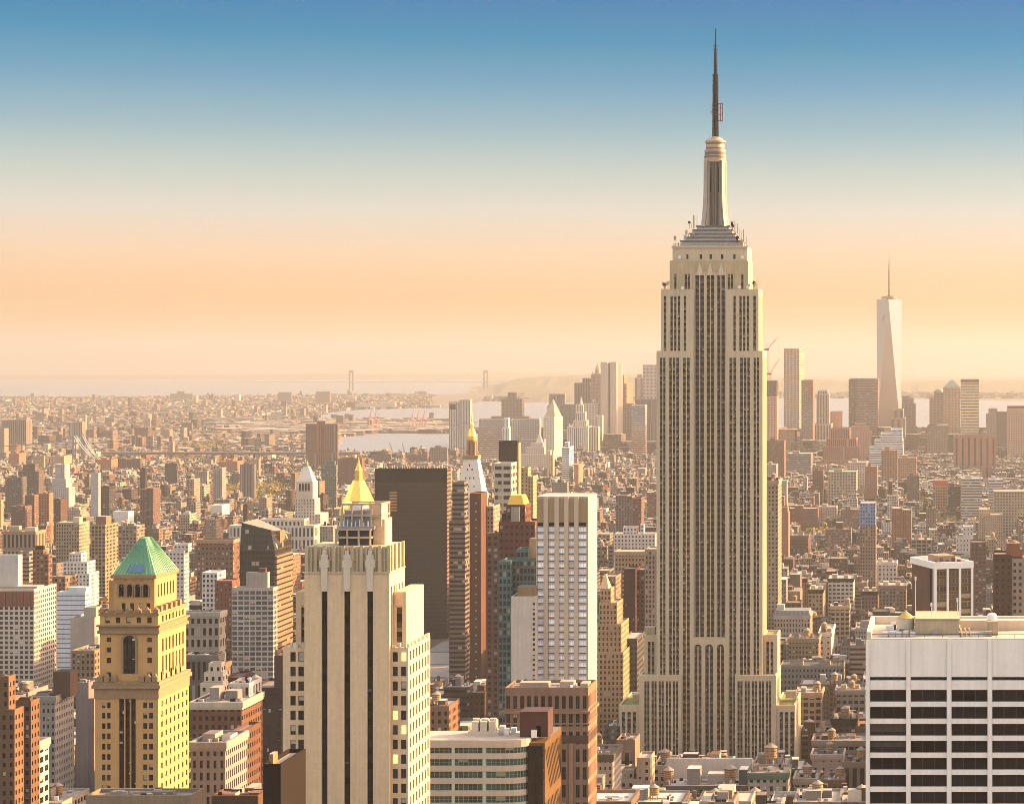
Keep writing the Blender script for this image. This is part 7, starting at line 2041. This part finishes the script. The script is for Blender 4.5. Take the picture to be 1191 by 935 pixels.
def stone_bridge():
    Y = 5250.0
    xa, xb = X(120, Y), X(420, Y)
    gr = gz(Y, xa)
    root = thing('river_bridge', 'long dark bridge roadway crossing low over the river', 'bridge', ((xa + xb) / 2, Y, gr))
    dm = mat('dark_truss', (.13, .10, .085), .8)
    q = MB(); q.box(xa, xb, Y - 12, Y + 12, Z(528.5, Y), Z(525.5, Y), bottom=True); q.build('deck', dm, root)
    stn = mat('bridge_granite', (.30, .23, .18), .85)
    for px in (160, 199.5, 300, 340):
        q = MB()
        x = X(px, Y)
        if px == 199.5:
            for s in (-1, 0, 1): q.box(x + s * 3.6 - 1.3, x + s * 3.6 + 1.3, Y - 6, Y + 6, gr - 2, Z(516, Y))
            q.box(x - 5.2, x + 5.2, Y - 6.2, Y + 6.2, Z(516, Y), Z(513.5, Y), bottom=True)
            q.build('tower', stn, root)
        else:
            q.box(x - 4, x + 4, Y - 10, Y + 10, gr - 2, Z(528.5, Y)); q.build('pier', stn, root)
    zt = Z(514, Y)
    for sy in (-10, 10):
        q = MB()
        x = X(199.5, Y)
        for ex in (X(130, Y), X(290, Y)):
            for k in range(10):
                f0, f1 = k / 10, (k + 1) / 10
                z = lambda f: Z(525, Y) + (zt - Z(525, Y)) * (1 - f) ** 2
                q.bar((x + (ex - x) * f0, Y + sy, z(f0)), (x + (ex - x) * f1, Y + sy, z(f1)), .5)
        q.build('cable', dm, root)
    reserve(130, 350, 523, 529, Y, 26, 'dark river bridge')
stone_bridge()
def container_cranes():
    cm = mat('faded_red_crane', (.50, .20, .15), .7)
    Y = 7900.0
    proto = None
    spots = [(431, 0), (437, 60), (480, 0), (486.5, 40), (493.5, 90)]
    labs = ['leftmost faded red container crane on the harbour pier', 'second faded red container crane on the harbour pier beside the leftmost one', 'first crane of the right hand group of three faded red container cranes',
            'middle crane of the right hand group of three faded red container cranes', 'last crane of the right hand group of three faded red container cranes']
    for (px, dy), lb in zip(spots, labs):
        y = Y + dy
        x = X(px, y)
        if proto is None:
            proto = thing('container_crane', lb, 'crane', (x, y, gz(y, x)), 'red container cranes on the harbour piers')
            q = MB(); z = gz(y, x)
            for sx in (-7, 7):
                for sy in (-10, 10): q.box(x + sx - 1, x + sx + 1, y + sy - 1, y + sy + 1, z, z + 40)
            for zz in (16, 38):
                q.box(x - 8, x + 8, y - 11, y + 11, z + zz, z + zz + 2, bottom=True)
            q.build('gantry', cm, proto)
            q = MB(); q.bar((x, y + 16, z + 42), (x, y - 12, z + 42), 1.5); q.bar((x, y - 12, z + 42), (x + 8, y - 22, z + 76), 1.3); q.build('boom', cm, proto)
            q = MB(); q.bar((x - 4, y - 9, z + 40), (x, y - 6, z + 60), .9); q.bar((x + 4, y - 9, z + 40), (x, y - 6, z + 60), .9); q.bar((x, y - 6, z + 60), (x + 6, y - 19, z + 66), .5); q.build('pylon', cm, proto)
        else:
            r = proto.copy(); COL.objects.link(r); r.location = (x, y, gz(y, x)); r['label'] = lb
            for ch in list(proto.children):
                c = ch.copy(); COL.objects.link(c); c.parent = r
    for px, tip, lb in ((457, 452.5, 'dark lattice harbour crane leaning left over the water'), (470, 468, 'dark lattice harbour crane standing nearly upright by the water')):
        y = 5900.0; x = X(px, y); z = gz(y, x)
        r = thing('harbour_crane', lb, 'crane', (x, y, z), 'dark harbour cranes')
        q = MB(); q.box(x - 5, x + 5, y - 5, y + 5, z, z + 9); q.build('cab', DARK_STEEL, r)
        q = MB(); q.bar((x, y, z + 8), (X(tip, y), y, Z(514, y)), 1.0); q.bar((x + 3, y, z + 8), (X(tip, y), y, Z(514, y)), .6); q.build('jib', mat('grey_crane_steel', (.2, .2, .22), .6), r)
container_cranes()

# ------------------------------------------------------------------ the city between: every block filled with buildings
PAL = [((.32, .165, .115), 'red brick', 11), ((.40, .24, .15), 'orange brick', 7), ((.22, .145, .11), 'brown brick', 15), ((.41, .31, .21), 'tan brick', 17), ((.54, .46, .36), 'cream', 14),
       ((.33, .30, .28), 'grey', 16), ((.63, .58, .53), 'white', 13), ((.50, .37, .29), 'pinkish', 8), ((.10, .085, .08), 'dark', 8), ((.44, .39, .34), 'stone', 12)]
RPAL = [((.50, .45, .41), 'pale', 34), ((.29, .26, .24), 'grey', 28), ((.70, .66, .62), 'white', 14), ((.075, .07, .07), 'black', 14), ((.26, .17, .12), 'reddish', 4)]
def pick(rr, pal):
    t = rr.uniform(0, sum(p[2] for p in pal))
    for p in pal:
        t -= p[2]
        if t <= 0:
            return p
    return pal[-1]
AVENUES = [-2900, -2680, -2460, -2240, -2020, -1800, -1580, -1360, -1140, -930, -720, -590, -460, -325, -187, 93, 373, 640, 900]
def clamp_top(x0, x1, y0, z1, g):
    """lower a filler so that it does not cover what the photograph shows behind it"""
    a, b = sorted((pxx(x0, y0), pxx(x1, y0)))
    for r0, r1, yt, yb, Yr in RESERVE:
        if Yr > y0 + 1 and r1 > a + .4 and r0 < b - .4:
            if Yr > 4000: yb = min(yb, yt + (pyy(gz(Yr), Yr) - yt) * .78)
            zz = Z(yb, y0)
            if zz < z1:
                z1 = zz
    return z1
def hits_foot(x0, x1, y0, y1):
    for a, b, c, d in FOOT:
        if x0 < b and x1 > a and y0 < d and y1 > c:
            return True
    return False
PARKS = [(276, 576, 40, 12, 190), (302, 582, 30, 10, 110), (318, 571, 22, 8, 60), (1102, 609, 11, 4.5, 34), (955, 622, 16, 5, 30), (985, 619, 16, 4, 24), (1130, 607, 10, 5, 20), (215, 536, 30, 4, 46), (110, 605, 10, 3, 16), (1000, 565, 8, 3, 12), (190, 586, 9, 4, 16), (240, 519, 26, 4, 36), (905, 645, 9, 3, 12), (1065, 585, 14, 3, 18)]
for _p in PARKS:
    RESERVE.append((_p[0] - _p[2] * .8, _p[0] + _p[2] * .8, _p[1] - _p[3], _p[1] + _p[3] * .2, dist_of(_p[1])))
def in_park(x, y):
    a, b = pxx(x, y), pyy(gz(y, x), y)
    for px, py, sx, sy, n in PARKS:
        if ((a - px) / sx) ** 2 + ((b - py - 2) / sy) ** 2 < .8:
            return True
    return False
GEN = []
def candidates():
    rr = random.Random(21)
    k = 0
    Ys = 720.0
    while Ys < 5700:
        k += 1
        for xa, xb in zip(AVENUES, AVENUES[1:]):
            lo, hi = -.44 * Ys - 60, .05 * Ys + 90
            if xb < lo or xa > hi: continue
            for row in (0, 1):
                y0 = Ys + 9 + row * 32
                x = xa + 14
                while x < xb - 20:
                    far = Ys > 2500
                    w = rr.uniform(8, 24) if not far else rr.uniform(6, 17)
                    if rr.random() < .1: w *= 1.8
                    w = min(w, xb - 14 - x)
                    if w < 6: break
                    x0, x1 = x, x + w - .25
                    x += w
                    if x1 < lo or x0 > hi: continue
                    d = 30 if rr.random() < .45 else rr.uniform(14, 29.5)
                    yy0 = y0 if row == 0 else y0 + (30 - d)
                    yy0 = y0 if row == 0 else y0
                    if Ys < 1300: h = rr.gauss(62, 22)
                    elif Ys < 1700: h = rr.gauss(44, 14)
                    elif Ys < 2600: h = rr.gauss(31, 10) + (rr.uniform(20, 45) if rr.random() < .035 else 0)
                    elif Ys < 4200: h = rr.gauss(20, 6) + (rr.uniform(18, 40) if rr.random() < .035 else 0)
                    else: h = rr.gauss(18, 5) + (rr.uniform(20, 34) if rr.random() < .04 else 0)
                    if x1 < -560 and Ys < 2600 and rr.random() < .03: h += rr.uniform(20, 45)
                    h = max(9 if Ys > 2500 else 14, min(h, 105))
                    g = gz(yy0, x0)
                    z1 = min(g + h, clamp_top(x0, x1, yy0, g + h, g))
                    # nothing may climb over the far roofs: keep each row below a sight line that rises with distance
                    lim = 999 if yy0 < 1500 else Z(545 if x1 < -.2 * yy0 else 556, yy0) if yy0 < 4200 else g + 16 * yy0 / F
                    z1 = min(z1, lim)
                    if z1 - g < 7: continue
                    if hits_foot(x0, x1, yy0, yy0 + d) or in_park((x0 + x1) / 2, yy0): continue
                    GEN.append([x0, x1, yy0, yy0 + d, g - .3, z1, pick(rr, PAL), pick(rr, RPAL), rr.random(), 0.0, 'near'])
        Ys += 80.5
    # downtown fill and the boroughs beyond the river, spread evenly over the view
    n = 0
    for _ in range(62000):
        px = rr.uniform(-60, 1260)
        py = rr.uniform(459, 552) if px < 560 else rr.uniform(505, 553)
        if px > 556 and py < 520 and px < 1075: py = rr.uniform(520, 553)
        if in_water(px, py): continue
        d = dist_of(py)
        if d < 5750: continue
        if px < 556 and py > 506 and px > 388: continue
        x = (px - CX) * d / F
        if px > 500 and d < 7300:
            h = max(14, rr.gauss(46, 24)); w = rr.uniform(18, 45); dd = rr.uniform(18, 45)
            if rr.random() < .45: continue
        else:
            h = max(4, rr.gauss(8.5, 3)) + (rr.uniform(10, 34) if rr.random() < .015 else 0); w = rr.uniform(5, 16) * (1 + d / 20000) * (2.2 if rr.random() < .07 else 1); dd = rr.uniform(8, 28)
            if 232 < px < 530 and 488 < py < 508 and rr.random() < .12: w, dd, h = rr.uniform(60, 170), rr.uniform(30, 60), rr.uniform(10, 16)
        g = gz(d, x)
        z1 = min(g + h, clamp_top(x, x + w, d, g + h, g))
        if px > 500: z1 = min(z1, Z(497, d))
        if z1 - g < 4: continue
        if hits_foot(x, x + w, d, d + dd) or in_park(x, d): continue
        GEN.append([x, x + w, d, d + dd, g - 1, z1, pick(rr, PAL), pick(rr, RPAL), rr.random(), rr.uniform(-.5, .5), 'far'])
    for _ in range(700):                                  # shore towns on the far side of the bay
        px = rr.uniform(880, 1300) if rr.random() < .75 else rr.uniform(560, 760)
        d = rr.uniform(14200, 15400) if px > 800 else rr.uniform(13200, 13700)
        x = (px - CX) * d / F
        g = gz(d, x)
        GEN.append([x, x + rr.uniform(15, 60), d, d + 30, g - 1, g + rr.uniform(10, 34), pick(rr, PAL), pick(rr, RPAL), rr.random(), 0, 'far'])
candidates()

def id_buffer():
    Wd, Hd = 1191, 935
    buf = np.full((Hd, Wd), -1, dtype=np.int32)
    items = [(r[4], -2, r[0], r[1], r[2], 935) for r in RESERVE]
    for i, b in enumerate(GEN):
        x0, x1, y0, y1, z0, z1 = b[:6]
        ps = [pxx(x0, y0), pxx(x1, y0), pxx(x0, y1), pxx(x1, y1)]
        items.append((y0, i, min(ps), max(ps), min(pyy(z1, y0), pyy(z1, y1)), pyy(z0, y0)))
    items.sort(key=lambda t: -t[0])
    for _y, i, a, b, c, d in items:
        a, b, c, d = max(0, int(round(a))), min(Wd, int(round(b))), max(0, int(round(c))), min(Hd, int(round(d)))
        if b > a and d > c:
            buf[c:d, a:b] = i
    return buf
BUF = id_buffer()
ids, cnt = np.unique(BUF[BUF >= 0], return_counts=True)
VIS = dict(zip(ids.tolist(), cnt.tolist()))
ranked = sorted((i for i in VIS if GEN[i][10] == 'near'), key=lambda i: -VIS[i])[:300]
CENT = {}
for i in ranked:
    yy, xx = np.nonzero(BUF == i)
    CENT[i] = (float(xx.mean()), float(yy.mean()))

# words for each of them
def features(i):
    x0, x1, y0, y1, z0, z1, c, r, u, rot, _ = GEN[i]
    h, w = z1 - z0, x1 - x0
    rr = random.Random(i * 7 + 1)
    f = {'col': c[1], 'roof': r[1]}
    f['size'] = 'tall' if h > 58 else 'low' if h < 20 else 'slim' if w < 12 else 'broad' if w > 30 else ''
    f['kind'] = ('loft_building', 'loft block') if y0 < 2500 and h < 58 else ('apartment_tower', 'tower block') if h >= 48 else ('town_house', 'town house') if h < 26 else ('apartment_house', 'apartment house')
    f['tank'] = y0 < 2700 and rr.random() < .5
    f['bulk'] = rr.random() < .75
    f['cornice'] = y0 < 2400 and rr.random() < .5
    f['step'] = h > 36 and w > 14 and rr.random() < .35
    return f
FEAT = {i: features(i) for i in ranked}
def place_phrase(i, rank=0):
    cx_, cy_ = CENT[i]
    best = []
    for s, lx, ly, a, b, t, bt, Y in LANDMARKS:
        dx = 0 if a <= cx_ <= b else min(abs(cx_ - a), abs(cx_ - b))
        dy = 0 if t <= cy_ <= bt else min(abs(cy_ - t), abs(cy_ - bt))
        best.append((dx + dy * 1.2, s, a, b, t, bt, Y))
    best.sort()
    _d, s, a, b, t, bt, Y = best[min(rank, len(best) - 1)]
    y0 = GEN[i][2]
    if cx_ < a - 2: w = 'left of'
    elif cx_ > b + 2: w = 'right of'
    elif cy_ > bt - 3 or y0 < Y: w = 'below'
    else: w = 'behind'
    return f'{w} the {s}'
def between_phrase(i):
    cx_, cy_ = CENT[i]
    def dv(t, bt):
        return 0 if t - 8 <= cy_ <= bt + 8 else min(abs(cy_ - t), abs(cy_ - bt))
    near = [(s, a, b, dv(t, bt)) for s, lx, ly, a, b, t, bt, Y in LANDMARKS if dv(t, bt) < 45]
    le = [(cx_ - b + v * 1.5, s) for s, a, b, v in near if b <= cx_ + 1 and cx_ - b < 160]
    ri = [(a - cx_ + v * 1.5, s) for s, a, b, v in near if a >= cx_ - 1 and a - cx_ < 160]
    if le and ri:
        return f'between the {min(le)[1]} and the {min(ri)[1]}'
    return None
ORD = ['', 'second', 'third', 'fourth', 'fifth', 'sixth', 'seventh', 'eighth', 'ninth', 'tenth']
used = {}
LABEL = {}
for i in sorted(ranked, key=lambda i: GEN[i][2]):
    f = FEAT[i]
    base = ' '.join(x for x in (f['size'], f['col'], f['kind'][1]) if x)
    det = [f"with a {f['roof']} roof"]
    ex = []
    if f['tank']: ex.append('water tank')
    if f['cornice']: ex.append('cornice')
    if f['step']: ex.append('stepped top')
    d1 = det[0] + (' and ' + ex[0] if ex else '')
    done = False
    bp = between_phrase(i)
    cand = [f'{base} {dd}{bp}' for dd in (d1 + ' ', det[0] + ' ', '') if bp]
    cand += [f'{base} {dd} {place_phrase(i, rank)}' for rank in (0, 1, 2, 3) for dd in (d1, det[0])]
    cand += [f'{base} {dd} {place_phrase(i, 0)}, {ORD[k]} from the front' for k in range(1, 10) for dd in (det[0],)]
    cand += [f"{f['col']} {f['kind'][1]} {det[0]} {place_phrase(i, 0)}, {ORD[k]} from the front" for k in range(1, 10)]
    for t in cand:
        if t not in used and len(t.replace('-', ' ').split()) <= 16:
            break
    used[t] = i
    LABEL[i] = t
GROUPS = {'loft_building': 'loft blocks filling the city streets', 'apartment_tower': 'tower blocks among the low streets', 'town_house': 'town houses in the far streets', 'apartment_house': 'apartment houses in the far streets'}
CATS = {'loft_building': 'loft building', 'apartment_tower': 'apartment building', 'town_house': 'house', 'apartment_house': 'apartment building'}
WSET = [(2.6, 3.5, .45, .52), (3.2, 3.6, .6, .55), (2.2, 3.3, .4, .5), (4.0, 3.8, .66, .55), (3.0, 3.4, .35, .45), (30, 3.5, 1.0, .42), (5.0, 4.0, .75, .6), (2.6, 30, .5, .94)]
for i in ranked:
    x0, x1, y0, y1, z0, z1, c, r, u, rot, _ = GEN[i]
    f = FEAT[i]
    rr = random.Random(i)
    Y = y0
    jit = rr.uniform(.5, .95)
    col = tuple(v * jit for v in c[0])
    a, b = pxx(x0, Y), pxx(x1, Y)
    yt = pyy(z1, Y)
    D = y1 - y0
    w = x1 - x0
    ws = rr.choice(WSET[:7]) if u > .06 or z1 - z0 > 24 else None
    if y0 > 2600: ws = rr.choice(WSET[:5])
    pm = F / Y
    tiers = [(a, b, yt, D)]
    if f['step']:
        s1 = z1 - (z1 - z0) * rr.uniform(.12, .25)
        ins = w * rr.uniform(.08, .22)
        tiers = [(a, b, pyy(s1, Y), D), (a + ins * pm, b - ins * pm * rr.uniform(.4, 1.2), yt, D * .72, D * .12)]
    bulk, tank = [], []
    if f['bulk']:
        for _k in range(rr.choice([2, 2, 3, 4])):
            bw = min(w * .45, rr.uniform(3, 8)); bx = rr.uniform(x0 + w * .12, x1 - w * .12 - bw) if w > 8 else x0 + w * .3
            if f['step']: bx = min(max(bx, x0 + w * .3), x1 - w * .3 - bw)
            bh = rr.uniform(2.4, 6); jr = rr.uniform(.7, 1.2)
            bulk.append((pxx(bx, Y), pxx(bx + bw, Y), pyy(z1 + bh, Y), yt, rr.uniform(D * .2, D * .5), rr.uniform(4, 9), tuple(v * jr for v in rr.choice([col, CONC, BROWN, CREAM, GREYC]))))
    if f['tank']:
        tank.append((pxx(x0 + w * rr.uniform(.35, .65), Y), yt, rr.uniform(D * .2, D * .6), rr.uniform(1.7, 2.5)))
    jc = rr.choice([1.15, .4, .8]); cor = tuple(v * jc for v in col) if f['cornice'] else None
    real = bool(ws) and Y < 1500 and ws[1] < 8 and ws[0] < 9 and VIS[i] > 500
    T(f['kind'][0], LABEL[i], CATS[f['kind'][0]], Y, tiers, col, ws, (rr.uniform(.02, .06), rr.uniform(.05, .3)), real=real, roof=r[0], yb=None, group=GROUPS[f['kind'][0]], bulk=bulk, tank=tank, cornice=cor, parapet=rr.uniform(.5, 1.3), limit=60,
      style=rr.choice(['sash', 'pair', 'sash', 'plain']), gkey='gen')

def mass_mesh(name, idx, seed):
    """all the remaining buildings as one mesh, built with numpy"""
    rg = np.random.default_rng(seed)
    rr = random.Random(seed)
    V, FC, UV, C, WA, WB, MI = [], [], [], [], [], [], []
    def addbox(x0, x1, y0, y1, z0, z1, col, roof, win, wb, rot):
        n = len(V)
        xm, ym = (x0 + x1) / 2, (y0 + y1) / 2
        c, s = cos(rot), sin(rot)
        cs = [(xm + (x - xm) * c - (y - ym) * s, ym + (x - xm) * s + (y - ym) * c) for x, y in ((x0, y0), (x1, y0), (x1, y1), (x0, y1))]
        for z in (z0, z1):
            V.extend((p[0], p[1], z) for p in cs)
        ws = (x1 - x0, y1 - y0, x1 - x0, y1 - y0)
        for k in range(4):
            j = (k + 1) % 4
            FC.append((n + k, n + j, n + 4 + j, n + 4 + k))
            w = ws[k]
            if win:
                m = max(1, round(w / win[0])); wa = (w / m,) + win[1:]
                v1 = 400.0 * win[1]; v0 = v1 - (z1 - z0)
            else:
                wa, v0, v1 = NOWIN, 0, 1
            UV.extend(((0, v0), (w, v0), (w, v1), (0, v1)))
            C.append(col + (1,)); WA.append(wa); WB.append(wb); MI.append(0)
        FC.append((n + 4, n + 5, n + 6, n + 7))
        UV.extend(((0, 0),) * 4)
        C.append(tuple(roof) + (1,)); WA.append(NOWIN); WB.append(NOWB); MI.append(1)
    for i in idx:
        x0, x1, y0, y1, z0, z1, c, r, u, rot, zone = GEN[i]
        j = rr.uniform(.45, .95)
        col = tuple(v * j for v in c[0])
        wb = wbv(rr.uniform(.025, .07), rr.uniform(.05, .3))
        win = None if rr.random() < .15 or y0 > 9500 else rr.choice(WSET[:5])
        jr = rr.uniform(.8, 1.2)
        addbox(x0, x1, y0, y1, z0, z1, col, tuple(v * jr for v in r[0]), win, wb, rot)
        if y0 < 7000:
            w, d = x1 - x0, y1 - y0
            for _k in range(rr.choice([2, 3, 4, 6]) if y0 < 3200 else rr.choice([1, 2, 3]) if zone == 'near' else 0):
                tall = rr.random() < .25
                bw, bd = min(w * .35, rr.uniform(1.2, 2.6) if tall else rr.uniform(1.5, 6)), min(d * .35, rr.uniform(1.5, 3) if tall else rr.uniform(2, 7))
                bx, by = rr.uniform(x0 + .5, x1 - bw - .5), rr.uniform(y0 + 1, y1 - bd - 1)
                jr = rr.uniform(.5, 1.1); cc = tuple(v * jr for v in rr.choice([col, CONC, BROWN, CREAM, GREYC, WHITEC, (.30, .2, .12), DKGREY, DKGREY]))
                addbox(bx, bx + bw, by, by + bd, z1 - .05, z1 + (rr.uniform(3.5, 7) if tall else rr.uniform(1, 4)), cc, r[0] if not tall else cc, None, NOWB, 0)
            if zone == 'near' and y0 < 3800 and rr.random() < .8:     # party wall parapets
                pw = .5
                jr = rr.uniform(.7, 1.2); cc = tuple(v * jr for v in col)
                hh = rr.uniform(.6, 1.6)
                addbox(x0 + .02, x1 - .02, y1 - pw, y1 - .02, z1 - .05, z1 + hh, cc, cc, None, NOWB, 0)
                addbox(x0 + .02, x0 + pw, y0 + .02, y1 - pw - .02, z1 - .05, z1 + hh, cc, cc, None, NOWB, 0)
    me = bpy.data.meshes.new(name)
    me.from_pydata(V, [], FC)
    ul = me.uv_layers.new(name='uv'); ul.data.foreach_set('uv', np.array(UV, dtype=np.float32).ravel())
    for nm, dat in (('col', C), ('wa', WA), ('wb', WB)):
        a = me.attributes.new(nm, 'FLOAT_COLOR', 'FACE'); a.data.foreach_set('color', np.array(dat, dtype=np.float32).ravel())
    me.materials.append(WALL); me.materials.append(ROOF)
    me.polygons.foreach_set('material_index', np.array(MI, dtype=np.int32))
    o = bpy.data.objects.new(name, me); COL.objects.link(o)
    return structure(o, 'stuff')
rk = set(ranked)
mass_mesh('distant_city_blocks', [i for i in range(len(GEN)) if i not in rk], 5)

# pavements: raised block slabs with kerbs in the nearer streets
def pavements():
    mb = MB()
    Ys = 720.0
    while Ys < 2600:
        for xa, xb in zip(AVENUES, AVENUES[1:]):
            if xb > -.46 * Ys - 80 and xa < .06 * Ys + 120:
                g = gz(Ys + 40, (xa + xb) / 2)
                mb.box(xa + 10, xb - 10, Ys + 5, Ys + 75, g - .5, g + .15)
        Ys += 80.5
    structure(mb.build('pavement', mat('paving_concrete', (.26, .25, .235), .9, amount=.3, scale=.4)))
pavements()

# ------------------------------------------------------------------ park trees in spring leaf, far off masses
def park_trees():
    m, t, b = nodes_of('spring_foliage')
    L(t, attr(t, 'col').outputs['Color'], b.inputs['Base Color'])
    b.inputs['Roughness'].default_value = .8
    rr = random.Random(9)
    mb = MB()
    parks = PARKS
    for px, py, sx, sy, n in parks:
        for _ in range(n):
            qx, qy = px + rr.gauss(0, sx / 2), py + rr.gauss(0, sy / 2)
            d = dist_of(qy + 3)
            x = (qx - CX) * d / F
            g = gz(d, x)
            hh = rr.uniform(9, 16)
            base = rr.choice([(.20, .18, .03), (.28, .20, .03), (.13, .13, .03), (.32, .22, .03), (.15, .11, .05)])
            for _k in range(46):
                a, e, q = rr.uniform(0, 2 * pi), rr.uniform(-1, 1), rr.uniform(.35, 1) ** .6
                rad = hh * .5
                c = Vector((x + cos(a) * math.sqrt(1 - e * e) * rad * q, d + sin(a) * math.sqrt(1 - e * e) * rad * q, g + hh * .62 + e * hh * .42 * q))
                s = rr.uniform(.7, 1.7)
                u = Vector((rr.uniform(-1, 1), rr.uniform(-1, 1), rr.uniform(-1, 1))).normalized() * s
                v = u.cross(Vector((rr.uniform(-1, 1), rr.uniform(-1, 1), rr.uniform(-1, 1)))).normalized() * s
                k = rr.uniform(.7, 1.3)
                mb.face([c - u - v, c + u - v, c + u + v, c - u + v], None, tuple(w * k for w in base))
            mb.bar((x, d, g), (x, d, g + hh * .5), .3, (.08, .06, .045))
    structure(mb.build('park_trees', m), 'stuff')
park_trees()

# ------------------------------------------------------------------ the air
def haze():
    mb = MB()
    s = 63500.0
    mb.box(-s, s, -s, s, -330, 552, bottom=True)
    m = bpy.data.materials.new('haze_air')
    m.use_nodes = True
    t = m.node_tree
    t.nodes.clear()
    o = t.nodes.new('ShaderNodeOutputMaterial')
    v = t.nodes.new('ShaderNodeVolumePrincipled')
    v.inputs['Density'].default_value = HAZE_DENSITY
    v.inputs['Color'].default_value = HAZE_COLOR + (1,)
    v.inputs['Anisotropy'].default_value = 0.25
    L(t, v.outputs[0], o.inputs['Volume'])
    ob = mb.build('haze', m)
    structure(ob, 'stuff')
HAZE_DENSITY = 5.6e-5
HAZE_COLOR = (0.435, 0.468, 0.487)
haze()
